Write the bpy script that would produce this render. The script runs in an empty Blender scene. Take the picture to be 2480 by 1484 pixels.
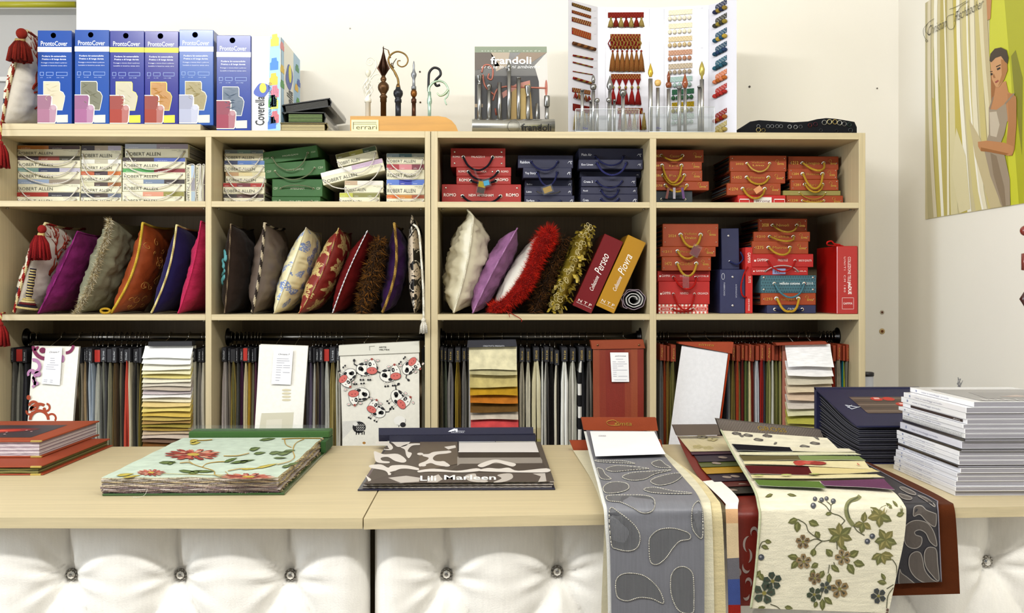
import bpy, math, random
from mathutils import Vector, Matrix, noise
random.seed(7)
# ------------------------------------------------------------------ camera, world, lights, exposure
SC = bpy.context.scene
COLL = SC.collection
F, CX, VY, EYE = 2380.0, 1240.0, 700.0, 1.2          # focal length in px, image centre x, horizon row, eye height
YAW = math.atan(60 / F)
cam_d = bpy.data.cameras.new('camera'); cam = bpy.data.objects.new('camera', cam_d); COLL.objects.link(cam)
cam_d.sensor_width = 36; cam_d.lens = 36 * F / 2480; cam_d.shift_y = -42 / 2480
cam_d.clip_start = 0.05
cam.location = (0, 0, EYE); cam.rotation_euler = (math.pi / 2, 0, -YAW)
SC.camera = cam
SC.view_settings.view_transform = 'Standard'; SC.view_settings.look = 'None'
SC.view_settings.gamma = 1; SC.view_settings.use_curve_mapping = False
SC.view_settings.exposure = 0.40
w = bpy.data.worlds.new('world'); SC.world = w; w.use_nodes = True
w.node_tree.nodes['Background'].inputs[0].default_value = (0.93, 0.97, 1.0, 1)
w.node_tree.nodes['Background'].inputs[1].default_value = 0.16

def area(name, loc, target, sx, sy, power, col):
    d = bpy.data.lights.new(name, 'AREA'); d.shape = 'RECTANGLE'; d.size = sx; d.size_y = sy
    d.energy = power; d.color = col
    o = bpy.data.objects.new(name, d); COLL.objects.link(o); o.location = loc
    o.rotation_euler = (Vector(target) - Vector(loc)).to_track_quat('-Z', 'Y').to_euler()
    return o
# all three are out of view: two ceiling tubes above the viewpoint (they throw the shade under every shelf board)
# and the daylight window in the wall on the left (it throws the bookcase's shadow on the side wall)
area('ceiling_tube_left_offscreen', (-1.0, 0.35, 2.60), (-0.7, 2.9, 1.0), 1.5, 0.10, 35, (1.0, 0.985, 0.95))
area('ceiling_tube_right_offscreen', (0.7, 0.35, 2.60), (0.55, 2.9, 1.0), 1.5, 0.10, 21, (1.0, 0.985, 0.95))
area('window_left_offscreen', (-3.01, 0.9, 1.55), (1.3, 0.9, 1.55), 1.25, 1.25, 42, (0.86, 0.93, 1.0))

# ------------------------------------------------------------------ helpers
def P(px, py, Y):
    dx = (px - CX) / F
    X, D = dx * math.cos(YAW) + math.sin(YAW), -dx * math.sin(YAW) + math.cos(YAW)
    t = Y / D
    return Vector((t * X, Y, EYE + t * (VY - py) / F))
def onZ(px, py, z):                                   # point of that pixel at world height z
    dx = (px - CX) / F
    X, D = dx * math.cos(YAW) + math.sin(YAW), -dx * math.sin(YAW) + math.cos(YAW)
    t = (z - EYE) / ((VY - py) / F)
    return Vector((t * X, t * D, z))
def lin(c):
    return tuple((x / 12.92 if x <= .04045 else ((x + .055) / 1.055) ** 2.4) for x in c)
_cc = {}
def C(h):
    if not isinstance(h, str): return h
    if h not in _cc:
        s = h.lstrip('#'); _cc[h] = lin(tuple(int(s[i:i + 2], 16) / 255 for i in (0, 2, 4)))
    return _cc[h]
def mixc(a, b, t):
    a, b = C(a), C(b); return tuple(a[i] * (1 - t) + b[i] * t for i in range(3))
def dim(c, k): return tuple(x * k for x in C(c))
def cr(pts, n=6, closed=False):                        # Catmull-Rom through points
    pts = [Vector(p) for p in pts]; out = []; m = len(pts)
    if m < 3 and not closed: return pts
    for i in range(m if closed else m - 1):
        g = (lambda k: pts[k % m]) if closed else (lambda k: pts[max(0, min(m - 1, k))])
        p0, p1, p2, p3 = g(i - 1), g(i), g(i + 1), g(i + 2)
        for k in range(n):
            t = k / n
            out.append(0.5 * ((2 * p1) + (p2 - p0) * t + (2 * p0 - 5 * p1 + 4 * p2 - p3) * t * t + (3 * p1 - p0 - 3 * p2 + p3) * t ** 3))
    if not closed: out.append(pts[-1])
    return out
_glyph = {}
def glyphs(s, bold=0.0, shear=0.0, space=1.0):
    k = (s, bold, shear, space)
    if k in _glyph: return _glyph[k]
    c = bpy.data.curves.new('lettering', 'FONT'); c.body = s; c.size = 1; c.offset = bold; c.shear = shear
    c.space_character = space; c.resolution_u = 2; c.fill_mode = 'FRONT' if hasattr(c, 'fill_mode') else c.fill_mode
    o = bpy.data.objects.new('lettering', c)
    m = o.to_mesh()
    v = [(p.co.x, p.co.y) for p in m.vertices]; f = [tuple(p.vertices) for p in m.polygons]
    o.to_mesh_clear(); bpy.data.objects.remove(o); bpy.data.curves.remove(c)
    _glyph[k] = (v, f); return _glyph[k]
CAP = None

class MB:
    def __init__(s): s.v, s.f, s.c, s.sm = [], [], [], []
    def face(s, pts, col, sm=False):
        n = len(s.v); s.v += [tuple(p) for p in pts]; s.f.append(tuple(range(n, n + len(pts)))); s.c.append(C(col)); s.sm.append(sm)
    def add(s, vs, fs, col, sm=False):
        n = len(s.v); s.v += [tuple(p) for p in vs]; col = C(col)
        for f in fs: s.f.append(tuple(i + n for i in f)); s.c.append(col); s.sm.append(sm)
    def box(s, a, b, col, bev=0.0, M=None, cols=None):
        (x0, y0, z0), (x1, y1, z1) = a, b
        if bev <= 0:
            vs = [(x0, y0, z0), (x1, y0, z0), (x1, y1, z0), (x0, y1, z0), (x0, y0, z1), (x1, y0, z1), (x1, y1, z1), (x0, y1, z1)]
            fs = [(0, 1, 5, 4), (1, 2, 6, 5), (2, 3, 7, 6), (3, 0, 4, 7), (4, 5, 6, 7), (3, 2, 1, 0)]
        else:
            vs, idx = [], {}
            for i in (0, 1):
                for j in (0, 1):
                    for k in (0, 1):
                        cx, cy, cz = (x0, x1)[i], (y0, y1)[j], (z0, z1)[k]
                        sx, sy, sz = (1, -1)[i] * bev, (1, -1)[j] * bev, (1, -1)[k] * bev
                        idx[i, j, k] = len(vs); vs += [(cx, cy + sy, cz + sz), (cx + sx, cy, cz + sz), (cx + sx, cy + sy, cz)]
            g = lambda i, j, k, a: idx[i, j, k] + a
            fs = [(g(0, 0, 0, 1), g(1, 0, 0, 1), g(1, 0, 1, 1), g(0, 0, 1, 1)), (g(1, 0, 0, 0), g(1, 1, 0, 0), g(1, 1, 1, 0), g(1, 0, 1, 0)),
                  (g(1, 1, 0, 1), g(0, 1, 0, 1), g(0, 1, 1, 1), g(1, 1, 1, 1)), (g(0, 1, 0, 0), g(0, 0, 0, 0), g(0, 0, 1, 0), g(0, 1, 1, 0)),
                  (g(0, 0, 1, 2), g(1, 0, 1, 2), g(1, 1, 1, 2), g(0, 1, 1, 2)), (g(0, 1, 0, 2), g(1, 1, 0, 2), g(1, 0, 0, 2), g(0, 0, 0, 2))]
            for j in (0, 1):
                for k in (0, 1): fs.append((g(0, j, k, 1), g(1, j, k, 1), g(1, j, k, 2), g(0, j, k, 2)))
            for i in (0, 1):
                for k in (0, 1): fs.append((g(i, 0, k, 0), g(i, 1, k, 0), g(i, 1, k, 2), g(i, 0, k, 2)))
            for i in (0, 1):
                for j in (0, 1): fs.append((g(i, j, 0, 0), g(i, j, 1, 0), g(i, j, 1, 1), g(i, j, 0, 1)))
            for i in (0, 1):
                for j in (0, 1):
                    for k in (0, 1): fs.append((g(i, j, k, 0), g(i, j, k, 1), g(i, j, k, 2)))
        if M is not None: vs = [M @ Vector(p) for p in vs]
        n = len(s.f); s.add(vs, fs, col)
        if cols:
            for i, c in cols.items(): s.c[n + i] = C(c)
    def tube(s, path, r, col, n=6, closed=False, cap=True, col2=None, twist=3):
        path = [Vector(p) for p in path]; m = len(path); rings = []; up = Vector((0, 0, 1))
        base = len(s.v); prev = None
        for i, p in enumerate(path):
            a = path[(i - 1) % m] if (i or closed) else p; b = path[(i + 1) % m] if (i < m - 1 or closed) else p
            t = (b - a).normalized() if (b - a).length > 1e-9 else Vector((0, 0, 1))
            if prev is None:
                u = t.cross(up); u = u.normalized() if u.length > 1e-4 else Vector((1, 0, 0))
            else:
                u = prev - t * prev.dot(t); u = u.normalized() if u.length > 1e-6 else Vector((1, 0, 0))
            prev = u; w2 = t.cross(u); rr = r[i] if isinstance(r, (list, tuple)) else r
            for k in range(n):
                q = 2 * math.pi * k / n; s.v.append(tuple(p + (u * math.cos(q) + w2 * math.sin(q)) * rr))
        c1, c2 = C(col), C(col2) if col2 else None
        for i in range(m if closed else m - 1):
            j = (i + 1) % m
            for k in range(n):
                l = (k + 1) % n
                s.f.append((base + i * n + k, base + i * n + l, base + j * n + l, base + j * n + k)); s.sm.append(True)
                s.c.append(c2 if c2 and ((i + k) // max(1, n // 2)) % 2 else c1)
        if cap and not closed:
            s.f.append(tuple(base + k for k in range(n))[::-1]); s.c.append(c1); s.sm.append(False)
            s.f.append(tuple(base + (m - 1) * n + k for k in range(n))); s.c.append(c1); s.sm.append(False)
    def lathe(s, prof, col, n=14, M=None, cols=None):
        M = M or Matrix(); base = len(s.v)
        for (r, z) in prof:
            for k in range(n):
                q = 2 * math.pi * k / n; s.v.append(tuple(M @ Vector((r * math.cos(q), r * math.sin(q), z))))
        for i in range(len(prof) - 1):
            for k in range(n):
                l = (k + 1) % n
                s.f.append((base + i * n + k, base + i * n + l, base + (i + 1) * n + l, base + (i + 1) * n + k)); s.sm.append(True)
                s.c.append(C(cols[i]) if cols else C(col))
        for i in (0, len(prof) - 1):
            if prof[i][0] > 1e-6:
                fc = tuple(base + i * n + k for k in range(n)); s.f.append(fc[::-1] if i == 0 else fc); s.c.append(C(col)); s.sm.append(False)
    def sphere(s, c, r, col, n=10, sc=(1, 1, 1)):
        pr = [(math.sin(math.pi * i / n) * r + (1e-7), -math.cos(math.pi * i / n) * r) for i in range(n + 1)]
        s.lathe(pr, col, n + 2, Matrix.Translation(c) @ Matrix.Diagonal((*sc, 1)))
    def grid(s, fn, nu, nv, col, sm=True, wrap=False):
        base = len(s.v); mu = nu if wrap else nu + 1
        for j in range(nv + 1):
            for i in range(mu): s.v.append(tuple(fn(i / nu, j / nv)))
        for j in range(nv):
            for i in range(nu):
                i2 = (i + 1) % mu
                s.f.append((base + j * mu + i, base + j * mu + i2, base + (j + 1) * mu + i2, base + (j + 1) * mu + i)); s.sm.append(sm)
                s.c.append(C(col((i + .5) / nu, (j + .5) / nv)) if callable(col) else C(col))
    def slab(s, fn, nu, nv, col, th, nrm, side=None):  # cloth with thickness: two skins and a rim
        nrm = Vector(nrm)
        s.grid(fn, nu, nv, col)
        s.grid(lambda u, v: Vector(fn(1 - u, v)) - nrm * th, nu, nv, (lambda u, v: col(1 - u, v)) if callable(col) else col)
        per = [(i / nu, 0) for i in range(nu)] + [(1, j / nv) for j in range(nv)] + [(1 - i / nu, 1) for i in range(nu)] + [(0, 1 - j / nv) for j in range(nv)]
        for a, b in zip(per, per[1:] + per[:1]):
            A, B = Vector(fn(*a)), Vector(fn(*b))
            cc = side or (col(min(max(a[0], .01), .99), min(max(a[1], .01), .99)) if callable(col) else col)
            s.face([A, A - nrm * th, B - nrm * th, B], cc)
    def text(s, t, x0, x1, z, h, col, mp=None, bold=0.0, shear=0.0, space=1.0, y=-.0007):
        """lettering between x0 and x1, base line z, capital height h; mp maps (u, v) to a point"""
        global CAP
        if CAP is None:
            v, f = glyphs('H'); CAP = max(p[1] for p in v)
        v, f = glyphs(t, bold, shear, space)
        if not v: return
        a, b = min(p[0] for p in v), max(p[0] for p in v); k = (x1 - x0) / max(1e-6, b - a); q = h / CAP
        mp = mp or (lambda u, w2: (u, y, w2))
        s.add([mp(x0 + (p[0] - a) * k, z + p[1] * q) for p in v], f, col)
    def build(s, name, mat, parent=None, loc=None):
        m = bpy.data.meshes.new(name); m.from_pydata(s.v, [], s.f)
        at = m.color_attributes.new('Col', 'FLOAT_COLOR', 'CORNER')
        buf = []
        for p, c in zip(s.f, s.c): buf += [c[0], c[1], c[2], 1.0] * len(p)
        if len(buf) == len(at.data) * 4: at.data.foreach_set('color', buf)
        m.polygons.foreach_set('use_smooth', s.sm)
        m.materials.append(MAT[mat] if isinstance(mat, str) else mat)
        m.update()
        o = bpy.data.objects.new(name, m); COLL.objects.link(o)
        if parent is not None: o.parent = parent
        if loc is not None: o.location = loc
        return o

def tag(o, label=None, cat=None, group=None, kind=None):
    if label: o['label'] = label
    if cat: o['category'] = cat
    if group: o['group'] = group
    if kind: o['kind'] = kind
    return o
def thing(name, label, cat, loc=(0, 0, 0), rot=(0, 0, 0), group=None):
    o = bpy.data.objects.new(name, None); COLL.objects.link(o); o.empty_display_size = .02
    o.location = loc; o.rotation_euler = rot
    return tag(o, label, cat, group)
def mapfront(y=-.0007): return lambda u, v: (u, y, v)

# ------------------------------------------------------------------ materials (all read the mesh's flat colour and add grain, weave and gloss)
MAT = {}
def mat(name, rough=.6, metal=0.0, bump=None, sheen=0.0, var=None, coat=0.0, spec=.5, wave=None, trans=None, tint=None):
    m = bpy.data.materials.new(name); m.use_nodes = True; nt = m.node_tree; N, L = nt.nodes, nt.links
    b = N['Principled BSDF']; b.inputs['Roughness'].default_value = rough; b.inputs['Metallic'].default_value = metal
    b.inputs['Specular IOR Level'].default_value = spec; b.inputs['Coat Weight'].default_value = coat; b.inputs['Coat Roughness'].default_value = .08
    if sheen: b.inputs['Sheen Weight'].default_value = sheen; b.inputs['Sheen Roughness'].default_value = .35
    a = N.new('ShaderNodeVertexColor'); a.layer_name = 'Col'; out = a.outputs['Color']
    tc = N.new('ShaderNodeTexCoord')
    if var:                                            # (scale xyz, amount, detail)
        mp = N.new('ShaderNodeMapping'); mp.inputs['Scale'].default_value = var[0]; L.new(tc.outputs['Object'], mp.inputs['Vector'])
        nz = N.new('ShaderNodeTexNoise'); nz.inputs['Scale'].default_value = 1; nz.inputs['Detail'].default_value = var[2]
        L.new(mp.outputs['Vector'], nz.inputs['Vector'])
        mr = N.new('ShaderNodeMapRange'); mr.inputs['From Min'].default_value = .3; mr.inputs['From Max'].default_value = .7
        mr.inputs['To Min'].default_value = 1 - var[1]; mr.inputs['To Max'].default_value = 1 + var[1] * .6
        L.new(nz.outputs['Fac'], mr.inputs['Value'])
        mu = N.new('ShaderNodeMix'); mu.data_type = 'RGBA'; mu.blend_type = 'MULTIPLY'; mu.inputs['Factor'].default_value = 1
        L.new(out, mu.inputs['A']); L.new(mr.outputs['Result'], mu.inputs['B']); out = mu.outputs['Result']
    L.new(out, b.inputs['Base Color'])
    if bump:                                           # (kind, scale, strength)
        if bump[0] == 'noise':
            t = N.new('ShaderNodeTexNoise'); t.inputs['Scale'].default_value = bump[1]; t.inputs['Detail'].default_value = 3
        elif bump[0] == 'voronoi':
            t = N.new('ShaderNodeTexVoronoi'); t.inputs['Scale'].default_value = bump[1]
        else:
            t = N.new('ShaderNodeTexWave'); t.inputs['Scale'].default_value = bump[1]; t.inputs['Distortion'].default_value = 1.5
            t.bands_direction = 'DIAGONAL'
        L.new(tc.outputs['Object'], t.inputs['Vector'])
        bp = N.new('ShaderNodeBump'); bp.inputs['Strength'].default_value = bump[2]; bp.inputs['Distance'].default_value = .002
        L.new(t.outputs[0], bp.inputs['Height']); L.new(bp.outputs['Normal'], b.inputs['Normal'])
    if trans is not None:                              # clear plastic: mostly lets light straight through
        tr = N.new('ShaderNodeBsdfTransparent'); mx = N.new('ShaderNodeMixShader'); mx.inputs[0].default_value = trans
        tr.inputs[0].default_value = tint or (.97, .98, .98, 1)
        L.new(b.outputs[0], mx.inputs[1]); L.new(tr.outputs[0], mx.inputs[2]); L.new(mx.outputs[0], N['Material Output'].inputs[0])
    MAT[name] = m; return m
mat('paper', .55, var=((8, 8, 8), .05, 2))
mat('print', .5)
mat('board', .6, bump=('noise', 500, .12), var=((30, 30, 30), .05, 3))
mat('gloss', .22, coat=.35, spec=.5)
mat('foil', .3, metal=.6)
mat('cloth', .9, spec=.12, bump=('noise', 700, .35), sheen=.06, var=((90, 90, 90), .04, 3))
mat('linen', .9, spec=.12, bump=('noise', 420, .4), sheen=.05, var=((40, 40, 300), .12, 3))
mat('velvet', .6, spec=.12, bump=('noise', 90, .8), sheen=.04, var=((42, 42, 42), .22, 4))
mat('plush', .85, spec=.12, bump=('noise', 300, .3), sheen=.0, var=((14, 14, 14), .12, 3))
mat('satin', .34, bump=('noise', 30, .5), sheen=.0, var=((18, 18, 18), .06, 2), spec=.6)
mat('silk', .45, bump=('noise', 250, .12), sheen=.0, var=((400, 20, 20), .08, 2))
mat('cord', .8, spec=.12, bump=('wave', 160, .6))
mat('fur', .9, spec=.12, sheen=.1, var=((50, 50, 50), .35, 2))
mat('chrome', .14, metal=1)
mat('steel', .3, metal=1, var=((400, 3, 3), .06, 2))
mat('iron', .4, metal=.7, var=((60, 60, 60), .25, 3))
mat('plastic', .35)
mat('matte', .85)
mat('acrylic', .05, trans=.93, spec=1.0)
mat('film', .12, trans=.95)
mat('wood_x', .42, bump=('noise', 180, .05), var=((3, 160, 160), .12, 5))
mat('wood_z', .42, bump=('noise', 180, .05), var=((160, 160, 3), .12, 5))
mat('pine', .4, var=((6, 60, 60), .16, 5), coat=.3)
mat('paint', .85, bump=('noise', 260, .05), var=((1.2, 1.2, 1.2), .025, 4))
mat('concrete', .7, var=((5, 5, 5), .2, 5))
mat('tuft', .8, spec=.12, bump=('noise', 380, .25), sheen=.05, var=((220, 220, 30), .03, 3))
# ------------------------------------------------------------------ the room
SY, SD = 2.72, 0.35                                    # shelf front plane and depth
WOOD, WOODF = '#c2b28c', '#c4b591'
def struct(name, mb, m, parent=None):
    o = mb.build(name, m, parent)
    if parent is None: o['kind'] = 'structure'
    return o
WALLY = 3.085
XR = P(2176, 600, WALLY).x                              # corner with the right wall
XL = P(185, 200, WALLY).x                               # where the white wall stops on the left
def sbox(name, a, b, col, m):
    q = MB(); q.box(a, b, col); return struct(name, q, m)
sbox('floor', (-3.1, -2.6, -.05), (XR + .1, 3.7, 0), '#9a938a', 'concrete')
sbox('ceiling', (-3.1, -2.6, 2.78), (XR + .1, 3.7, 2.85), '#f2f0ea', 'paint')
sbox('wall_back', (XL, WALLY, 0), (XR + .1, WALLY + .1, 2.78), '#ece8de', 'paint')
sbox('wall_alcove', (-3.1, 3.46, 0), (XL + .1, 3.56, 2.78), '#b4b3b2', 'paint')
sbox('wall_right', (XR, -2.6, 0), (XR + .1, WALLY + .1, 2.78), '#ece8de', 'paint')
for a, b in (((-3.1, -2.6, 0), (-3.0, .25, 2.78)), ((-3.1, 1.55, 0), (-3.0, 3.5, 2.78)), ((-3.1, .25, 0), (-3.0, 1.55, .9)), ((-3.1, .25, 2.2), (-3.0, 1.55, 2.78))):
    sbox('wall_left', a, b, '#efece4', 'paint')
for x, w2, lb in ((-1.0, 1.5, 'floral sample book'), (.7, 1.5, 'draped fabrics')):                    # ceiling lamp casings over the two tubes
    t = thing('ceiling_lamp', 'white fluorescent lamp casing hanging from the ceiling before the ' + lb, 'lamp', (x, .35, 2.62), group='ceiling lamps')
    q = MB(); q.box((-w2 / 2, -.08, .02), (w2 / 2, .08, .07), '#f4f4f0', .006); q.build('casing', 'plastic', t)
    for sx in (-.5, .5):
        q = MB(); q.tube([(sx, 0, .06), (sx, 0, .16)], .006, '#cccccc'); q.build('suspension_rod', 'steel', t)
# wall marks: screw holes, plugs, scribbles
def wall_dot(px, py, r, col, plug=None):
    p = P(px, py, WALLY)
    q = MB(); M = Matrix.Translation(p) @ Matrix.Rotation(math.pi / 2, 4, 'X')
    if plug: q.lathe([(r * 2, 0), (r * 2, .0012), (r * 1.2, .0016)], plug, 12, M)
    q.lathe([(r, 0.0006), (r, .0022), (r * .5, .0024)], col, 10, M)
    return q
for i, (px, py, r, c, pl, lb) in enumerate([
    (1017, 174, .0028, '#3a3028', None, 'small dark screw hole in white wall above the finial stand'),
    (1018, 248, .0028, '#4a3826', None, 'small dark screw hole in white wall beside the hooked finial'),
    (1815, 210, .0034, '#4a4440', None, 'dark screw hole in white wall beside the trimmings card'),
    (2124, 214, .0024, '#6a645c', None, 'tiny dark hole in white wall near the room corner'),
    (2136, 756, .0034, '#5a2a18', '#b8ad98', 'brown wall plug, smaller one of two beside the bookcase'),
    (2136, 802, .0046, '#6a3a14', '#c2a878', 'brown wall plug with crumbled rim, larger one of two beside the bookcase'),
    (848, 69, .0022, '#a8a49c', None, 'grey speck on white wall above the finial stand')]):
    o = wall_dot(px, py, r, c, pl).build('wall_plug' if pl else 'screw_hole', 'matte'); tag(o, lb, 'wall mark', 'holes in the wall')
def scribble(px, py, s, seed, lb):
    rnd = random.Random(seed); X = XR - .0008
    Y = X * F / (px - 1182); c = Vector((X, Y, EYE - (py - VY) * Y / F)); q = MB()
    for k in range(7):
        pts = [c + Vector((0, rnd.uniform(-s, s), rnd.uniform(-s, s) - s * .5)) for _ in range(4)]
        q.tube(cr(pts, 4), .0006, '#8c8a8e', 4)
    tag(q.build('pencil_scribble', 'matte'), lb, 'wall mark')
scribble(2340, 925, .016, 3, 'grey pencil scribble on the white side wall above the magazines')
q = MB(); q.tube([P(-80, 11, 3.40), P(184, 11, 3.40)], .0105, '#a7a322', 12)
tag(q.build('yellow_pipe', 'plastic'), 'yellow gas pipe running along the grey alcove wall', 'pipe')
q = MB(); q.box((-2.6, 3.444, EYE + .72), (XL - .02, 3.46, EYE + .735), '#d8d8d6'); struct('trim_1', q, 'paint')
# tube of paper standing between the bookcase end and the wall
p = P(2104, 905, 2.95); t = thing('paper_tube', 'pale grey paper tube with black cap standing beside the bookcase end', 'tube', (p.x - .006, 2.95, 0))
zt = p.z
q = MB(); q.lathe([(.019, 0), (.019, zt - .006)], '#c9ccd4', 16); q.build('tube', 'paper', t)
q = MB(); q.lathe([(.021, zt - .006), (.021, zt + .004), (.016, zt + .006)], '#25242a', 16); q.build('cap', 'plastic', t)
# hanging wooden-bead ornament at the right edge
Yo = 1.9; po = P(2484, 640, Yo)
t = thing('bead_ornament', 'dark red wooden bead pendant hanging on a cord by the side wall', 'ornament', (po.x, Yo, po.z))
q = MB(); q.tube([(0, 0, 1.08), (0, 0, -.09)], .0012, '#3a1c14', 5); q.build('cord', 'cord', t)
q = MB(); q.sphere((0, 0, .066), .0105, '#7a2a22'); q.build('round_bead', 'gloss', t)
q = MB(); q.lathe([(.003, -.012), (.008, -.011), (.008, .021), (.003, .022)], '#6e2820', 10); q.build('barrel_bead', 'gloss', t)
q = MB(); q.lathe([(.001, -.086), (.012, -.068), (.001, -.050)], '#3c1818', 8); q.build('drop_bead', 'gloss', t)

# ------------------------------------------------------------------ bookcases
zrow = lambda py: P(1180, py, SY).z
ZT, ZT0 = zrow(318), zrow(334)
Z2, Z20 = zrow(488.5), zrow(502.5)
Z3, Z30 = zrow(761), zrow(775)
def bookcase(xs, label):                               # xs: px edges of side, bays...
    x = [P(a, 700, SY).x for a in xs]
    t = thing('bookcase', label, 'bookcase', ((x[0] + x[-1]) / 2, SY, 0)); ox = (x[0] + x[-1]) / 2
    def part(nm, a, b, c, m, bev=.0008):
        q = MB(); q.box((a[0] - ox, a[1] - SY, a[2]), (b[0] - ox, b[1] - SY, b[2]), c, bev); return q.build(nm, m, t)
    for k, (a, b) in enumerate(((x[0], x[1]), (x[2], x[3]), (x[4], x[5]))):
        part('divider' if k == 1 else 'side_panel', (a, SY, 0), (b, SY + SD, ZT if k != 1 else ZT0), WOODF, 'wood_z')
    part('top_board', (x[1], SY, ZT0), (x[4], SY + SD, ZT), WOODF, 'wood_x')
    for a, b in ((x[1], x[2]), (x[3], x[4])):
        part('shelf', (a, SY, Z20), (b, SY + SD, Z2), WOODF, 'wood_x')
        part('shelf', (a, SY, Z30), (b, SY + SD, Z3), WOODF, 'wood_x')
        part('shelf', (a, SY, .06), (b, SY + SD, .08), WOODF, 'wood_x')
        for sx in (a + .012, b - .012):
            for z in (Z20, Z30):
                q = MB(); q.lathe([(.004, -.004), (.004, 0)], '#9a978e', 8, Matrix.Translation((sx - ox, .03, z - .0001))); q.build('shelf_pin', 'steel', t)
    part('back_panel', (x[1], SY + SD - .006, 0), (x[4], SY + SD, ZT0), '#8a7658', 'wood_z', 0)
    return t
XSA = (-22, -6, 497.5, 512, 1029, 1042.5)
XSB = (1044, 1060, 1574, 1589.5, 2080, 2096)
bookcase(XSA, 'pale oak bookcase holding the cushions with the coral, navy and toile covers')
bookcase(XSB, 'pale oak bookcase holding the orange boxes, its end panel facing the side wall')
a = P(-22, 308, SY); b = P(486, 308, SY)
q = MB(); q.box((a.x, SY - .001, ZT), (b.x, SY + SD, ZT + .0165), WOODF, .0008)
tag(q.build('loose_plank', 'wood_x'), 'loose oak plank lying on the bookcase top under the blue boxes', 'plank')
ZP = ZT + .0165

# ------------------------------------------------------------------ sales counters
CZ = EYE - .3764; CT = .0178
def prism(q, poly, z0, z1, col):
    n = len(poly); vs = [(x, y, z0) for x, y in poly] + [(x, y, z1) for x, y in poly]
    q.add(vs, [tuple(range(n))[::-1], tuple(range(n, 2 * n))] + [(i, (i + 1) % n, n + (i + 1) % n, n + i) for i in range(n)], col)
def counter(label, x0, x1, yf0, yf1, btn, px0, px1, wy):
    """worktop x0..x1, front edge from yf0 to yf1; tufted panel px0..px1"""
    t = thing('sales_counter', label, 'counter', ((x0 + x1) / 2, 2.0, 0)); ox, oy = (x0 + x1) / 2, 2.0
    q = MB(); prism(q, [(x0 - ox, yf0 - oy), (x1 - ox, yf1 - oy), (x1 - ox, 2.372 - oy), (x0 - ox, 2.372 - oy)], CZ - CT, CZ, WOODF)
    q.build('worktop', 'wood_x', t)
    slope = (yf1 - yf0) / (x1 - x0)
    yb = lambda x: yf0 + slope * (x - x0) + .085            # back of the padding
    q = MB(); prism(q, [(px0 + .02 - ox, yb(px0) + .02 - oy), (px1 - .02 - ox, yb(px1) + .02 - oy), (px1 - .02 - ox, 2.3 - oy), (px0 + .02 - ox, 2.3 - oy)], 0, CZ - CT, '#cbbd9e')
    q.build('cabinet_body', 'wood_x', t)
    sp = .196; bz = EYE - (1391 - VY) * 1.70 / F; bz2 = bz - .15
    segs, vseg = [], []
    for bx in btn:
        vseg.append((Vector((bx, bz)), Vector((bx - .006, CZ + .1))))
        for s in (-1, 1): segs.append((Vector((bx, bz)), Vector((bx + s * sp / 2, bz2))))
        segs.append((Vector((bx - sp / 2, bz2)), Vector((bx - sp, bz2 - .15)))); segs.append((Vector((bx - sp / 2, bz2)), Vector((bx, bz2 - .15))))
    def hgt(x, z):
        p = Vector((x, z)); dd = []
        for S_ in (vseg, segs):
            d = 9
            for A, B in S_:
                ab = B - A; u = max(0, min(1, (p - A).dot(ab) / ab.length_squared)); d = min(d, (p - A - ab * u).length)
            dd.append(d)
        dv, dg = dd
        h = .048 - .028 * math.exp(-dv / .018) - .010 * math.exp(-dv / .07) - .013 * math.exp(-dg / .010) - .007 * math.exp(-dg / .05)
        for bx in btn:
            rx, rz = x - bx, z - bz; r = math.hypot(rx, rz)
            if r < .16:
                th = math.atan2(rz, rx)
                h -= .010 * math.exp(-(r / .026) ** 2)
                h += .0035 * math.exp(-((r - .035) / .03) ** 2) * math.sin(9 * th + bx * 20) + .002 * math.exp(-r / .05) * math.sin(17 * th)
        h += .0015 * noise.noise(Vector((x * 14, z * 9, 1)))
        e = min(x - px0, px1 - x); e = max(0.0, min(1, e / .045)); h *= math.sqrt(max(0, 1 - (1 - e) ** 2))
        return max(0, h)
    z0, z1 = .40, CZ - CT - .0012
    nx, nz = int((px1 - px0) / .006), int((z1 - z0) / .006)
    def fn(u, v):
        x, z = px0 + (px1 - px0) * u, z0 + (z1 - z0) * v
        return (x - ox, yb(x) - hgt(x, z) - oy, z)
    q = MB(); q.grid(fn, nx, nz, '#f4f1ea')
    panel = q.build('tufted_panel', 'tuft', t)
    q = MB(); q.box((px0 - ox, yf0 + .07 - oy, .02), (px1 - ox, yf0 + .2 - oy, z0 + .005), '#ece7dc', .01)
    q.build('lower_padding', 'tuft', t)
    for bx in btn:
        if not (px0 < bx < px1): continue
        yy = yb(bx) - hgt(bx, bz) - oy
        M = Matrix.Translation((bx - ox, yy + .001, bz)) @ Matrix.Rotation(math.pi / 2, 4, 'X')
        q = MB(); q.lathe([(.0095, 0), (.0105, .002), (.0100, .0055), (.0082, .0065)], '#8a8680', 16, M); b = q.build('crystal_button', 'chrome', panel)
        b['label'] = 'faceted crystal button'
        q = MB(); q.lathe([(.0078, .0062), (.0070, .0085), (.0034, .0105), (.0001, .0107)], '#dcdad6', 8, M)
        for k in range(10):
            q.sphere(M @ Vector((.0093 * math.cos(k * .628), .0093 * math.sin(k * .628), .006)), .0017, '#b4b0aa', 4)
        q.sm = [False] * len(q.sm); q.build('crystal', 'chrome', b)
xs = P(879.5, 1253, 1.62).x
bl = [P(px, 1391, 1.70).x for px in (-108, 162, 432, 702)]
br = [P(px, 1391, 1.70).x for px in (1081, 1351)]; br += [br[1] + .196 * k for k in (1, 2, 3)] + [P(2380, 1360, 1.775).x, P(2380, 1360, 1.775).x + .196]
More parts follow.
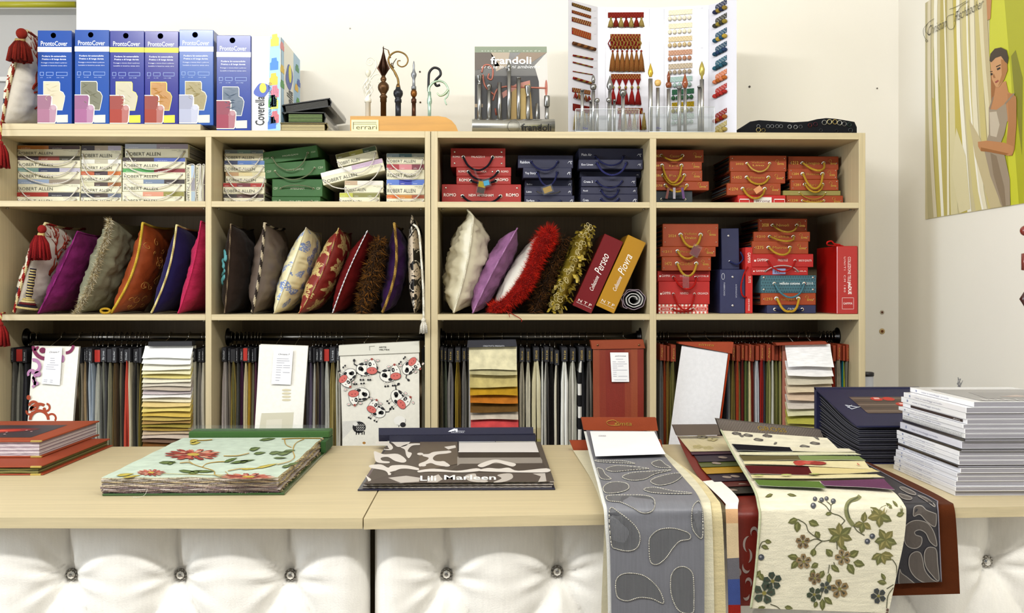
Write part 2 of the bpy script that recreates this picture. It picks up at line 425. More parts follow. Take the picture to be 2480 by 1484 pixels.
counter('pale oak counter with cream tufted front under the floral sample book', -1.55, xs - .0012, 1.665, 1.622, bl, -1.54, P(889, 1300, 1.66).x, 0)
counter('pale oak counter with cream tufted front under the draped fabrics and magazines', xs + .0012, XR - .012, 1.618, 1.70, br, P(901, 1300, 1.66).x, XR - .02, 0)
# ------------------------------------------------------------------ things standing on the bookcase tops
class Fr:                                              # frame of a thing: origin at a pixel on plane Y, pixel -> local point
    def __init__(s, px, py, Y, z=None):
        s.Y = Y; s.o = P(px, py, Y)
        if z is not None: s.o.z = z
    def __call__(s, px, py, dy=0.0):
        return P(px, py, s.Y) - s.o + Vector((0, dy, 0))
    def pts(s, L, dy=0.0): return [s(a, b, dy) for a, b in L]
def crop(ox, oy, k): return lambda L: [(ox + x / k, oy + y / k) for x, y in L]

def blue_box(x0, x1, top, bot, base, zb, Y, depth, sofa, fabric, band, lab, lean=0.0, dark='#0c1c50'):
    f = Fr((x0 + x1) / 2, bot, Y, zb); a, b = f(x0, bot), f(x1, top)
    wd, ht = b.x - a.x, f(x1, top).z - f(x1, bot).z; k = wd / 82.0; v = ht / 228.0
    t = thing('slipcover_box', lab, 'box', f.o, (0, lean, 0), 'slipcover boxes on the bookcase top')
    X0 = -wd / 2
    q = MB(); q.box((X0, 0, 0), (-X0, depth, ht), base, .0012); q.f.pop(0); q.c.pop(0); q.sm.pop(0)
    hx, hz, hr, e_ = X0 + 38 * k, 216 * v, .0078, .0012                     # the front is cut open at the hang hole
    rc = [(X0 + e_, e_), (-X0 - e_, e_), (-X0 - e_, ht - e_), (X0 + e_, ht - e_)]
    an = sorted([i * math.pi / 12 - math.pi for i in range(24)] + [math.atan2(z_ - hz, x_ - hx) for x_, z_ in rc])
    def rim(a_):
        cx_, sz_ = math.cos(a_), math.sin(a_); m_ = min([((rc[1][0] if cx_ > 0 else rc[0][0]) - hx) / cx_ if abs(cx_) > 1e-9 else 9, ((rc[2][1] if sz_ > 0 else rc[0][1]) - hz) / sz_ if abs(sz_) > 1e-9 else 9]); return (hx + cx_ * m_, 0, hz + sz_ * m_)
    for a_, b_ in zip(an, an[1:] + an[:1]):
        q.face([(hx + hr * math.cos(a_), 0, hz + hr * math.sin(a_)), rim(a_), rim(b_), (hx + hr * math.cos(b_), 0, hz + hr * math.sin(b_))], base)
    q.build('carton', 'gloss', t)
    mp = lambda u, w2, y=-.0005: (X0 + u * k, y, w2 * v)
    q = MB()                                           # printed front: band, lines, icons
    for x0b, x1b, c in ((0, 82, band),):
        q.face([mp(0, 176), mp(82, 176), mp(82, 188), mp(0, 188)], c)
    q.text('ProntoCover', 8, 72, 191, 11, '#e8eef8', mp=lambda u, w2: mp(u, w2, -.0006), bold=.01)
    for z, h, s in ((164, 3.6, 'Fodera bi-estensibile'), (157, 3.6, 'Pratica e di lunga durata'), (149, 2.4, 'Protegge e rinnova divani e poltrone'), (142, 2.4, 'Lavabile in lavatrice senza stiro')):
        ww = 29 if h > 3 else 31
        q.text(s, 40 - ww, 40 + ww, z, h, '#eef2fa', mp=lambda u, w2: mp(u, w2, -.0006), bold=.01 if h > 3 else 0)
    for x, ww in ((6, 9), (21, 17), (45, 27)):
        for (p1, p2) in (((x, 119), (x + ww, 119.7)), ((x, 127), (x + ww, 127.7)), ((x, 119), (x + .7, 127)), ((x + ww - .7, 119), (x + ww, 127))):
            q.face([mp(p1[0], p1[1]), mp(p2[0], p1[1]), mp(p2[0], p2[1]), mp(p1[0], p2[1])], '#a9c2ea')
        q.text('cm 100' if x < 10 else 'cm 140', x + 1, x + ww * .7, 113.5, 2, '#c8d8f0', mp=lambda u, w2: mp(u, w2, -.0006))
    q.build('printed_front', 'print', t)
    q = MB(); q.tube([(hx + hr * math.cos(i * .2618), .0002, hz + hr * math.sin(i * .2618)) for i in range(24)], .0005, base, 4, closed=True); q.build('hang_hole', 'gloss', t)
    W = [(15, 104), (51, 104), (53, 100), (53, 82), (61, 78), (65, 70), (64, 60), (59, 37), (15, 37)]
    q = MB(); q.face([mp(*p, -.0006) for p in [(14, 105.5), (52, 105.5), (54.5, 101), (54.5, 83), (62, 79.3), (66.5, 70), (65.3, 60), (60, 35.5), (14, 35.5)]], '#f0eed8' if band == '#f4f4f2' else '#e4e070')
    q.build('window_rim', 'print', t)
    q = MB(); rnd = random.Random(lab)
    q.face([mp(*p, -.0008) for p in W], fabric)
    for i in range(9):                                 # folds of the fabric seen under the film
        cx, cy = rnd.uniform(20, 52), rnd.uniform(50, 98); an = rnd.uniform(-.9, .5); ln = rnd.uniform(6, 13); wdt = rnd.uniform(.8, 2.4)
        d = (math.cos(an), math.sin(an)); n2 = (-d[1], d[0])
        pts = [(cx - d[0] * ln, cy - d[1] * ln), (cx + n2[0] * wdt, cy + n2[1] * wdt), (cx + d[0] * ln, cy + d[1] * ln), (cx - n2[0] * wdt, cy - n2[1] * wdt)]
        pts = [(min(max(u, 16), 51 if w2 > 82 else 60), min(max(w2, 38), 103)) for u, w2 in pts]
        top = [mp((pts[0][0] + pts[2][0]) / 2, (pts[0][1] + pts[2][1]) / 2, -.0009 - .0011)]          # a raised fold of the same cloth
        R_ = [mp(u, w2, -.0009) for u, w2 in pts]
        for i_ in range(4): q.face([R_[i_], R_[(i_ + 1) % 4], top[0]], fabric, True)
    q.build('window', 'satin', t)
    def sofa_shape(g, y, c1, c2, c3):
        s = MB() if g is None else g
        s.face([mp(u, w2, y) for u, w2 in [(0, 6 - 0), (41, 6), (44, 9), (46, 42), (43, 47), (38, 48), (35, 46), (34, 68), (31, 71), (0, 71)]], c1)
        return s
    s = MB()
    s.face([mp(u, w2, -.0011) for u, w2 in [(-.0, 4), (42, 4), (46, 9), (48, 44), (43, 49.5), (36, 50), (36, 69), (32, 73), (0, 73)]], '#f2ecd8')
    s.face([mp(u, w2, -.0013) for u, w2 in [(0, 38), (31, 38), (34, 66), (31, 71), (0, 71)]], mixc(sofa, '#555055', .22))
    s.face([mp(u, w2, -.0014) for u, w2 in [(0, 6), (30, 6), (30, 36), (27, 38.5), (0, 38.5)]], sofa)
    s.face([mp(u, w2, -.0015) for u, w2 in [(29, 6), (41, 6), (43, 9), (46, 40), (44, 46), (39, 48.5), (33, 47), (29, 42)]], mixc(sofa, '#ffffff', .10))
    s.face([mp(39 + 6 * math.cos(i * .4), 42 + 6 * math.sin(i * .4), -.0016) for i in range(16)], mixc(sofa, '#ffffff', .2))
    s.build('armchair_print', 'print', t)
    s = MB(); s.face([mp(u, w2, -.0007) for u, w2 in [(46, 6), (73, 6.5), (73, 25), (46, 24)]], '#f1f0c4' if band != '#e9e34a' else '#efe93c'); s.build('price_sticker', 'paper', t)
    return t
BW, BY = '#f4f4f2', '#e9e34a'
blue_box(91, 173.5, 77, 306, '#1a479a', ZP, 2.745, .10, '#96627c', '#c9bfa4', BW, 'blue slipcover box with dusty pink armchair, beige fabric in its window')
blue_box(181, 264.5, 75, 306, '#1f4b9c', ZP, 2.745, .10, '#945682', '#6c6c58', BW, 'blue slipcover box with mauve armchair, dark green fabric in its window')
blue_box(266, 349.5, 77, 306, '#222e86', ZP, 2.745, .10, '#942a14', '#b9b29a', BY, 'violet-blue slipcover box with red armchair, pale grey fabric in its window')
blue_box(350.5, 432.5, 78, 306, '#202280', ZP, 2.742, .10, '#8e2c10', '#a9793a', BY, 'violet-blue slipcover box with red armchair, gold brown fabric in its window')
blue_box(434, 517, 73, 304, '#20509e', ZP, 2.738, .10, '#a0a4ba', '#8c8054', BW, 'blue slipcover box with pale lilac armchair, olive fabric in its window')
blue_box(524.5, 607.5, 89, 320, '#1d388c', ZT, 2.728, .10, '#8a2c44', '#47586c', BW, 'blue slipcover box with raspberry armchair, slate blue fabric in its window')

# white carton with pastel sofas
f = Fr(644, 319, 2.735, ZT + .0005); a = f(609, 319); b = f(679.5, 89); wd, ht, dp = b.x - a.x, b.z - f(644, 319).z, .285
t = thing('slipcover_box', 'white and pale blue carton with small pastel sofas printed over it', 'box', f.o, group='slipcover boxes on the bookcase top')
q = MB(); q.box((a.x, 0, 0), (b.x, dp, ht), '#f2f2ee', .0012); q.build('carton', 'gloss', t)
mpf = lambda u, w2: (a.x + u * wd, -.0006, w2 * ht); mps = lambda u, w2: (b.x + .0006, u * dp, w2 * ht)
q = MB()
q.face([mpf(*p) for p in ((.56, 0), (.985, 0), (.985, .995), (.64, .995))], '#9cc6ea')
q.face([mps(*p) for p in ((.02, 0), (.98, 0), (.98, .995), (.02, .995))], '#a4c8e6')
q.face([(b.x + .0009, u * dp, w2 * ht) for u, w2 in ((.14, 0), (.62, 0), (.62, .995), (.14, .995))], '#eeeee6')
rnd = random.Random(4)
def mini(mp, u, v, s, c, e):
    q.face([e(mp(u + x * s, v + z * s * .6)) for x, z in ((-1, -.6), (1, -.5), (1.05, .5), (.7, .6), (.6, 1), (-.6, .9), (-.7, .4), (-1, .3))], c)
ef = lambda p: (p[0], p[1] - .0005, p[2]); es = lambda p: (p[0] + .0005, p[1], p[2])
for u, v, c in ((.80, .94, '#ecc84c'), (.78, .69, '#3f7fd0'), (.76, .53, '#eeb93c'), (.80, .40, '#e07a8c'), (.72, .30, '#4aa23a'), (.78, .28, '#d8dc50'), (.80, .13, '#e06a70'), (.70, .07, '#3a70c8')):
    mini(mpf, u, v, .14, c, ef)
for u, v, c in ((.82, .85, '#3a8a5a'), (.9, .7, '#3c5cb4'), (.78, .62, '#e4b83c'), (.86, .48, '#58a050'), (.8, .36, '#e06a7c'), (.9, .25, '#4a8cc8'), (.06, .9, '#e08a90'), (.07, .66, '#e0c040'), (.07, .5, '#4a9a50'), (.8, .12, '#e0cc50')):
    mini(mps, u, v, .09, c, es)
for mp, u0, sz, yy in ((mpf, .16, 1, 0), (mps, .40, 1, 1)):  # oval emblem in blue and yellow
    e = es if yy else ef; cu, cv = (.36, .43) if not yy else (.40, .66); ru = .26 if not yy else .17; rv = .075 if not yy else .14
    q.face([e(e(mp(cu + ru * math.cos(i * .33) * (1 + .25 * math.sin(i * .66)), cv + rv * math.sin(i * .33)))) for i in range(19)], '#4a5fb0')
    q.face([e(e(e(mp(cu + ru * (.15 + .45 * math.cos(i * .4)), cv + rv * (.3 + .7 * math.sin(i * .4)))))) for i in range(16)], '#ece24a')
q.text('Coverella', .06, .36, .1, .2, '#20242c', mp=lambda u, w2: ef(mpf(.44 - (w2 - .1) * 1.5, .06 + (u - .06) * 1.02)), bold=.02)
q.text('Coverella', .06, .5, .1, .2, '#3a3e44', mp=lambda u, w2: es(es(mps(.56 - (w2 - .1) * 1.35, .08 + (u - .06) * 1.02))), bold=.02)
q.text('VITA NUOVA AL VOSTRO SALOTTO', .06, .5, .1, .06, '#30506a', mp=lambda u, w2: ef(ef(mpf(.69 - (w2 - .1) * 1.6, .07 + (u - .06)))), bold=.01)
for i, s in enumerate(('Coverella e un tessuto elastico', 'che si adatta alle forme del divano', 'facile da mettere e da togliere')):
    q.text(s, .06, .46, .1, .03, '#4a6a88', mp=lambda u, w2: ef(ef(mpf(.77 + i * .06 - (w2 - .1) * 1.2, .07 + (u - .06)))))
q.build('printed_sides', 'print', t)

# three albums lying in a pile
def album(name, lab, x0, x1, y0, y1, Y, zb, dp, cover, page, tilt, gap=.15):
    f = Fr((x0 + x1) / 2, y1, Y, zb); wd = f(x1, y1).x - f(x0, y1).x; ht = f(x0, y0).z - f(x0, y1).z
    t = thing(name, lab, 'album', f.o, (0, tilt, 0), 'albums in a pile')
    prof = [(-wd / 2, ht * .12), (-wd / 2 + .006, 0), (wd / 2 - .004, 0), (wd / 2, ht * .5), (wd / 2 - .004, ht), (-wd / 2 + .01, ht), (-wd / 2 + .002, ht * .88)]
    th = .0028; q = MB()
    for (xa, za), (xb, zb2) in zip(prof, prof[1:]):    # bent cover seen from its open end
        d = Vector((xb - xa, 0, zb2 - za)); n = Vector((-d.z, 0, d.x)).normalized() * th
        A, B = Vector((xa, 0, za)), Vector((xb, 0, zb2)); D = Vector((0, dp, 0))
        for fc in ([A, B, B + D, A + D], [A + n, A + n + D, B + n + D, B + n], [A, A + n, B + n, B], [A + D, B + D, B + n + D, A + n + D]): q.face(fc, cover)
    q.build('cover', 'gloss', t)
    q = MB()
    for i in range(5):
        z = ht * (.16 + .14 * i); q.box((-wd / 2 + .014, .004, z), (wd / 2 - .012, dp - .01, z + ht * .11), mixc(page, '#20221a', .12 * (i % 3)))
    q.build('pages', 'paper', t)
    return t
album('photo_album', 'tan album at the bottom of the pile beside the pine stand', 668, 796, 298, 319, 2.735, ZT + .0004, .22, '#6e6238', '#b8a878', 0)
album('photo_album', 'black album with green pages, in the middle of the pile', 686, 790, 270, 297, 2.745, ZT + .0245, .25, '#20241c', '#52682a', 0)
album('photo_album', 'slanting black album on the top of the pile', 680, 806, 250, 271, 2.75, ZT + .0625, .28, '#101012', '#2a2822', math.radians(-8.5))

# pine stand with five curtain-rod finials
K = crop(600, 60, 4.593); f = Fr(980, 319, 2.75, ZT)
t = thing('finial_stand', 'pine display stand carrying five ornate metal curtain finials', 'display stand', f.o)
prof = [(848, 319), (848, 281), (1062, 281), (1080, 284), (1094, 292), (1104, 304), (1110, 319)]
q = MB(); A = [f(*p) for p in prof]; B = [p + Vector((0, .085, 0)) for p in A]; n = len(A)
q.face(A, '#c08c38'); q.face(B[::-1], '#c08c38')
for i in range(n): q.face([A[i], B[i], B[(i + 1) % n], A[(i + 1) % n]], '#c49440')
q.build('base', 'pine', t)
q = MB(); q.box(f(851, 318.5, -.003), f(917, 290.5, -.0002), '#efe6a8', .0006); pl = q.build('name_plate', 'plastic', t)
q = MB(); fp = lambda u, w2: f(u, w2, -.0036)
mpp = lambda u, w2: tuple(f(u, 315 - w2, -.0036))
q.text('errari', 863, 913, 1.5, 11, '#4a4636', mp=mpp); q.face(f.pts([(855.5, 313.5), (857, 313.5), (857, 296), (855.5, 296)], -.0036), '#4a4636')
for y in (296, 300.5): q.face(f.pts([(855.5, y + 1), (912, y + 1), (912, y), (855.5, y)], -.0036), '#4a4636')
q.build('lettering', 'print', pl)
RM = lambda p: Matrix.Translation(p)
def fin(name, m, lab): 
    e = MB(); return e
S = 1.1523e-3
def lat(q, cx, ys, col, dy=.042, n=14):                # lathe from list of (py, radius px)
    q.lathe([(r * S, f(cx, y).z) for y, r in ys], col, n, Matrix.Translation((f(cx, 300).x, dy, 0)))
def wire(q, L, r, col, dy=.042, n=8, taper=False, kk=6):
    pts = cr([f(*p, dy) for p in K(L)], kk)
    rr = [r * (1 - .55 * i / len(pts)) for i in range(len(pts))] if taper else r
    q.tube(pts, rr, col, n)
q = MB(); lat(q, 886.7, [(281, 6.5), (241, 6.5), (241, 8.5), (233, 8.5), (231, 6.6), (226, 5.4), (212, 4.6)], '#e9e6d8')
lat(q, 886.7, [(180, .1), (176, 4), (172, 6.4), (167, 7.4), (162, 6), (159.5, .1)], '#dcd8c6'); lat(q, 886.7, [(212, 3), (180, 2)], '#e4e1d2')
for k in range(5):                                      # twisted basket
    pts = []
    for i in range(15):
        u = i / 14; r = .0125 * math.sin(math.pi * u) + .002; an = k * 1.2566 + u * 3.4
        pts.append(Vector((f(886.7, 300).x + r * math.cos(an), .042 + r * math.sin(an), f(0, 226).z + u * (f(0, 178).z - f(0, 226).z))))
    q.tube(pts, .0016, '#e9e6da', 6)
def spiral(cx, cy, r0, turns, a0, sgn, n=26): return [(cx + r0 * (1 - .82 * i / n) * math.cos(a0 + sgn * turns * 6.283 * i / n), cy + r0 * (1 - .82 * i / n) * math.sin(a0 + sgn * turns * 6.283 * i / n)) for i in range(n + 1)]
wire(q, [(1340, 545), (1385, 480), (1415, 410), (1400, 350)] + spiral(1340, 375, 55, 1.6, -.35, -1), .0021, '#e2dfcc', taper=True, kk=2)
wire(q, [(1350, 570), (1385, 525), (1440, 510), (1470, 540)] + spiral(1445, 580, 34, 1.4, -.6, 1), .0019, '#e2dfcc', taper=True, kk=2)
o = q.build('finial', 'plastic', t); o['label'] = 'white scrolled finial with twisted basket'
q = MB(); lat(q, 924.8, [(281, 7), (240, 7), (240, 8), (230, 8), (228, 10), (224, 8), (222, 6), (218, 8), (210, 13), (204, 14), (198, 13), (192, 8), (190, 5), (187, 7), (183, 7.6), (178, 5), (174, 4)], '#5a3d22')
sx = f(924.8, 300).x
for kx, ky in ((1, 0), (0, 1), (.7, .7), (-.7, .7)):     # leaf-shaped blades of the spear point
    L = [(0, 178), (6, 168), (12, 158), (16, 152), (11, 142), (6, 128), (2, 112), (0, 104)]
    pts = [Vector((sx + dx * S * kx, .042 + dx * S * ky, f(0, y).z)) for dx, y in L] + [Vector((sx - dx * S * kx, .042 - dx * S * ky, f(0, y).z)) for dx, y in L[::-1]]
    q.face(pts, '#3c2416'); q.face([p + Vector((.0008 * ky, -.0008 * kx, 0)) for p in pts][::-1], '#3c2416')
lat(q, 924.8, [(178, 4), (152, 6), (128, 3), (105, 1), (102, .3)], '#3c2416', n=6)
wire(q, [(1480, 215), (1540, 240), (1560, 275)], .001, '#3c2416')
o = q.build('finial', 'iron', t); o['label'] = 'dark bronze spear finial'
q = MB(); lat(q, 961, [(281, 11), (278.5, 11), (278, 7), (242, 7), (241, 8.6), (234, 8.6), (232, 7), (229, 8), (224, 11), (219, 12), (213, 11), (209, 7), (206, 6), (203, 5.5)], '#33343a')
lat(q, 961, [(209, 6), (202, 5.5), (196, 3.6)], '#7a5a30')
wire(q, [(1662, 640), (1655, 570), (1620, 490), (1570, 420), (1548, 350), (1580, 290), (1650, 258), (1730, 285), (1768, 345), (1750, 405), (1700, 430), (1655, 405), (1655, 365), (1685, 360)], .0034, '#7c6030', taper=True)
wire(q, [(1640, 545), (1605, 470), (1600, 400), (1640, 335)], .0022, '#4a3820', taper=True)
wire(q, [(1612, 440), (1580, 410), (1590, 385)], .0016, '#4a3820'); wire(q, [(1572, 330), (1552, 270), (1545, 240)], .0018, '#6a5028')
o = q.build('finial', 'iron', t); o['label'] = 'black ball finial with big bronze scroll'
q = MB(); lat(q, 999.5, [(281, 12), (279, 12), (278.5, 5.5), (243, 5), (242, 6.4), (233, 6.4), (231, 4), (228, 4)], '#4a2a18')
lat(q, 999.5, [(228, 4), (224, 7), (219, 8), (213, 7), (210, 4.5), (209, 6), (202, 6), (200, 4), (186, 3.2), (182, 4), (176, 6.5), (171, 7), (164, 3.6), (158, 2.4), (150, 2.6), (142, 1.5), (139, .3)], '#8a6a3a', cols=None) if False else None
lat(q, 999.5, [(228, 4), (224, 7), (219, 8), (213, 7), (210, 4.5)], '#7a4a18'); lat(q, 999.5, [(210, 6), (202, 6), (200, 4), (186, 3.2), (182, 4), (176, 6.5), (171, 7), (164, 3.6), (158, 2.4), (150, 2.6), (142, 1.5), (139, .3)], '#8c9096')
o = q.build('finial', 'iron', t); o['label'] = 'steel flame finial on brown shaft'
q = MB(); lat(q, 1038, [(281, 11), (279, 11), (278.5, 4.4), (246, 4.4), (243, 5.8), (237, 6), (231, 5.4), (228, 4.4), (215, 4)], '#a9c4b4')
wire(q, [(2005, 720), (2010, 660), (2060, 605), (2130, 590), (2190, 620), (2225, 690), (2215, 760), (2185, 800), (2205, 860)], .0038, '#a6c2a8', taper=True)
wire(q, [(2225, 690), (2180, 740), (2130, 755), (2098, 725)], .0042, '#b2c8a4', taper=True)
wire(q, [(1998, 700), (2000, 560), (2010, 480), (2060, 432), (2120, 450), (2135, 510), (2090, 560), (2070, 595), (2090, 635), (2130, 625)], .0036, '#26262a', dy=.052)
o = q.build('finial', 'iron', t); o['label'] = 'pale green leaf finial with black hook'

# steel rod display with printed back board
K = crop(1120, 0, 3.647); f = Fr(1240, 319, 2.765, ZT)
t = thing('curtain_rod_display', 'brushed steel tube display with curtain rods before a printed board', 'display stand', f.o)
c = K([(107, 388), (750, 388), (768, 1045), (107, 1040)])
q = MB(); A = f.pts(c, .03); q.face(A, '#4a4844'); B = [p + Vector((0, .003, 0)) for p in A]; q.face(B[::-1], '#e6e6e2')
for i in range(4): q.face([A[i], B[i], B[(i + 1) % 4], A[(i + 1) % 4]], '#d8d8d4')
bd = q.build('back_board', 'gloss', t)
q = MB()
def pr(L, col, d=.0): q.face(f.pts(K(L), .0294 - d), col)
pr([(108, 389), (749, 389), (751, 441), (108, 441)], '#7e8a74'); pr([(520, 441), (751, 441), (600, 540), (430, 520)], '#8a7866', .0002); pr([(250, 441), (420, 441), (400, 560), (300, 610)], '#a89a88', .0001)
pr([(108, 441), (250, 441), (330, 560), (108, 600)], '#5a5048', .0001)
pr([(640, 560), (751, 441), (760, 700), (766, 1044), (690, 1044), (680, 700)], '#cfcac4', .0002); pr([(108, 650), (680, 650), (690, 1040), (108, 1040)], '#2b2a2c', .0001)
pr([(440, 740), (600, 690), (625, 1040), (430, 1040)], '#b09150', .0003); pr([(480, 740), (560, 710), (560, 1040), (500, 1040)], '#c9ac66', .0004)
pr([(108, 900), (180, 900), (180, 930), (108, 930)], '#98846a', .0002)
for L, cc in (([(170, 620), (190, 560), (240, 555), (270, 600), (260, 680), (225, 670), (235, 630)], '#b06a5a'), ([(180, 640), (200, 740), (280, 820)], '#a8604e'), ([(270, 870), (310, 770), (400, 745), (500, 750), (745, 760)], '#b46e5c'), ([(290, 940), (300, 1000)], '#9a5040')):
    q.tube(cr([p for p in f.pts(K(L), .0288)], 6), .0026, cc, 4)
q.face(f.pts(K([(350, 800), (480, 720), (600, 690), (600, 720), (480, 760), (360, 850)]), .0286), '#b4786a'); 
q.face([f(1120 + (745 + 12 * math.cos(i * .4)) / 3.647, (760 + 75 * math.sin(i * .4)) / 3.647, .0284) for i in range(16)], '#a85c48')
mk = lambda y: (lambda u, w2: tuple(f(u, y - w2, .0282)))
q.text('frandoli', 1188, 1288, 0, 17, '#f6f6f4', mp=mk(149), bold=.02); q.text('di casa in ogni ambiente', 1166, 1309, 0, 8, '#f4f4f2', mp=mk(160), shear=.3)
q.text('sistemi per tende', 1166, 1310, 0, 4, '#c9cfc2', mp=mk(119), space=1.6)
q.build('board_print', 'print', bd)
cz = f(1240, 299.5).z; r = 18.2 * 1.16e-3
q = MB(); x0, x1 = f(1143.5, 300).x, f(1343, 300).x
q.tube([(x0, 0, r), (x0 + .001, 0, r), (x1, 0, r)], r, '#b8b8b4', 28); q.build('base_tube', 'steel', t)
q = MB()
def onc(u, w2):                                        # wrap print on the tube
    zz = (w2 - 300) / 18.2; an = max(-1.3, min(1.3, -zz * 1.0)); return Vector((f(u, 300).x, -(r + .0024) * math.cos(an), r + (r + .0024) * math.sin(an)))
q.text('frandoli', 1263, 1334, 0, 15, '#161616', mp=lambda u, w2: tuple(onc(u, 312 - w2)), bold=.02)
for i in range(28):
    a1, a2 = i * .2244, (i + 1) * .2244
    q.face([onc(1244 + rr * 1.0 * math.cos(a), 303 + rr * math.sin(a)) for rr, a in ((15, a1), (14, a1), (14, a2), (15, a2))], '#4a4a48')
q.build('lettering', 'print', t)
def rod(cx, top, r, dy, col='#a9a9a8', m='steel', fins=None, base=None, fm='steel', fcol='#8e8e8c', lb=None):
    q = MB(); zb = base if base is not None else r * 0 + .03
    q.lathe([(r, zb), (r, f(cx, top).z)], col, 16, Matrix.Translation((f(cx, 300).x, dy, 0))); o = q.build('sample_rod', m, t)
    if fins:
        q = MB(); q.lathe([(max(1e-5, w2 * 1.16e-3), f(cx, y).z) for y, w2 in fins], fcol, 14, Matrix.Translation((f(cx, 300).x, dy, 0))); q2 = q.build('finial', fm, o)
        if lb: q2['label'] = lb
kx = lambda X: 1120 + X / 3.647
for X, top, fins in ((150, 745, [(205, 4.6), (199, 4.6), (197, 3), (192, 5), (182, 8), (181, 8), (180.5, 0)]), (235, 795, [(217, 4.6), (214, 3), (213, 4), (207, 6.8), (203, 6.2), (199, 1)]), (327, 722, None),
                     (412, 625, [(172, 4.8), (169, 4.8), (167, 3), (163, 5.5), (158, 6), (151, 3), (147, .3)]), (497, 690, [(190, 5), (187, 6), (186, 6), (185.5, 0)]),
                     (580, 850, [(233, 5), (230, 4), (222, 6), (208, 8.4), (206, 8.4), (205.5, 0)]), (660, 905, None), (748, 935, [(257, 5.6), (255, 7), (232, 7), (230, 6), (229.5, 0)])):
    rod(kx(X), top / 3.647, 5 * 1.16e-3 if X not in (660,) else 3.6e-3, .010 if X != 660 else .012, fins=fins)
# ------------------------------------------------------------------ folded card of trimmings
K = lambda X, Y: (1120 + X / 3.647, Y / 3.647)
FOLD = [(1376, 2.752), (1448, 2.826), (1590, 2.828), (1716, 2.80), (1733, 2.782), (1784, 2.735)]
def card(px, py, d=0.0):
    for (a, ya), (b, yb) in zip(FOLD, FOLD[1:]):
        if px <= b or b == 1784:
            # X is linear along the fold in world space: intersect the pixel ray with the segment
            A, B = P(a, 700, ya), P(b, 700, yb); r = P(px, 700, 1.0); lo, hi = -.2, 1.2
            dx, dy = B.x - A.x, B.y - A.y; u = (r.x * A.y - A.x) / (dx - r.x * dy)
            Y = A.y + dy * u; p = P(px, py, Y); n = Vector((dy, -dx, 0)).normalized()
            return p + n * (d if n.y < 0 else -d)
org = P(1580, 318, 2.78); org.z = ZT
t = thing('trimmings_card', 'folded white card with red, gold, cream and blue curtain trimmings', 'sample card', org)
cp = lambda X, Y, d=0.0: card(*K(X, Y), d) - org
ztop = P(1376, -2, 2.752).z - org.z
q = MB(); cols = [P(a, 700, y) - org for a, y in FOLD]
for A, B in zip(cols, cols[1:]):
    a0, a1 = Vector((A.x, A.y, 0)), Vector((A.x, A.y, ztop)); b0, b1 = Vector((B.x, B.y, 0)), Vector((B.x, B.y, ztop)); D = Vector((0, .002, 0))
    q.face([a0, b0, b1, a1], '#d4d4de'); q.face([a0 + D, a1 + D, b1 + D, b0 + D], '#e6e6ea'); q.face([a1, b1, b1 + D, a1 + D], '#eeeeee')
for A in (cols[0], cols[-1]):
    q.face([Vector((A.x, A.y, 0)), Vector((A.x, A.y, ztop)), Vector((A.x, A.y + .002, ztop)), Vector((A.x, A.y + .002, 0))], '#f0f0f0')
q.build('card', 'gloss', t)
def crease(X):
    q = MB(); q.tube([cp(X, 80, .0003), cp(X, 1150, .0003)], .0004, '#b8b8c4', 4); q.build('crease', 'print', t)
for X in (1262, 1650, 1782, 2175): crease(X)
def braid(q, x0, x1, yl, yr, h, c1, c2, d=.003, rows=2, n=18):
    """woven band from (x0, yl) to (x1, yr), height h (crop px)"""
    for i in range(n):
        u, u2 = i / n, (i + 1) / n
        for r in range(rows):
            a, b = r / rows, (r + 1) / rows; pt = lambda uu, vv, dd: cp(x0 + (x1 - x0) * uu, yl + (yr - yl) * uu + h * vv, dd)
            c = C(c1) if (i + r) % 2 else mixc(c1, c2, .75)
            q.face([pt(u, a, d), pt(u2, a, d), pt(u2, b, d), pt(u, b, d)], c)
            q.face([pt(u, a, d), pt(u, b, d), pt(u, b, 0), pt(u, a, 0)], c1)
    for vv in (0, 1): q.face([cp(x0, yl + h * vv, 0), cp(x1, yr + h * vv, 0), cp(x1, yr + h * vv, d), cp(x0, yl + h * vv, d)], c1)
    for xx, yy in ((x0, yl), (x1, yr)): q.face([cp(xx, yy, 0), cp(xx, yy, d), cp(xx, yy + h, d), cp(xx, yy + h, 0)], c1)
def rope(q, x0, x1, yl, yr, th, c1, c2):
    pts = [cp(x0 + (x1 - x0) * i / 28, yl + (yr - yl) * i / 28, th * 1.6e-4 + .0005) for i in range(29)]
    q.tube(pts, th * 1.55e-4, c1, 8, col2=c2)
def tassel(q, X, Y0, Y1, wd, c1, c2, head=None, n=11):
    top, k = cp(X, Y0, .004), 3.3e-4
    for i in range(n):                                  # strands fan out from the knot
        an = (i / (n - 1) - .5) * 2; e = cp(X + an * wd, Y1 + random.uniform(-6, 4) - abs(an) * 4, .002 + .006 * (1 - an * an))
        m = cp(X + an * wd * .55, (Y0 * .55 + Y1 * .45), .003 + .006 * (1 - an * an))
        q.tube([top, m, e], [.0008, .0016, .0012], c1 if i % 2 else c2, 4)
    q.sphere(cp(X, Y0 + 4, .004), max(.0022, wd * 1.2e-4), head or c1, 6)
def samp(lab, fn):
    q = MB(); fn(q); o = q.build('trim_sample', 'cord', t); o['label'] = lab
R1, R2, G1, G2, BR = '#741614', '#86301e', '#94793a', '#a8985e', '#54331a'
for (yl, yr, h, c1, c2) in ((24, 76, 26, BR, G1), (90, 140, 24, R1, G1), (150, 196, 38, R1, G2), (244, 296, 56, '#9c2a1c', G1)):
    samp('red woven braid', lambda q: braid(q, 966, 1130, yl, yr, h, c1, c2))
samp('brown chenille roll', lambda q: rope(q, 966, 1160, 385, 440, 34, BR, '#8a5c34'))
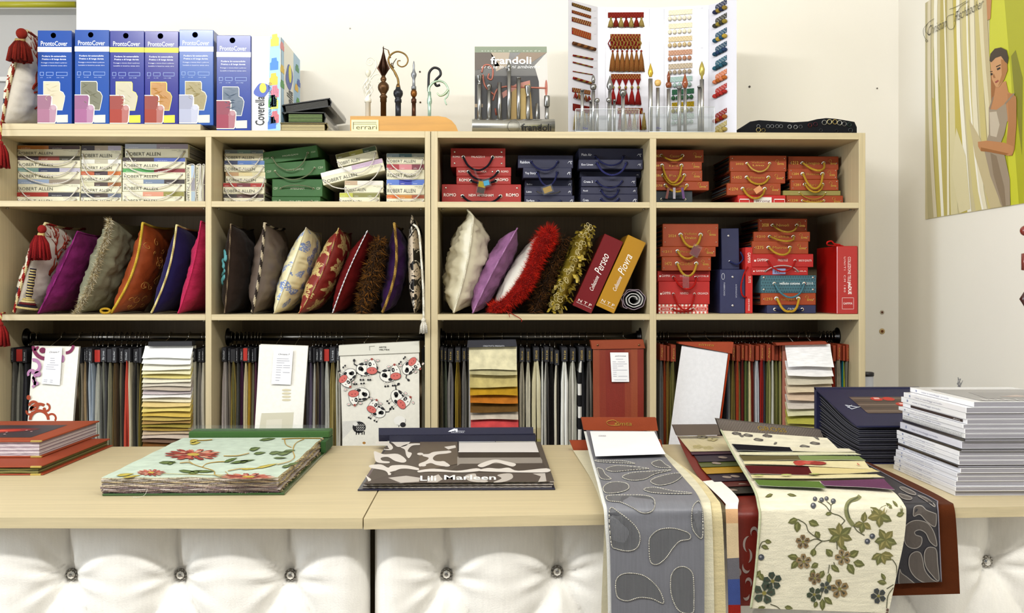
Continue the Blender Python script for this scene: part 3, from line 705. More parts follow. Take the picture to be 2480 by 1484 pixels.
for yl, yr, th in ((490, 524, 17), (550, 594, 13), (630, 660, 9), (690, 742, 24)): samp('red and gold twisted cord', lambda q: rope(q, 972, 1146, yl, yr, th, R1, G1))
def lowfringe(q, yl, yr):
    braid(q, 968, 1125, yl, yr, 36, R1, G2)
    for i in range(5): tassel(q, 990 + i * 30, yl + 44 + i * 8, yl + 100 + i * 8, 12, (R1, G1)[i % 2], R2, n=6)
samp('short red and gold fringe', lambda q: lowfringe(q, 775, 800))
def botfringe(q):
    braid(q, 974, 1130, 915, 945, 60, R1, R2)
    for i in range(4): tassel(q, 992 + i * 38, 985, 1150, 17, (G1, R1)[i % 2], G2, n=8)
samp('red braid with long gold tassels', botfringe)
def fr1(q):
    braid(q, 1285, 1600, 112, 110, 46, R1, R2, rows=3, n=26)
    for i in range(7): tassel(q, 1310 + i * 45, 160, 246, 26, (G1, R1)[i % 2], (G2, R2)[i % 2])
samp('red braid with alternating gold and red tassels', fr1)
def fr2(q):
    braid(q, 1306, 1572, 302, 302, 40, R1, G1, rows=2, n=20)
    for i in range(9):
        for s in (1, -1):
            x = 1312 + i * 30; q.tube([cp(x, 340, .004), cp(x + s * 26, 385, .005), cp(x, 440, .004)], .0018, G1 if s > 0 else R1, 5)
    braid(q, 1306, 1572, 345, 345, 85, R1, G1, rows=4, n=12)
    for i in range(7): tassel(q, 1326 + i * 42, 450, 636, 28, R2, G1, n=12)
samp('red and gold lattice fringe with long tassels', fr2)
def fr3(q):
    braid(q, 1312, 1572, 655, 655, 48, R1, G1, rows=3, n=22)
    for i in range(5):
        x = 1330 + i * 55
        q.face([cp(x - 26, 700, .003), cp(x + 26, 700, .003), cp(x, 768, .004)], R1); q.sphere(cp(x, 775, .005), .0042, G1, 7)
        tassel(q, x, 785, 930, 27, R1, '#a02420', n=13)
samp('deep red tassel fringe with gold knots', fr3)
def fr4(q):
    braid(q, 1370, 1590, 955, 955, 50, R1, G1, rows=2, n=16)
    for i in range(6): tassel(q, 1392 + i * 42, 1000, 1150, 20, (R1, G1)[i % 2], (R2, G2)[i % 2], n=8)
samp('red braid with mixed gold tassels', fr4)
def bob(q, y, c1, c2, w2=210, nb=5, x0=1820):
    braid(q, x0, x0 + w2, y + 4, y - 10, 44, c1, c2, rows=3, n=16)
    for i in range(nb):
        x = x0 + 12 + i * (w2 - 20) / (nb - .6); q.tube([cp(x, y + 44, .003), cp(x, y + 66, .004)], .001, c1, 4); q.sphere(cp(x, y + 80 - i * 3, .006), .0062, c2, 8)
for y, c1, c2, lb in ((90, '#e8e0c4', '#efe8d2', 'ivory bobble fringe'), (208, '#e6dcbe', '#eee6cc', 'cream bobble fringe'), (325, '#ddcdaa', '#cdb78c', 'beige bobble fringe'), (445, '#c9a08a', '#b58468', 'pink beige bobble fringe'), (565, '#c9b9a4', '#a99a84', 'taupe bobble fringe'),
                      (680, '#a8c0bc', '#9fb6b0', 'pale aqua bobble fringe'), (790, '#2f5c48', '#3f6a4a', 'dark green bobble fringe'), (905, '#c09a1c', '#8c8428', 'mustard bobble fringe'), (1010, '#b4c4bc', '#9cb0a8', 'pale green bobble fringe')):
    samp(lb, lambda q: bob(q, y, c1, c2, x0=1820 if y < 700 else 1850, w2=210 if y < 700 else 195))
for y, c1, c2 in ((50, '#2a2f4a', '#8a7434'), (170, '#3a3a34', '#8c7c34'), (300, '#2c5068', '#b0953e'), (420, '#28485f', '#2a3c5c'), (545, '#2c5c70', '#2c4c5c'), (665, '#cc7a54', '#b4642c'), (790, '#b03430', '#a02c28'), (1010, '#8c1f1c', '#9c5a2c'), (1120, '#b4a468', '#a89450')):
    def f1(q):
        braid(q, 2238, 2335, y, y - 58, 42, c1, mixc(c1, '#ffffff', .25), rows=3, n=9)
        for i in range(4): q.sphere(cp(2240 + i * 28, y + 62 - i * 14, .006), .0062, (c1, c2)[i % 2], 7, (1.3, 1, 1))
    samp('coloured braid with bobbles', f1)
q = MB()
for y in (75, 190, 310, 428): q.text('c. 1 / 100', 2050, 2125, 0, 8, '#77778a', mp=lambda u, w2: tuple(cp(u, y - w2, .0006)))
for y, x in ((100, 1160), (160, 1160), (215, 1160), (305, 1160), (430, 1170), (540, 1165), (605, 1160), (118, 1590), (310, 1595)): q.text('art. 20', x, x + 20, 0, 6, '#77778a', mp=lambda u, w2: tuple(cp(u, y - w2, .0006)))
q.build('caption', 'print', t)

# two clear acrylic stands full of rod samples
def acrylic(lab, X0, X1, Ytop, Y, rods, shape):
    global f, t
    f = Fr((K(X0, 0)[0] + K(X1, 0)[0]) / 2, 318, Y, ZT)
    t = thing('acrylic_stand', lab, 'display stand', f.o)
    dp = .03; g = lambda X, Yy, d=0: f(*K(X, Yy), d)
    q = MB(); th = .0022
    a, b = g(X0, 1150).x, g(X1, 1150).x; h = g(X0, Ytop).z
    q.box((a, 0, 0), (b, dp, th), '#eef2f4'); q.box((a, 0, th), (b, th, h), '#eef2f4'); q.box((a, dp - th, th), (b, dp, h * .8), '#eef2f4')
    for xx in (a, b - th): q.box((xx, th, th), (xx + th, dp - th, h * .85), '#eef2f4')
    q.box((a, 0, h * .62), (b, dp, h * .62 + th), '#eef2f4')
    q.build('clear_tray', 'acrylic', t)
    q = MB()
    for z in (0, h): q.tube([(a, -.0005, z + .001), (b, -.0005, z + .001)], .0009, '#dfe4e8', 5)
    for xx in (a, b): q.tube([(xx, -.0005, 0), (xx, -.0005, h)], .0009, '#dfe4e8', 5)
    q.build('polished_edge', 'plastic', t)
    q = MB(); q.text('The', X0 + 60, X0 + 105, 0, 16, '#3a3a8c', mp=lambda u, w2: tuple(g(u, 1140 - w2, -.0012)), shear=.2); q.build('lettering', 'print', t)
    for X, top, r, dy, fins, fm, fc, lb in rods:
        rod(K(X, 0)[0], top / 3.647, r, .006 + dy * .36, '#b4b4b4', 'steel', [(y / 3.647, ww / 3.647) for y, ww in fins] if fins else None, th, fm, fc, lb)
ball = lambda y0, r: [(y0, r * .5), (y0 - r * .3, r * .8), (y0 - r, r), (y0 - r * 1.7, r * .8), (y0 - r * 2, .1)]
drop = lambda y0, y1, r: [(y0, r * .55), (y0 - 8, r * .6), (y0 - (y0 - y1) * .25, r), (y0 - (y0 - y1) * .45, r * .85), (y0 - (y0 - y1) * .8, r * .3), (y1, .1)]
acrylic('clear acrylic stand holding steel curtain rods with grey finials', 1000, 1560, 965, 2.722,
        [(1063, 790, .0050, .03, [(790, 19), (784, 20), (782, 17), (780, .1)], 'steel', '#9a9a98', None),
         (1162, 790, .0052, .034, ball(785, 30) + [(722, 14), (690, 18), (660, 10), (648, 1)], 'steel', '#8c8c8a', 'grey cone finial'),
         (1140, 885, .0034, .05, [(885, 14), (870, 13), (868, .1)], 'steel', '#9a9a98', None), (1195, 905, .0040, .02, ball(900, 22), 'steel', '#9c9c9a', None),
         (1310, 790, .0050, .038, drop(785, 650, 30), 'steel', '#90908e', 'grey drop finial'), (1298, 905, .0040, .018, ball(900, 24), 'steel', '#9c9c9a', None),
         (1352, 880, .0034, .05, [(880, 14), (865, 13), (862, .1)], 'steel', '#9a9a98', None), (1425, 835, .0052, .03, ball(840, 33), 'steel', '#8a8a88', 'grey dome finial')], 0)
acrylic('clear acrylic stand holding rods with brass and brown wooden finials', 1650, 2225, 945, 2.722,
        [(1670, 685, .0060, .03, drop(668, 540, 24), 'foil', '#c8a838', 'brass drop finial'), (1735, 765, .0052, .03, ball(750, 30), 'plastic', '#d2aa62', 'pale wooden ball'),
         (1832, 775, .0056, .034, ball(765, 28) + [(712, 12), (660, 16), (618, 2)], 'gloss', '#7c3a18', 'brown wooden horn finial'), (1925, 775, .0056, .026, [(775, 18), (765, 30), (755, 20), (745, .1)], 'steel', '#888886', None),
         (1980, 770, .0048, .045, drop(765, 625, 28), 'gloss', '#8a4420', 'brown wooden drop finial'), (2100, 765, .0048, .018, [(765, 18), (752, 17), (750, .1)], 'steel', '#8e8e8c', None),
         (2128, 690, .0062, .036, [(690, 8), (660, 10), (640, 22), (600, 26), (560, 16), (525, 1)], 'foil', '#b8a858', 'brass flame finial')], 1)

# black roll-up holder with sample rings
f = Fr(1932, 323, 2.76, ZT); t = thing('ring_sample_holder', 'black fabric holder with rows of curtain rings lying on the bookcase', 'sample holder', f.o)
kk = lambda X, Y: (1760 + X / 2.65, Y / 2.65)
top = [(72, 830), (110, 808), (150, 780), (200, 772), (300, 778), (420, 786), (520, 780), (580, 765), (640, 758), (700, 762), (780, 775), (820, 782), (835, 815), (835, 856)]
A = [f(*kk(72, 856))] + [f(*kk(*p)) for p in top]; A = [Vector((p.x, 0, max(0, p.z))) for p in A]; n = len(A)
q = MB(); D = Vector((0, .16, 0)); cen = sum(A, Vector()) / n
A2 = [cen + (p - cen) * .97 + Vector((0, -.004, 0)) for p in A]; A2 = [Vector((p.x, p.y, max(.0008, p.z))) for p in A2]
q.face(A2, '#17181c')
for i in range(n): j = (i + 1) % n; q.face([A[i], A[i] + D, A[j] + D, A[j]], '#141519'); q.face([A2[i], A[i], A[j], A2[j]], '#191a1e')
q.face([p + D for p in A[::-1]], '#141519'); q.build('fabric_body', 'cloth', t)
for X, Y, r, c in [(200, 836, 14, '#9a8c5c'), (232, 838, 12, '#6a5c34')] + [(x, 812, 11, '#77787c') for x in (200, 262, 288, 320, 345)] + [(400, 815, 12, '#9a9ca0'), (438, 817, 12, '#94969a'), (470, 815, 11, '#55565a'), (530, 806, 12, '#5a2c2c'), (565, 800, 13, '#4c2a34')] + \
        [(622, 788, 15, '#8c8c88'), (655, 784, 15, '#b4ac88'), (690, 784, 15, '#b09c68'), (720, 790, 15, '#a4a4a0'), (750, 797, 14, '#77787a'), (782, 802, 13, '#3c4c48'), (600, 838, 10, '#44454a'), (700, 842, 10, '#3a3b40'), (790, 838, 14, '#44484c')]:
    c0 = f(*kk(X, Y), -.0055); rr = r * 4.3e-4
    q = MB(); q.tube([c0 + Vector((rr * math.cos(i * .449), 0, rr * math.sin(i * .449))) for i in range(14)], rr * .2, c, 5, closed=True); q.build('ring', 'steel', t)

# ------------------------------------------------------------------ poster on the side wall
def onX(px, py, X):
    dx = (px - CX) / F; a, d = dx * math.cos(YAW) + math.sin(YAW), -dx * math.sin(YAW) + math.cos(YAW)
    k = X / a; return Vector((X, k * d, EYE + k * (VY - py) / F))
pc = onX(2242, 530, XR); org = Vector((XR, pc.y, onX(2248, 530, XR).z))
t = thing('wall_poster', 'advertising poster with sheer curtain and dark-haired woman on the side wall', 'poster', org)
ztp = onX(2232, 14, XR).z - org.z; Wd = pc.y - onX(2660, 300, XR).y
q = MB(); q.box((-.0016, -Wd, 0), (-.0004, 0, ztp), '#cabf96'); q.build('sheet', 'paper', t)
q = MB(); KP = lambda X, Y: (1760 + X / 2.65, Y / 2.65)
def pp(L, col, d):
    pts = []
    for X, Y in L:
        v = onX(*KP(X, Y), XR) - org; pts.append(Vector((-.0017 - d * .0001, max(-Wd + .001, min(-.001, v.y)), max(.0012, min(ztp - .001, v.z)))))
    q.face(pts, col)
pp([(1690, -60), (2500, -300), (2500, 1320), (1770, 1345), (1690, 900)], '#a9aa1e', 1)            # lime ground
pp([(1700, -60), (1780, -80), (1830, 500), (1850, 900), (1880, 1340), (1830, 1340), (1790, 700), (1690, 350)], '#c6c832', 2)
pp([(1830, 360), (1850, 600), (1900, 1000), (1905, 500), (1860, 320)], '#7c7c18', 3)
lay = 3.0
for xt, xb, wdt, wb, col in ((1262, 1300, 40, 45, '#b5ab82'), (1335, 1375, 22, 18, '#eeeadb'), (1372, 1400, 40, 50, '#b8a95e'), (1420, 1450, 30, 45, '#d6cca0'), (1452, 1500, 26, 55, '#c0b04e'), (1480, 1545, 22, 26, '#f0ecdc'), (1510, 1600, 40, 60, '#cfc388'),
                              (1560, 1640, 26, 34, '#e4dcc0'), (1590, 1690, 30, 40, '#c8ba7a'), (1620, 1730, 36, 30, '#dcd2ae'), (1650, 1765, 30, 26, '#bfb088'), (1290, 1330, 20, 22, '#d4cab0'), (1400, 1425, 10, 14, '#eae4cc'), (1535, 1640, 9, 12, '#f2eee0')):
    n = 8; L = []; lay = lay + .5
    for i in range(n + 1):
        u = i / n; x = xt + (xb - xt) * u ** 1.6 + 6 * math.sin(u * 5 + xt); L.append((x, -120 + u * 1540, wdt + (wb - wdt) * u))
    pp([(x, y) for x, y, w2 in L] + [(x + w2, y) for x, y, w2 in L[::-1]], col, lay)
for L, col, d in (([(1290, 600), (1420, 700), (1520, 900), (1420, 1390), (1340, 1400), (1300, 1100)], '#bcae5a', 1.5), ([(1480, 820), (1540, 1000), (1570, 1340), (1500, 1380), (1450, 1100)], '#d9cfa6', 10.8),
                  ([(1560, 760), (1640, 900), (1770, 1335), (1700, 1345), (1600, 1000)], '#c3b48c', 11.5), ([(1330, 300), (1380, 600), (1360, 900), (1335, 700)], '#a8a254', 1.7)): pp(L, col, d)
SK, SK2, DR, DR2 = '#b98052', '#98602f', '#9c8c78', '#c3b6a2'
pp([(1672, -40), (1710, -60), (1700, 120), (1680, 130)], SK, 14)                                     # raised hand
pp([(1700, 380), (1712, 350), (1730, 470), (1735, 640), (1705, 660)], SK2, 14)                       # arm behind the curtain
pp([(1735, 540), (1800, 520), (1815, 590), (1865, 620), (1868, 700), (1850, 780), (1700, 780), (1690, 690), (1725, 610)], SK, 15)  # neck and shoulders
pp([(1810, 600), (1850, 600), (1868, 640), (1868, 800), (1855, 960), (1840, 1000), (1800, 990), (1805, 900), (1818, 760)], '#ab7446', 18)
pp([(1690, 700), (1740, 705), (1800, 660), (1812, 760), (1790, 860), (1770, 910), (1795, 1010), (1825, 1150), (1828, 1335), (1775, 1336), (1700, 1130), (1660, 960), (1690, 860)], DR, 16)
pp([(1695, 720), (1740, 715), (1760, 800), (1740, 880), (1700, 870)], DR2, 17); pp([(1700, 980), (1740, 1000), (1790, 1200), (1800, 1320), (1780, 1330), (1720, 1120)], '#86745e', 17)
pp([(1690, 700), (1716, 620), (1722, 622), (1700, 704)], '#8a7a68', 18); pp([(1790, 665), (1850, 598), (1858, 602), (1800, 668)], '#8a7a68', 19)
pp([(1620, 910), (1680, 902), (1790, 915), (1850, 940), (1846, 985), (1820, 1000), (1700, 975), (1640, 970), (1622, 940)], SK, 19)
pp([(1640, 945), (1700, 958), (1820, 985), (1800, 996), (1690, 975), (1640, 968)], SK2, 20)
pp([(1700, 400), (1712, 360), (1760, 340), (1805, 380), (1812, 450), (1790, 510), (1755, 560), (1735, 555), (1712, 510)], '#c79466', 21)   # face
pp([(1770, 380), (1808, 390), (1812, 450), (1785, 515), (1750, 555), (1775, 480)], '#a8713e', 22)
pp([(1696, 390), (1702, 345), (1730, 312), (1770, 304), (1806, 322), (1818, 370), (1812, 410), (1795, 395), (1770, 360), (1735, 372), (1708, 400)], '#3a2a1e', 23)
for L, col in (([(1742, 440), (1764, 430), (1768, 440), (1748, 452)], '#2a1a12'), ([(1702, 470), (1716, 468), (1717, 482), (1704, 484)], '#2a1a12'), ([(1738, 425), (1768, 412), (1770, 418), (1740, 432)], '#4a3018'), ([(1700, 458), (1716, 455), (1716, 460), (1701, 464)], '#4a3018'),
               ([(1722, 470), (1735, 498), (1724, 502), (1718, 490)], '#9c6436'), ([(1730, 525), (1752, 512), (1756, 520), (1738, 534)], '#9a4238')): pp(L, col, 25)
def ptext(s, x0, y0, x1, y1, h, **kw):
    def mp(u, w2):
        k = (u - x0) / (x1 - x0); v = onX(*KP(u, y0 + (y1 - y0) * k - w2), XR) - org; return (-.0048, v.y, v.z)
    q.text(s, x0, x1, 0, h, '#2a2822', mp=mp, **kw)
ptext('Christian', 1300, 232, 1420, 172, 62, shear=.45, bold=-.012); ptext('Fischbacher', 1470, 142, 1658, 46, 62, shear=.45, bold=-.012)
def pcurve(L):
    pts = [onX(*KP(*p), XR) - org for p in L]; q.tube(cr([Vector((-.0048, p.y, p.z)) for p in pts], 5), .0006, '#2a2822', 4)
pcurve([(1300, 150), (1272, 190), (1280, 240), (1300, 262), (1292, 270), (1285, 255)]); pcurve([(1340, 120), (1300, 150), (1285, 200), (1310, 225)]); pcurve([(1470, 90), (1425, 110), (1430, 180), (1470, 175), (1500, 60), (1560, 10)]); pcurve([(1440, 60), (1490, 40), (1550, 5)])
q.build('printed_picture', 'print', t)
# ------------------------------------------------------------------ boxes and swatch books on the shelves
def sbook(name, lab, cat, x0, x1, zb, h, Y, dp, front, side, texts=(), bands=None, rivets=(), handle=None, tilt=0.0, group=None, mat_='board', bandh=.37, pages=True, rv='#d8d4cc', rr=.0028, extra=None, yaw=0.0):
    """swatch book or box lying with its spine to the front; x0,x1 px on plane Y, zb world base, h metres"""
    a, b = P(x0, 500, Y).x, P(x1, 500, Y).x; wd = b - a; dp = min(dp, SY + SD - .009 - Y); zb += wd / 2 * abs(math.sin(tilt))
    t = thing(name, lab, cat, ((a + b) / 2, Y, zb), (0, tilt, yaw), group); X0 = -wd / 2
    q = MB(); q.box((X0, 0, 0), (-X0, min(dp, .014) if pages else dp, h), front, .0012); q.build('spine', mat_, t)
    if pages:
        q = MB(); q.box((X0 + .001, .0142, 0), (-X0 - .001, dp, .0022), front, .0006); q.box((X0 + .001, .0142, h - .0022), (-X0 - .001, dp, h), front, .0006); q.build('covers', mat_, t)
        q = MB(); n = max(3, int(h / .004)); rnd = random.Random(lab)
        for i in range(n):
            z0, z1 = .0026 + (h - .0052) * i / n, .0026 + (h - .0052) * (i + .82) / n
            c = side[i % len(side)]; e = rnd.uniform(0, .004)
            q.box((X0 + .003 + e, .0145, z0), (-X0 - .003 - e, dp - .004, z1), c)
        q.build('swatches', 'cloth', t)
    if bands:
        n = len(bands); z0 = h * (1 - bandh)
        for i, c in enumerate(bands):
            q = MB(); u0, u1 = X0 + wd * i / n, X0 + wd * (i + 1) / n
            q.face([(u0 + (.0006 if i == 0 else 0), -.0006, z0), (u1 - (.0006 if i == n - 1 else 0), -.0006, z0), (u1 - (.0006 if i == n - 1 else 0), -.0006, h - .0008), (u0 + (.0006 if i == 0 else 0), -.0006, h - .0008)], c)
            q.text(('linen', 'sand', 'ocean', 'pomegranate', 'coffee', 'amethyst')[(i + len(lab)) % 6], u0 + wd / n * .12, u0 + wd / n * .42, z0 + h * .06, h * .075, mixc(c, '#ffffff', .6), mp=mapfront(-.0009)); q.build('colour_band', 'print', t)
    if texts:
        q = MB()
        for tx in texts:
            s, u0, u1, z, hh, c = tx[:6]; kw = tx[6] if len(tx) > 6 else {}
            q.text(s, X0 + wd * u0, X0 + wd * u1, h * z, h * hh, c, mp=mapfront(-.0010), **kw)
        q.build('lettering', 'foil' if texts[0][5] in GOLDS else 'print', t)
    for (u, z) in rivets:
        q = MB(); q.lathe([(rr, 0), (rr * .9, .0012), (rr * .3, .0016)], rv, 10, Matrix.Translation((X0 + wd * u, -.0002, h * z)) @ Matrix.Rotation(math.pi / 2, 4, 'X')); q.build('rivet', 'chrome', t)
    if handle:
        u0, u1, z, sag, c, r = handle[:6]; out = handle[6] if len(handle) > 6 else .012; sk = handle[7] if len(handle) > 7 else 0
        x0_, x1_ = X0 + wd * u0, X0 + wd * u1; pts = []
        for i in range(9):
            v = i / 8; xx = x0_ + (x1_ - x0_) * v + sk * math.sin(math.pi * v); fl = (Z2 if zb > Z2 - .02 else Z3) - zb + r + .003 + xx * math.sin(tilt); pts.append((xx, -.001 - out * math.sin(math.pi * v) ** .6 - r, max(fl, h * z - sag * (1 - (2 * v - 1) ** 2) ** .75)))
        q = MB(); q.tube(cr(pts, 3), r, c, 7); q.build('cord_handle', 'cord', t)
        for xx in (x0_, x1_):
            q = MB(); q.lathe([(r * 1.9, 0), (r * 1.9, .0012), (r * 1.2, .0012)], rv, 12, Matrix.Translation((xx, -.0002, h * z)) @ Matrix.Rotation(math.pi / 2, 4, 'X')); q.build('eyelet', 'chrome', t)
    if extra: extra(t, X0, wd, h)
    return t
GOLDS = ('#c9a04a', '#8c6a2c', '#b48c3c', '#6c4a1c')
RB = 2.83
def pxh(n, Y=RB): return n * Y / F
GT = '#4e4f48'
# cream books with a colour band, in stacks: (label colours, x0, x1, bands), listed from the shelf up
def cream_stack(rows, heights, Y, dp, cordc='#ddd8d0'):
    z = Z2
    for (lab, x0, x1, bands, txt), hp in zip(rows, heights):
        h = pxh(hp, Y); sd = [mixc(bands[i % len(bands)], '#c9c4b0', .45) for i in range(4)]
        rnd = random.Random(lab); tx = [('ROBERT ALLEN', .025, .56 if x1 - x0 > 120 else .76, .12, .25, GT), ('color library', .74, .96, .50, .07, '#8a8a80'), ('collection', .82, .96, .41, .05, '#8a8a80')]
        sbook('swatch_book', lab, 'swatch book', x0, x1, z + .0004, h - .0006, Y, dp, '#dedac0', sd, tx, bands,
              handle=(rnd.uniform(.01, .06), rnd.uniform(.93, .99), rnd.uniform(.3, .7), rnd.uniform(.030, .052), cordc, .0016, rnd.uniform(.006, .010) + .001 * (ord(txt) % 3), rnd.uniform(-.02, .02)), group='cream swatch books')
        z += h
cream_stack([('cream swatch book with a red and dark navy band', 41, 193, ('#9c2a22', '#2c2a34'), 'a'), ('cream swatch book with a pale blue and taupe band', 43, 194.5, ('#8ea0bc', '#8c8070'), 'b'), ('cream swatch book with a teal, navy and lilac band', 43, 194.5, ('#6d8f88', '#2f3a5e', '#b4b0c0'), 'c'),
             ('cream swatch book with a dark plum, brick red and olive band', 43, 194.5, ('#34222c', '#7a3022', '#403a28'), 'd'), ('cream swatch book with an orange and dark brown band', 42, 194, ('#a8682c', '#3c2420'), 'e')], (29, 31, 27.5, 28, 25.5), RB, .22)
cream_stack([('cream swatch book with a navy, brown and slate band', 195.5, 294, ('#2a2a36', '#40302e', '#5c6274'), 'f'), ('cream swatch book with a pale cream, dark brown and rust band', 195.5, 294, ('#c8c4a4', '#43302a', '#8c5426'), 'g'), ('cream swatch book with two rust ends and a dark middle band', 196, 293.5, ('#b4562c', '#3e2a30', '#b8662a'), 'h'),
             ('cream swatch book with a white and greige band', 197, 294, ('#d8d8d0', '#b4ae98', '#dadad6'), 'i'), ('cream swatch book with a black, taupe and lilac band', 197, 294, ('#2e262c', '#9a8c7c', '#a09aac'), 'j')], (27, 26.5, 26.5, 28.5, 33), RB + .002, .22)
cream_stack([('cream swatch book with a pale, salmon and olive band', 296, 446, ('#cfccb8', '#c88a70', '#85803c'), 'k'), ('cream swatch book with a pale, slate blue and charcoal band', 297, 448, ('#d0ccb8', '#6c7c94', '#352c2c'), 'l'), ('cream swatch book with a green and burgundy band', 297, 449, ('#4c9850', '#7c2a30'), 'm'),
             ('cream swatch book with a dark brown and royal blue band', 297, 449, ('#2e2228', '#4658a4'), 'n'), ('cream swatch book with a slate and mauve grey band', 302.5, 456, ('#9aa0b0', '#8c8290'), 'o')], (31, 29.5, 26, 26, 33), RB - .002, .22)
def upright(lab, x0, x1, bands, text):
    a, b = P(x0, 440, RB).x, P(x1, 440, RB).x; wd, h = b - a, pxh(95)
    t = thing('swatch_book', lab, 'swatch book', ((a + b) / 2, RB, Z2 + .0004), group='cream swatch books')
    q = MB(); q.box((-wd / 2, 0, 0), (wd / 2, .21, h), '#dedac0', .001); q.build('spine', 'board', t)
    for i, c in enumerate(bands):
        q = MB(); q.face([(wd * .06, -.0006, h * i / len(bands) + .001), (wd / 2 - .0006, -.0006, h * i / len(bands) + .001), (wd / 2 - .0006, -.0006, h * (i + 1) / len(bands) - .0003), (wd * .06, -.0006, h * (i + 1) / len(bands) - .0003)], c); q.build('colour_band', 'print', t)
    q = MB(); q.text(text, 0, h * .82, 0, wd * .26, GT, mp=lambda u, w2: (-wd * .40 + w2, -.0008, h * .93 - u)); q.build('lettering', 'print', t)
    q = MB(); q.tube(cr([(-wd * .2, -.003, h), (wd * .5, -.006, h * .98), (wd * .3, -.012, h * .6), (-wd * .3, -.012, h * .3), (-wd * .1, -.010, h * .05)], 5), .0015, '#d8d4cc', 6); q.build('cord_handle', 'cord', t)
upright('cream swatch book standing upright with a pale blue edge band', 450.5, 473, ('#a8bccc', '#9a98a4', '#b0c4dc'), 'ROBERT ALLEN')
upright('cream swatch book standing upright with a white edge band', 474, 488.5, ('#d8d6c8', '#d0ccc0'), 'ROBERT ALLEN')
upright('slim dark maroon swatch book standing upright against the divider', 489.2, 497, ('#3c222c', '#40242e'), '  ')
cream_stack([('cream swatch book with a black and brown band', 541, 639, ('#2a2626', '#4a2e2c', '#3c2c28'), 'p'), ('cream swatch book with a scarlet and burgundy band', 540, 640, ('#9c2622', '#6c2430', '#a02a24'), 'q'), ('cream swatch book with a tan and pale yellow band', 546, 643, ('#b08c64', '#d2c490', '#cfc8a0'), 'r'),
             ('cream swatch book with a navy and bright blue band', 543, 641, ('#2a3454', '#4a70b4', '#5878b0'), 's'), ('cream swatch book with a grey and teal grey band', 543.5, 638, ('#5e6a72', '#64827e', '#5a6a70'), 't')], (26, 26.5, 26, 28, 26), RB, .22)
cream_stack([('cream swatch book with an orange, amber and brick band', 936, 1028, ('#c86420', '#c07c2c', '#9c4a28'), 'u'), ('cream swatch book with three blues in its band', 936, 1028, ('#5474c0', '#2c3ca4', '#5070c4'), 'v'), ('cream swatch book with a red, pink and maroon band', 936, 1028, ('#a02834', '#c87c84', '#74283a'), 'w'),
             ('cream swatch book with a slate and dark teal band', 936, 1028, ('#6c7c84', '#3c565a', '#7c8078'), 'x')], (25, 37, 37, 26), RB, .22)
# loose tilted cream books beside that stack
def cream_one(lab, x0, x1, zb, hp, bands, tilt, Y=RB, **kw):
    tx = [('ROBERT ALLEN', .03, .55, .12, .25, GT), ('color library', .74, .96, .50, .07, '#8a8a80'), ('collection', .82, .96, .41, .05, '#8a8a80')]
    return sbook('swatch_book', lab, 'swatch book', x0, x1, zb, pxh(hp, Y), Y, .22, '#dedac0', [mixc(b, '#c9c4b0', .4) for b in bands], tx, bands, handle=kw.get('handle', (.02, .96, .4, .045, '#ddd8d0', .0016, .012)), tilt=tilt, group='cream swatch books')
cream_one('cream swatch book with a lime and olive band', 822, 919, Z2 + .0004, 29, ('#b4b848', '#7c7a40', '#7c7c44'), 0)
cream_one('cream swatch book with a tan and white band', 834.5, 928, Z2 + pxh(29) + .0008, 29, ('#b49c80', '#d4d0c8', '#d6d2ca'), 0)
cream_one('tilted cream swatch book with a white and lilac band', 781, 935, P(775, 449, RB).z, 31, ('#dcdcd8', '#b8a0b8'), math.radians(-13.9), RB)
cream_one('tilted cream swatch book with an olive and dark green band', 818, 918, P(815, 405, RB).z, 31, ('#5c5828', '#7c7830', '#33452c'), math.radians(-13.2), RB)
# green boxes
GR = '#2c5a28'
def green(lab, x0, x1, zb, hp, mid, tilt=0.0, sag=.03):
    sbook('sample_box', lab, 'box', x0, x1, zb, pxh(hp), RB, .22, GR, ['#24481f', '#3a6430'], [('CDF', .03, .11, .40, .13, '#b4bca0'), (mid, .36, .64, .40, .12, '#b4bca0'), ('CDF', .88, .96, .40, .13, '#b4bca0')], handle=(.17, .82, .46, sag, '#6a7458', .0018, .012), tilt=tilt, group='green boxes', rv='#a8b094', pages=False)
green('green box under the others in its stack, cut off by the shelf edge', 658, 776, Z2 + .0004, 19, 'SURI', sag=.004)
green('green box lying level, second from the bottom of its stack', 659, 781, Z2 + pxh(19) + .001, 42, 'AMERSHAM', sag=-.008)
green('slightly tilted green box, second from the top of its stack', 642, 790, Z2 + pxh(61) + .0016, 36, 'FARNE LINENS', math.radians(-4.6))
green('most tilted green box, at the top of its stack', 638, 772, P(638, 398, RB).z, 29, 'MORGAN', math.radians(-8.0), .045)
# red boxes with black cords
RD = '#97201a'
def redbox(lab, x0, x1, zb, hp, txt, riv, sag, handle=(.22, .77, .5), Y=2.815):
    sbook('sample_box', lab, 'box', x0, x1, zb, pxh(hp, Y), Y, .22, RD, ['#8c2018'], txt, handle=(handle[0], handle[1], handle[2], sag, '#18161e', .0030, .014), rivets=riv, group='red boxes', pages=False, rv='#e0dcd4', rr=.0030)
W_ = '#ece4dc'; z = Z2 + .0004; y_ = 2.815
redbox('biggest red box with black cord, lowest of its stack', 1070, 1262, z, 49, [('ROMO', .025, .18, .40, .15, W_, {'bold': .01}), ('NEW AMERSHAM', .34, .65, .40, .12, W_, {'bold': .01}), ('ROMO', .81, .97, .40, .15, W_, {'bold': .01})], [(.05, .82), (.95, .82), (.05, .10), (.95, .10)], .024, (.26, .74, .42)); z += pxh(49, y_) + .0004
redbox('thin red box lying directly on the biggest red one', 1105.5, 1237.5, z, 19, [('ROMO', .05, .24, .35, .35, W_, {'bold': .01}), ('ROMO', .75, .95, .40, .35, W_, {'bold': .01})], [], .010, (.27, .72, .45)); z += pxh(19, y_) + .0004
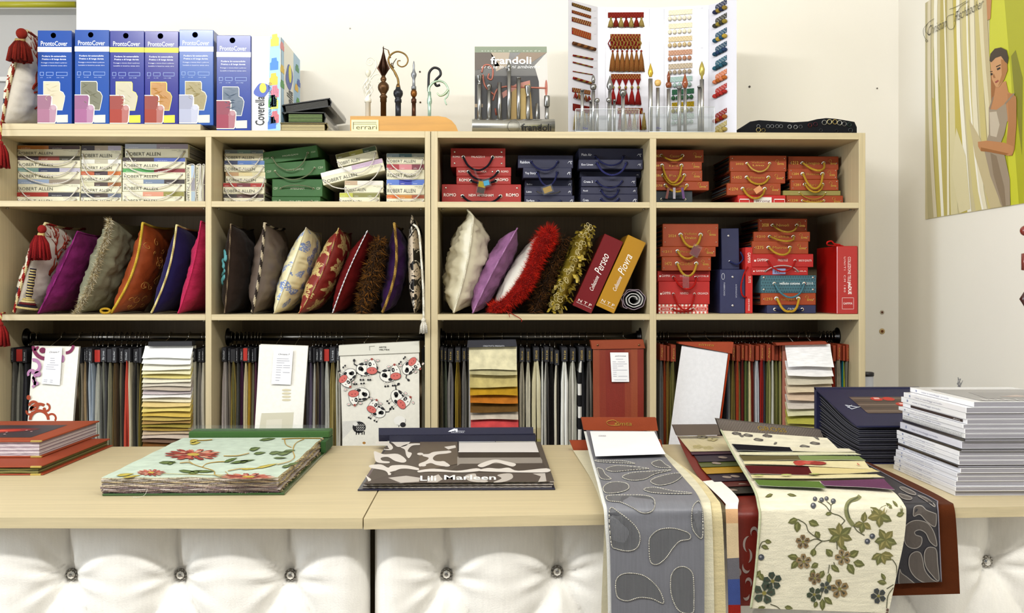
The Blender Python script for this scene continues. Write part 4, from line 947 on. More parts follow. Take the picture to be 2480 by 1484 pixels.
redbox('thin red box directly under the topmost one with rivets', 1105, 1238, z, 21.5, [('ROMO', .04, .17, .42, .22, W_), ('TULA', .44, .55, .42, .22, W_), ('ROMO', .82, .95, .42, .22, W_)], [(.66, .5)], .026, (.22, .76, .5)); z += pxh(21.5, y_) + .0004
redbox('thick red box with black cord, at the top of its stack', 1091.5, 1224, z, 46, [('ROMO', .04, .17, .50, .09, W_), ('PALAZZO II', .38, .62, .50, .09, W_), ('ROMO', .82, .95, .50, .09, W_)], [(.07, .2), (.93, .2), (.07, .8), (.93, .8)], .040, (.23, .77, .53))
# foil tag tied to the red boxes' cords
o = P(1168, 452, 2.795); t = thing('swatch_tag', 'crumpled clear tag with olive and blue swatches tied to the red boxes', 'tag', o)
q = MB(); q.box((-.015, -.001, -.022), (.010, .0012, .018), '#cfd2d4', M=Matrix.Rotation(.2, 4, 'Y')); q.box((.002, -.003, -.004), (.026, -.0012, .020), '#d8dadc', M=Matrix.Rotation(-.25, 4, 'Y')); q.build('clear_sleeve', 'film', t)
q = MB(); q.box((-.012, -.0018, -.002), (.008, -.0011, .014), '#9a8a30', M=Matrix.Rotation(.2, 4, 'Y')); q.box((-.012, -.0018, -.019), (.008, -.0011, -.004), '#4a4644', M=Matrix.Rotation(.2, 4, 'Y')); q.build('olive_swatch', 'cloth', t)
q = MB(); q.box((.006, -.0042, .000), (.022, -.0031, .014), '#4a94b8', M=Matrix.Rotation(-.25, 4, 'Y')); q.build('blue_swatch', 'cloth', t)
q = MB(); q.tube([(-.006, -.002, .016), (-.018, -.004, .036), (-.024, -.002, .054)], .0035, '#b4b4b8', 6); q.build('tie', 'film', t)
# navy boxes
NV = '#22243f'
def emblem(kind, c='#c8ccd8', big=.19):
    def fn(t, X0, wd, h):
        q = MB(); cx, cz = -X0 - wd * .055, h * .42; s = h * big
        L = [(-.6, .5), (.9, .6), (.2, .1), (.5, -.7)], [(-1, -.2), (-.2, .5), (.6, -.5)]
        if kind: L = L + ([(-.9, -.6), (0, .8), (.3, .6)],)
        for l in L: q.tube(cr([(cx + u * s, -.0010, cz + w2 * s) for u, w2 in l], 4), s * .09, c, 4)
        q.build('emblem', 'print', t)
    return fn
def navy(lab, x0, x1, z, hp, word, wx, kind, hd, Y=2.83, col=NV, tc='#d8dae4'):
    sbook('sample_box', lab, 'box', x0, x1, z, pxh(hp, Y), Y, .215, col, ['#2c2e48', '#1e2038'], [(word, .04, wx, .36, .20, tc, {'bold': .015})], handle=hd, group='navy boxes', extra=emblem(kind, tc), rv='#3a3c58', pages=False)
HB = '#23264c'; z = Z2 + .0004
for lab, x0, x1, hp, word, wx, kind, hd, Y in (
    ('navy box at the bottom of the stack beside the red boxes', 1270, 1391, 22.5, 'Surface', .20, 1, (.28, .72, .35, .004, HB, .0028, .006), 2.82), ('navy box second from the bottom of the stack beside the red boxes', 1270, 1386, 21, 'Lisio', .15, 1, (.26, .74, .5, .008, '#5a5444', .0010), 2.83),
    ('navy box set back in the middle of the stack beside the red boxes', 1271, 1386, 20, 'Soho', .16, 1, None, 2.86), ('navy box second from the top of the stack beside the red boxes', 1267, 1384.5, 25, 'Toy Story', .26, 1, (.30, .70, .5, .040, HB, .0028, .016), 2.815),
    ('navy box at the top of the stack beside the red boxes', 1254.5, 1388, 31, 'Rainbow', .23, 0, (.24, .72, .48, .028, HB, .0026, .03), 2.83)):
    navy(lab, x0, x1, z, hp, word, wx, kind, hd, Y); z += pxh(hp, Y) + .0004
z = Z2 + .0004
for lab, x0, x1, hp, word, wx, kind, hd, Y in (
    ('navy box at the bottom of the stack near the bookcase divider', 1406, 1545, 27, 'Creta', .14, 1, (.36, .66, .55, .012, HB, .0026), 2.83), ('slim navy box second from the bottom of the stack near the divider', 1407, 1544, 18, 'Rodi', .12, 1, (.36, .66, .5, .022, HB, .0026), 2.835),
    ('navy box third from the bottom of the stack near the divider', 1408, 1541, 24.5, 'Creta 2', .21, 0, (.28, .74, .5, .020, HB, .0024), 2.83), ('plain unlettered navy box set back between two lettered ones', 1404, 1552, 16, ' ', .12, 0, None, 2.87),
    ('navy box with thick blue cord, second from the top near the divider', 1402, 1557, 23, 'Eco Linen', .22, 0, (.28, .74, .6, .036, '#2a2c5c', .0030, .014), 2.82), ('navy box at the top of the stack near the divider', 1402, 1557, 29, 'Plein Air', .20, 0, (.26, .70, .3, .030, HB, .0026, .036), 2.84)):
    navy(lab, x0, x1, z, hp, word, wx, kind, hd, Y); z += pxh(hp, Y) + .0004
o = P(1326, 459, 2.79); t = thing('swatch_tag', 'small clear tag with an ochre swatch hanging on the navy boxes', 'tag', o)
q = MB(); q.box((-.012, 0, -.008), (.012, .0012, .008), '#9c7c2c', M=Matrix.Rotation(-.35, 4, 'Y')); q.build('ochre_swatch', 'cloth', t)
q = MB(); q.box((-.016, -.0012, -.012), (.016, -.0004, .012), '#c8ccd0', M=Matrix.Rotation(-.35, 4, 'Y')); q.tube([(-.02, 0, -.012), (-.035, 0, -.008), (-.04, 0, -.002)], .0008, '#b4a888', 5); q.build('clear_sleeve', 'film', t)
# orange boxes with gold cords
OR = '#95390a'; SWT = ['#6a2c18', '#8c6a3c', '#3c2a24', '#2c4a4c', '#a04428', '#6c6c64', '#2a2c48']
def simt(t, X0, wd, h):
    q = MB(); cx, cz = -X0 - wd * .165, h * .62; s = min(.006, h * .22)
    q.tube(cr([(cx + s, -.0011, cz - s), (cx - s * .8, -.0011, cz), (cx - s * .2, -.0011, cz + s), (cx + s * .6, -.0011, cz + s * .4), (cx + s * .3, -.0011, cz - s * .6)], 4), .0005, '#d0a850', 4)
    q.text('simta', cx, -X0 - wd * .05, cz - s * 1.5, s * 1.1, '#d0a850', mp=mapfront(-.0011), bold=.01); q.build('emblem', 'foil', t)
def orange(lab, x0, x1, z, hp, num, word, Y=2.82, hd=None, bright=1.0, riv=True, w0=.36, w1=.62, dp=.22, col=None, two=None):
    c = col or OR; tx = [(num, .06, .20, .40, .22, '#c9a04a', {'bold': .01}), (word, w0, w1, .40, .20, '#b48c3c')]
    if two: tx = [(num, .10, .24, .42, .11, '#c9a04a', {'bold': .01}), (two[0], .38, .61, .52, .10, '#b48c3c'), (two[1], .40, .60, .34, .10, '#c9a04a', {'bold': .01})]
    rv = [(.04, .2), (.96, .2), (.04, .82), (.96, .82)] if riv == 4 else ([(.04, .5), (.96, .5)] if riv else [])
    sbook('sample_box', lab, 'box', x0, x1, z, pxh(hp, Y), Y, dp, c, SWT, tx, handle=hd or (.25, .70, .5, .035, '#b08a2c', .0030, .012), rivets=rv, group='orange boxes', rr=.0016, extra=simt)
def ostack(rows, z):
    for r in rows:
        kw = r[6] if len(r) > 6 else {}; orange(r[0], r[1], r[2], z, r[3], r[4], r[5], **kw); z += pxh(r[3], kw.get('Y', 2.82)) + .0004
    return z
zb = Z2 + .0004
def slate_eyes(t, X0, wd, h): pass
sbook('sample_box', 'slate blue box with two ribbon tags, lowest under the orange boxes', 'box', 1577, 1677, zb, pxh(36), 2.83, .2, '#2a333c', ['#3a424a'], handle=(.25, .82, .42, -.002, '#2a333c', .0020, .002), group='orange boxes', pages=False)
ostack([('orange box resting directly on the slate blue box', 1576, 1717, 21.5, '1278', 'Ginger', {'hd': (.25, .62, .55, .020, '#b08a2c', .0030, .012)}), ('orange box second above the slate blue box', 1576, 1701, 27, '1286', 'Fast', {'riv': 4, 'hd': (.24, .65, .55, .030, '#b08a2c', .0030, .012)}),
        ('orange box third above the slate blue box', 1576, 1700, 20, '1489', 'Iris', {'riv': 0, 'hd': (.22, .60, .55, .052, '#b08a2c', .0032, .016)}), ('shaded orange box topmost in the stack over the slate blue box', 1576, 1704, 31, '1401', 'Cassetta', {'hd': (.20, .60, .55, .020, '#a8842c', .0028, .036), 'Y': 2.84})], zb + pxh(36) + .0004)
for px, c, lb in ((1617, '#6a3028', 'brown ribbon tag hanging on the slate box'), (1633, '#9c98a4', 'pale grey ribbon tag hanging on the slate box'), (1654, '#58306c', 'purple ribbon tag hanging on the slate box')):
    o = P(px, 466, 2.80); q = MB(); q.box((-.0035, 0, -.018), (.0035, .001, .014), c, M=Matrix.Rotation(.2 if px < 1630 else (-.15 if px > 1640 else 0), 4, 'Y'))
    q = q.build('ribbon_tag', 'silk', None, o); tag(q, lb, 'tag', 'ribbon tags')
M4 = lambda t, X0, wd, h: None
def redlabels(t, X0, wd, h):
    for u0, u1, c in ((.03, .24, '#ece8e4'), (.75, .98, '#ece8e4')):
        q = MB(); a, b = X0 + wd * u0, X0 + wd * u1
        for (p1, p2) in (((a, h * .18), (b, h * .26)), ((a, h * .56), (b, h * .64)), ((a, h * .18), (a + .001, h * .64)), ((b - .001, h * .18), (b, h * .64))): q.face([(p1[0], -.0008, p1[1]), (p2[0], -.0008, p1[1]), (p2[0], -.0008, p2[1]), (p1[0], -.0008, p2[1])], c)
        q.build('label_frame', 'print', t)
    q = MB(); q.box((X0 + wd * .33, -.0022, -.0), (X0 + wd * .70, -.0010, h * .80), '#e4e0dc'); q.text('strong', X0 + wd * .37, X0 + wd * .67, h * .30, h * .26, '#6a2c30', mp=mapfront(-.0026), shear=.2); q.build('paper_note', 'paper', t)
sbook('sample_box', 'bright red box with a handwritten white note, under orange boxes', 'box', 1787, 1903, zb, pxh(24), 2.815, .22, '#b81c18', ['#7a1814'], extra=redlabels, group='orange boxes', pages=False)
ostack([('orange box with a peach tag on its cord, above the bright red box', 1761, 1891, 29.5, '1274', 'Gibson', {'riv': 2, 'Y': 2.82, 'hd': (.29, .70, .55, .030, '#b08a2c', .0032, .014)}), ('orange box in the middle of three above the handwritten note', 1770, 1902, 29, '1452', 'Primerio', {'riv': 2, 'Y': 2.83, 'hd': (.29, .69, .52, .022, '#b08a2c', .0032, .012)}),
        ('thick orange box topmost in the stack over the handwritten note', 1768, 1905, 39, '2022', '', {'riv': 4, 'Y': 2.835, 'two': ('Velluto', 'Lino'), 'hd': (.30, .70, .52, .026, '#c0a04c', .0024, .012)})], zb + pxh(24) + .0004)
o = P(1836, 459, 2.79); q = MB(); q.box((-.011, 0, -.008), (.011, .0012, .008), '#d09468', M=Matrix.Rotation(-.6, 4, 'Y')); q = q.build('swatch_tag', 'cloth', None, o); tag(q, 'peach fabric tag tied to an orange box', 'tag')
sbook('sample_box', 'flat navy box lying behind the orange boxes', 'box', 1681, 1783, zb, pxh(10), 2.86, .19, '#26264e', ['#26264e'], group='navy boxes', pages=False)
orange('orange box lying under the thin olive-gold box', 1904.5, 2042, zb, 24, '1228', 'Kenia', Y=2.82, hd=(.28, .66, .5, .006, '#b08a2c', .0020, .006)); z = zb + pxh(24) + .0004
sbook('sample_box', 'thin olive-gold box between two orange boxes', 'box', 1897, 2036, z, pxh(12), 2.822, .22, '#8c8244', ['#6a6434'], handle=(.28, .74, .6, .020, '#a08a30', .0012, .008), group='orange boxes', pages=False); z += pxh(12) + .0004
ostack([('orange box resting directly on the thin olive-gold box', 1915.5, 2031, 26.5, '1281', 'Brio', {'riv': 4, 'hd': (.29, .66, .55, .024, '#b08a2c', .0030, .012)}), ('orange box second above the thin olive-gold box', 1911, 2028, 26, '1284', 'Ibisco', {'riv': 4, 'hd': (.28, .69, .52, .045, '#b08a2c', .0034, .018)}),
        ('shaded orange box topmost in the stack over the olive-gold box', 1909, 2031, 33, '1212', 'Livagno', {'Y': 2.85, 'hd': (.28, .70, .5, .028, '#b08a2c', .0032, .046)})], z)

# ------------------------------------------------------------------ second row: boxes in the bay by the side wall
zb = Z3 + .0004; GM = '#a81410'
def gamma(lab, x0, x1, z, hp, mid='', right='', hd=None, col=GM, Y=2.80, riv=()):
    tx = [('GAMMA', .075, .235, .43, .12 if hp > 40 else .22, '#ecdcd8')]
    if mid: tx.append((mid, .42, .58, .43, .10 if hp > 40 else .18, '#e0c8c4'))
    if right: tx.append((right, .76, .97, .43, .09 if hp > 40 else .15, '#e8d8d4'))
    def sq(t, X0, wd, h):
        s = min(.005, h * .16); q = MB(); q.face([(X0 + wd * .03, -.001, h * .42), (X0 + wd * .03 + s, -.001, h * .42), (X0 + wd * .03 + s, -.001, h * .42 + s), (X0 + wd * .03, -.001, h * .42 + s)], '#f0e8e4'); q.build('square_mark', 'print', t)
    sbook('sample_box', lab, 'box', x0, x1, z, pxh(hp, Y), Y, .24, col, ['#7c1410', '#94201a', '#5c100e'], tx, handle=hd, extra=sq, group='red boxes by the side wall', rv='#c8a8a4')
def gingham(t, X0, wd, h):
    n, m = 26, 5; q = MB()
    for i in range(n):
        for j in range(m):
            k = (i % 2) + (j % 2); q.face([(X0 + wd * (i + du) / n, -.0005, h * (j + dz) / m) for du, dz in ((0, 0), (1, 0), (1, 1), (0, 1))], ('#e8dcd6', '#cc5c50', '#b01c14')[k])
    q.build('gingham_print', 'print', t)
    for u0, u1, s in ((.03, .24, 'GAMMA'), (.75, .97, 'FOLK')):
        q = MB(); q.box((X0 + wd * u0, -.0016, h * .24), (X0 + wd * u1, -.0008, h * .74), '#e8e0dc'); q.box((X0 + wd * u0 + .001, -.002, h * .30), (X0 + wd * u1 - .001, -.0015, h * .68), '#b4281e'); q.text(s, X0 + wd * (u0 + .04), X0 + wd * (u1 - .03), h * .40, h * .16, '#f0e8e4', mp=mapfront(-.0024)); q.build('label_plate', 'print', t)
y_ = 2.79
sbook('sample_box', 'red and white gingham box, lowest of its stack', 'box', 1595, 1715, zb, pxh(22, y_), y_, .24, '#b01c14', ['#e0d0c8', '#a02018'], extra=gingham, handle=(.28, .70, .5, .008, '#8c1814', .0024, .006), group='red boxes by the side wall', pages=False); z = zb + pxh(22, y_) + .0004
gamma('red box with two red cords, above the gingham one', 1595, 1719, z, 55.5, 'NINFEO', 'ORGANZA', (.29, .70, .45, .045, '#a01814', .0024, .012), Y=y_); z += pxh(55.5, y_) + .0004
gamma('thin red box, with a red cord falling over the one below', 1593, 1720, z, 25, 'OLIMPIA', 'VOILE', (.30, .73, .4, .034, '#b01a16', .0028, .038), Y=y_ + .02); z += pxh(25, y_ + .02) + .0006
orange('orange box resting directly on the thin red box with a cord', 1603, 1722, z, 34, '1472', 'Gobi', Y=y_, riv=4, hd=(.31, .70, .52, .036, '#b08a2c', .0034, .012)); z += pxh(34, y_) + .0004
orange('thin orange box under the thick one with the wine red tag', 1599, 1733.5, z, 24, '1211', 'Prima', Y=y_, riv=2, hd=(.31, .64, .55, .022, '#b08a2c', .0032, .012)); z += pxh(24, y_) + .0004
orange('thick orange box topmost in the stack over the gingham box', 1605, 1740, z, 56, '2024', '', Y=y_ + .01, riv=4, two=('Velluto', 'Dralon'), hd=(.32, .68, .52, .036, '#b08a2c', .0036, .014))
o = P(1685, 607, 2.765); t = thing('swatch_tag', 'clear plastic tag with a wine red swatch tied to the orange boxes', 'tag', o)
q = MB(); q.box((-.011, 0, -.013), (.011, .001, .011), '#6a1c20', M=Matrix.Rotation(.45, 4, 'Y')); q.build('red_swatch', 'cloth', t)
q = MB(); q.box((-.013, -.001, -.017), (.013, -.0003, .017), '#d0d4d8', M=Matrix.Rotation(.45, 4, 'Y')); q.build('clear_sleeve', 'film', t)
o = P(1661, 682, 2.765); t = thing('swatch_tag', 'clear plastic tag with a red swatch tied to a red box', 'tag', o)
q = MB(); q.box((-.008, 0, -.016), (.008, .001, .010), '#8a1814'); q.build('red_swatch', 'cloth', t)
q = MB(); q.box((-.009, -.001, -.018), (.009, -.0003, .020), '#d0d4d8'); q.build('clear_sleeve', 'film', t)
# upright navy boxes and red book
def upright_box(name, lab, x0, x1, z, hp, Y, dp, col, side, text, tcol, tsz, tilt=0, yaw=0.0, riv=(), cord=None, grp=None, emb=None):
    a, b = P(x0, 640, Y).x, P(x1, 640, Y).x; wd, h = b - a, pxh(hp, Y)
    t = thing(name, lab, 'box', ((a + b) / 2, Y, z), (0, tilt, yaw), grp)
    q = MB(); q.box((-wd / 2, 0, 0), (wd / 2, dp, h), col, .0012); q.build('case', 'board', t)
    if text:
        q = MB()
        for s, u, z0, z1, hh in text: q.text(s, 0, h * (z1 - z0), 0, hh, tcol, mp=lambda uu, w2: (-wd / 2 + wd * u + w2, -.0008, h * z1 - uu))
        q.build('lettering', 'print', t)
    for u, zz in riv:
        q = MB(); q.lathe([(.0034, 0), (.0034, .0014), (.0018, .0016)], '#d0d0d4', 10, Matrix.Translation((-wd / 2 + wd * u, -.0002, h * zz)) @ Matrix.Rotation(math.pi / 2, 4, 'X')); q.build('eyelet', 'chrome', t)
    if cord:
        q = MB(); q.tube(cr([(-wd / 2 + wd * u, -y, h * zz) for u, zz, y in cord[0]], 6), cord[2], cord[1], 7); q.build('cord_handle', 'cord', t)
    if emb: emb(t, wd, h)
    return t
def oval(t, wd, h):
    q = MB(); q.tube([(-wd * .38 + .004 * math.cos(i * .449), -.0008, h * .84 + .009 * math.sin(i * .449)) for i in range(14)], .0007, '#c8cad4', 4, closed=True); q.build('emblem', 'print', t)
upright_box('sample_box', 'navy box standing upright with an oval emblem', 'box' and 1744, 1804, zb, 107, 2.795, .17, '#22264e', '#1c2040', [('FABBRICAND', .14, .40, .70, .0040), ('INTEMPORATUM', .62, .36, .66, .0036)], '#b8bccc', .004, riv=[(.50, .83), (.50, .18)], grp='navy boxes', emb=oval)
upright_box('sample_box', 'navy box balanced upright on the one with the emblem', 1748, 1791, zb + pxh(107, 2.795) + .0006, 100, 2.82, .15, '#20244a', '#1a1e3c', None, '#fff', .004, tilt=math.radians(-1), riv=[(.4, .82), (.45, .2)], cord=([(.45, .2, .002), (.8, .12, .012), (1.15, .25, .012), (1.05, .42, .004)], '#262a54', .0024), grp='navy boxes')
upright_box('sample_box', 'slim red book standing upright, with a red cord down its side', 1805.5, 1823, zb, 161, 2.795, .2, '#b81812', '#8c120e', [('GAMMA', .28, .76, .92, .0085), ('SUITE', .40, .46, .56, .0066), ('LINE & MIXAGE', .36, .04, .22, .0045)], '#ecdcd8', .005, cord=([(.3, .70, .002), (-.3, .60, .010), (-.75, .42, .012), (-.6, .28, .012), (.1, .24, .003)], '#a81612', .0024), grp='red boxes by the side wall')
y_ = 2.79; zz = zb
sbook('sample_box', 'navy box with upside-down lettering, lowest beneath the teal and orange boxes', 'box', 1858, 1976, zz, pxh(20, y_), y_, .24, '#22284e', ['#1c2040'], [('ONYX', .42, .60, .28, .40, '#d0d4e0')], handle=(.16, .72, .5, .004, '#1c2044', .0028, .006), group='navy boxes', pages=False); zz += pxh(20, y_) + .0004
orange('orange box under the teal box, its cord hanging over a navy one', 1844, 1976, zz, 29, '1293', 'calipso', Y=y_, riv=2, hd=(.28, .68, .55, .040, '#b8922c', .0036, .016)); zz += pxh(29, y_) + .0004
def tealprint(t, X0, wd, h):
    q = MB(); n = 22; m = 6
    for i in range(n):
        for j in range(m):
            cx, cz = X0 + wd * (i + .5 + (j % 2) * .5 - .25) / n, h * (j + .5) / m; r = wd / n * .36
            q.face([(cx - r, -.0005, cz), (cx, -.0005, cz - r), (cx + r, -.0005, cz), (cx, -.0005, cz + r)], '#24424f')
    q.build('lattice_print', 'print', t)
sbook('sample_box', 'teal lattice-patterned box with teal cord handle', 'box', 1843, 1977, zz, pxh(43, y_), y_, .24, '#3c6672', ['#2c5260', '#3a6470'], [('velluto cotone', .33, .70, .48, .15, '#dfe6e6', {'bold': .015}), ('2010', .82, .94, .48, .13, '#d0dada')], handle=(.24, .78, .54, .040, '#4a7684', .0028, .012), rivets=[(.05, .88), (.94, .88), (.05, .2), (.94, .2)], rr=.0032, extra=tealprint, group='teal box', pages=False); zz += pxh(43, y_) + .0004
def h5(t, X0, wd, h):
    q = MB(); q.box((X0 + wd * .37, -.0014, h * .12), (X0 + wd * .60, -.0006, h * .84), '#8c96c4'); q.text('H5', X0 + wd * .41, X0 + wd * .50, h * .30, h * .36, '#5a1c28', mp=mapfront(-.0018)); q.build('paper_note', 'paper', t)
gamma('bright red box with a pale blue paper note', 1820, 1957, zz, 19.5, '', 'CURA', (.24, .82, .5, -.016, '#b8a8a8', .0018, .010), Y=y_); h5([o for o in COLL.objects if o.get('label') == 'bright red box with a pale blue paper note'][0], -(P(1957, 640, y_).x - P(1820, 640, y_).x) / 2, P(1957, 640, y_).x - P(1820, 640, y_).x, pxh(19.5, y_)); zz += pxh(19.5, y_) + .0004
gamma('red box with red cord, between the blue-noted one and an orange one', 1822, 1970, zz, 32, 'PRESTIGE', 'BASI DI QUALITA', (.25, .70, .5, .032, '#a01814', .0024, .012), Y=y_); zz += pxh(32, y_) + .0004
orange('orange box resting on the red boxes above the teal one', 1822, 1958, zz, 31, '1275', 'Matrix', Y=y_ + .01, riv=2, hd=(.29, .67, .5, .022, '#b08a2c', .0032, .028)); zz += pxh(31, y_ + .01) + .0006
orange('shaded orange box, second from the top over the teal one', 1826, 1962, zz, 24, '1210', 'Kalika', Y=y_ + .04, riv=2, hd=(.28, .70, .5, .016, '#a8842c', .0030, .048)); zz += pxh(24, y_ + .04) + .0006
orange('shaded orange box, topmost in the stack over the teal one', 1838, 1955, zz, 32, '2028', 'Ninoli', Y=y_ + .05, riv=4, hd=(.28, .78, .5, .022, '#9c7c2c', .0028, .028))
# tall red box
Y = 2.724; a, b = P(2027, 640, Y).x, P(2077.4, 640, Y).x; wd, h = b - a, pxh(166, Y)
t = thing('sample_box', 'tall glossy red box standing upright against the end panel', 'box', ((a + b) / 2, Y, zb), group='red boxes by the side wall')
q = MB(); q.box((-wd / 2, 0, 0), (wd / 2, .17, h), '#a81410', .0016); q.build('case', 'gloss', t)
q = MB(); vt = lambda u0, hh0: (lambda uu, w2: (-wd / 2 + wd * u0 + w2, -.0009, h * .84 - uu))
q.text('COLLEZIONE TELE', 0, h * .36, 0, wd * .14, '#f0e0dc', mp=vt(.52, 0)); q.text('piuDUE', h * .37, h * .55, 0, wd * .15, '#f4e8e4', mp=vt(.54, 0), bold=.03); q.text('UNITI  CM 180', 0, h * .52, 0, wd * .08, '#ecd8d4', mp=vt(.33, 0), space=1.3)
c0, c1, z0, z1 = -wd / 2 + wd * .24, -wd / 2 + wd * .80, h * .07, h * .24
for p1, p2 in (((c0, z0), (c1, z0 + .0008)), ((c0, z1 - .0008), (c1, z1)), ((c0, z0), (c0 + .0008, z1)), ((c1 - .0008, z0), (c1, z1))): q.face([(p1[0], -.0009, p1[1]), (p2[0], -.0009, p1[1]), (p2[0], -.0009, p2[1]), (p1[0], -.0009, p2[1])], '#f0e0dc')
q.text('GAMMA', c0 + wd * .06, c1 - wd * .06, (z0 + z1) / 2 - .003, .006, '#f4e8e4', mp=mapfront(-.0009)); q.build('lettering', 'print', t)
q = MB(); q.tube(cr([(wd * .05, .04, h + .001), (-wd * .2, .03, h + .003), (-wd * .6, .02, h + .002), (-wd * .95, .0, h + .003), (-wd * 1.02, -.01, h + .010), (-wd * .8, -.005, h + .013), (-wd * .62, .0, h + .006), (-wd * .3, .01, h + .004)], 5), .0022, '#c01c16', 7); q.build('cord_handle', 'cord', t)
# ------------------------------------------------------------------ cushions
def blades(q, pts, n, ln, cols, spread=1.0, wd=.0011, down=.0, seed=1):
    """fur: pts is a list of (centre, radius); each blade a thin triangle pointing outwards"""
    rnd = random.Random(seed); cols = [C(c) for c in cols]; m = len(pts)
    for i in range(n):
        u = rnd.random() * (m - 1); k = int(u); v = u - k
        c = Vector(pts[k][0]).lerp(Vector(pts[min(m - 1, k + 1)][0]), v); r = pts[k][1] * (1 - v) + pts[min(m - 1, k + 1)][1] * v
        d = Vector((rnd.gauss(0, 1), rnd.gauss(-.35, 1), rnd.gauss(0, 1))).normalized()
        a = c + d * r * rnd.uniform(.25, .7); b = c + d * (r + ln * rnd.uniform(-.3, .7)) + Vector((rnd.uniform(-1, 1), rnd.uniform(-1, 1), rnd.uniform(-1, 1) - down)) * ln * .35 * spread
        a.z, b.z = max(a.z, .002), max(b.z, .001)
        s = d.cross(Vector((rnd.uniform(-1, 1), rnd.uniform(-1, 1), rnd.uniform(-1, 1)))).normalized() * wd
        q.face([a - s, a + s, b], cols[rnd.randrange(len(cols))])
def skirt(q, top, ln, r0, r1, cols, n=34, head=None, hr=None, seed=2):
    rnd = random.Random(seed); top = Vector(top)
    for i in range(n):
        an = i * 2.399; rr = math.sqrt((i + .5) / n)
        p0 = top + Vector((r0 * rr * math.cos(an), r0 * rr * math.sin(an), 0)); p2 = top + Vector((r1 * rr * math.cos(an), r1 * rr * math.sin(an), -ln * rnd.uniform(.92, 1.03)))
        p1 = p0.lerp(p2, .35) + Vector(((r1 - r0) * .25 * rr * math.cos(an), (r1 - r0) * .25 * rr * math.sin(an), 0))
        q.tube([p0, p1, p2], [r1 * .10, r1 * .16, r1 * .13], cols[i % len(cols)], 4)
    if head: q.sphere(top + Vector((0, 0, hr * .6)), hr, head, 8)
def cushion(lab, bx, tx, ty, T, mt, col, bow=0.0, pipe=None, Y=2.742, D=.265, zb=None, res=34, wr=.004, wf=1.0, extra=None, tail=0.0, seed=0, ear=.0, by=None):
    """standing cushion seen edge-on: seam from pixel (bx, shelf) to (tx, ty); T = thickness"""
    zb = Z3 + .0006 if zb is None else zb
    B = P(bx, 740, Y); B.z = zb; Tp = P(tx, ty, Y); v = Tp - B; H = v.length; ax = v.normalized(); nx = Vector((ax.z, 0, -ax.x)); ay = Vector((0, 1, 0))
    t = thing('cushion', lab, 'cushion', B, group='cushions on the shelf')
    def S(side, a, b, off=0.0):
        th = T / 2 * max(0, 1 - abs(a) ** 2.6) ** .62 * max(0, 1 - abs(b) ** 2.4) ** .58
        y = D / 2 * (1 + a * (1 - .07 * (1 - b * b))); z = H / 2 * (1 + b * (1 - .05 * (1 - a * a)))
        n1 = noise.noise(Vector((a * 2.2 * wf, b * 3.2 * wf, side * 3 + seed))) + .6 * noise.noise(Vector((a * 5 * wf, b * 8 * wf, side + seed + 9)))
        edge = max(0.0, 1 - (1 + a) / .5)
        th += (n1 * wr * 1.3 + wr * .55 * edge * math.sin(b * 17 + 9 * noise.noise(Vector((b * 3, seed, 1))))) * min(1, max(0, 1 - abs(a)) * 8) * min(1, max(0, 1 - abs(b)) * 6)
        sx = bow * math.sin(math.pi * (b + 1) / 2) * (1 - (a + 1) / 2)
        p = ax * z + nx * (side * (th * .88 + off) + sx) + ay * (y - (off if a < -.97 else 0))
        if b > .9 and ear: p += nx * ear * (b - .9) * 6 * (1 - (a + 1) / 2)
        p.z = max(.0003 + off * .3, p.z); return p
    q = MB()
    for sd in (-1, 1):
        fn = (lambda u, w2, sd=sd: S(sd, -1 + 2 * u, -1 + 2 * w2)) if sd > 0 else (lambda u, w2, sd=sd: S(sd, 1 - 2 * u, -1 + 2 * w2))
        cf = ((lambda u, w2, sd=sd: col(sd, -1 + 2 * u, -1 + 2 * w2)) if sd > 0 else (lambda u, w2, sd=sd: col(sd, 1 - 2 * u, -1 + 2 * w2))) if callable(col) else col
        q.grid(fn, res, res, cf)
    q.build('cover', mt, t)
    if pipe:
        c1, c2, r = pipe[:3]
        pts = [S(1, -1, -1 + 2 * i / 48, 0) + Vector((0, -r * .6, r * .2)) for i in range(49)] + [S(1, -1 + 2 * i / 20, 1, 0) + Vector((0, 0, r * .5)) for i in range(1, 21)]
        pts = [Vector((p.x, p.y, max(p.z, r + .0004))) for p in pts]
        q = MB(); q.tube(pts, r, c1, 8, col2=c2); q.build('piping', 'cord', t)
    if extra: extra(t, S, H)
    return t
def nz(x, y, s=0): return noise.noise(Vector((x, y, s)))
# --- patterns
def coral(t, S, H, side=1, a0=-.55, b0=-.05, sc=1.0):
    rnd = random.Random(5); q = MB()
    def br(a, b, an, ln, r, lev):
        pts = []
        for i in range(6):
            pts.append(S(side, max(-.99, min(.98, a)), max(-.98, min(.985, b)), r * .6)); a += math.cos(an) * ln / 5 * sc; b += math.sin(an) * ln / 5 * sc; an += rnd.uniform(-.22, .22)
        q.tube(pts, [r * (1 - .12 * i) for i in range(6)], '#8c2a1a', 5)
        if lev > 0:
            for s in (-1, 1, rnd.choice((-1, 1))): br(a, b, an + s * rnd.uniform(.25, .6), ln * rnd.uniform(.6, .8), r * .7, lev - 1)
    br(a0, b0, 1.0, .34, .0034, 3); br(a0, b0, 1.5, .4, .003, 3); br(a0 + .1, b0 - .06, .35, .4, .0028, 2)
    if side > 0: br(a0 + .3, -.5, .9, .3, .0025, 2)
    o_ = q.build('coral_print', 'cloth', t); o_['kind'] = 'stuff'
def coral_cols(sd, a, b):
    if sd > 0: return '#d9d2c4'
    k = nz(a * 5, b * 6, 3)
    return '#2c3644' if (b < -.45 and k > -.1) else ('#8c2a1a' if abs(k) < .10 else '#d9d3bf')
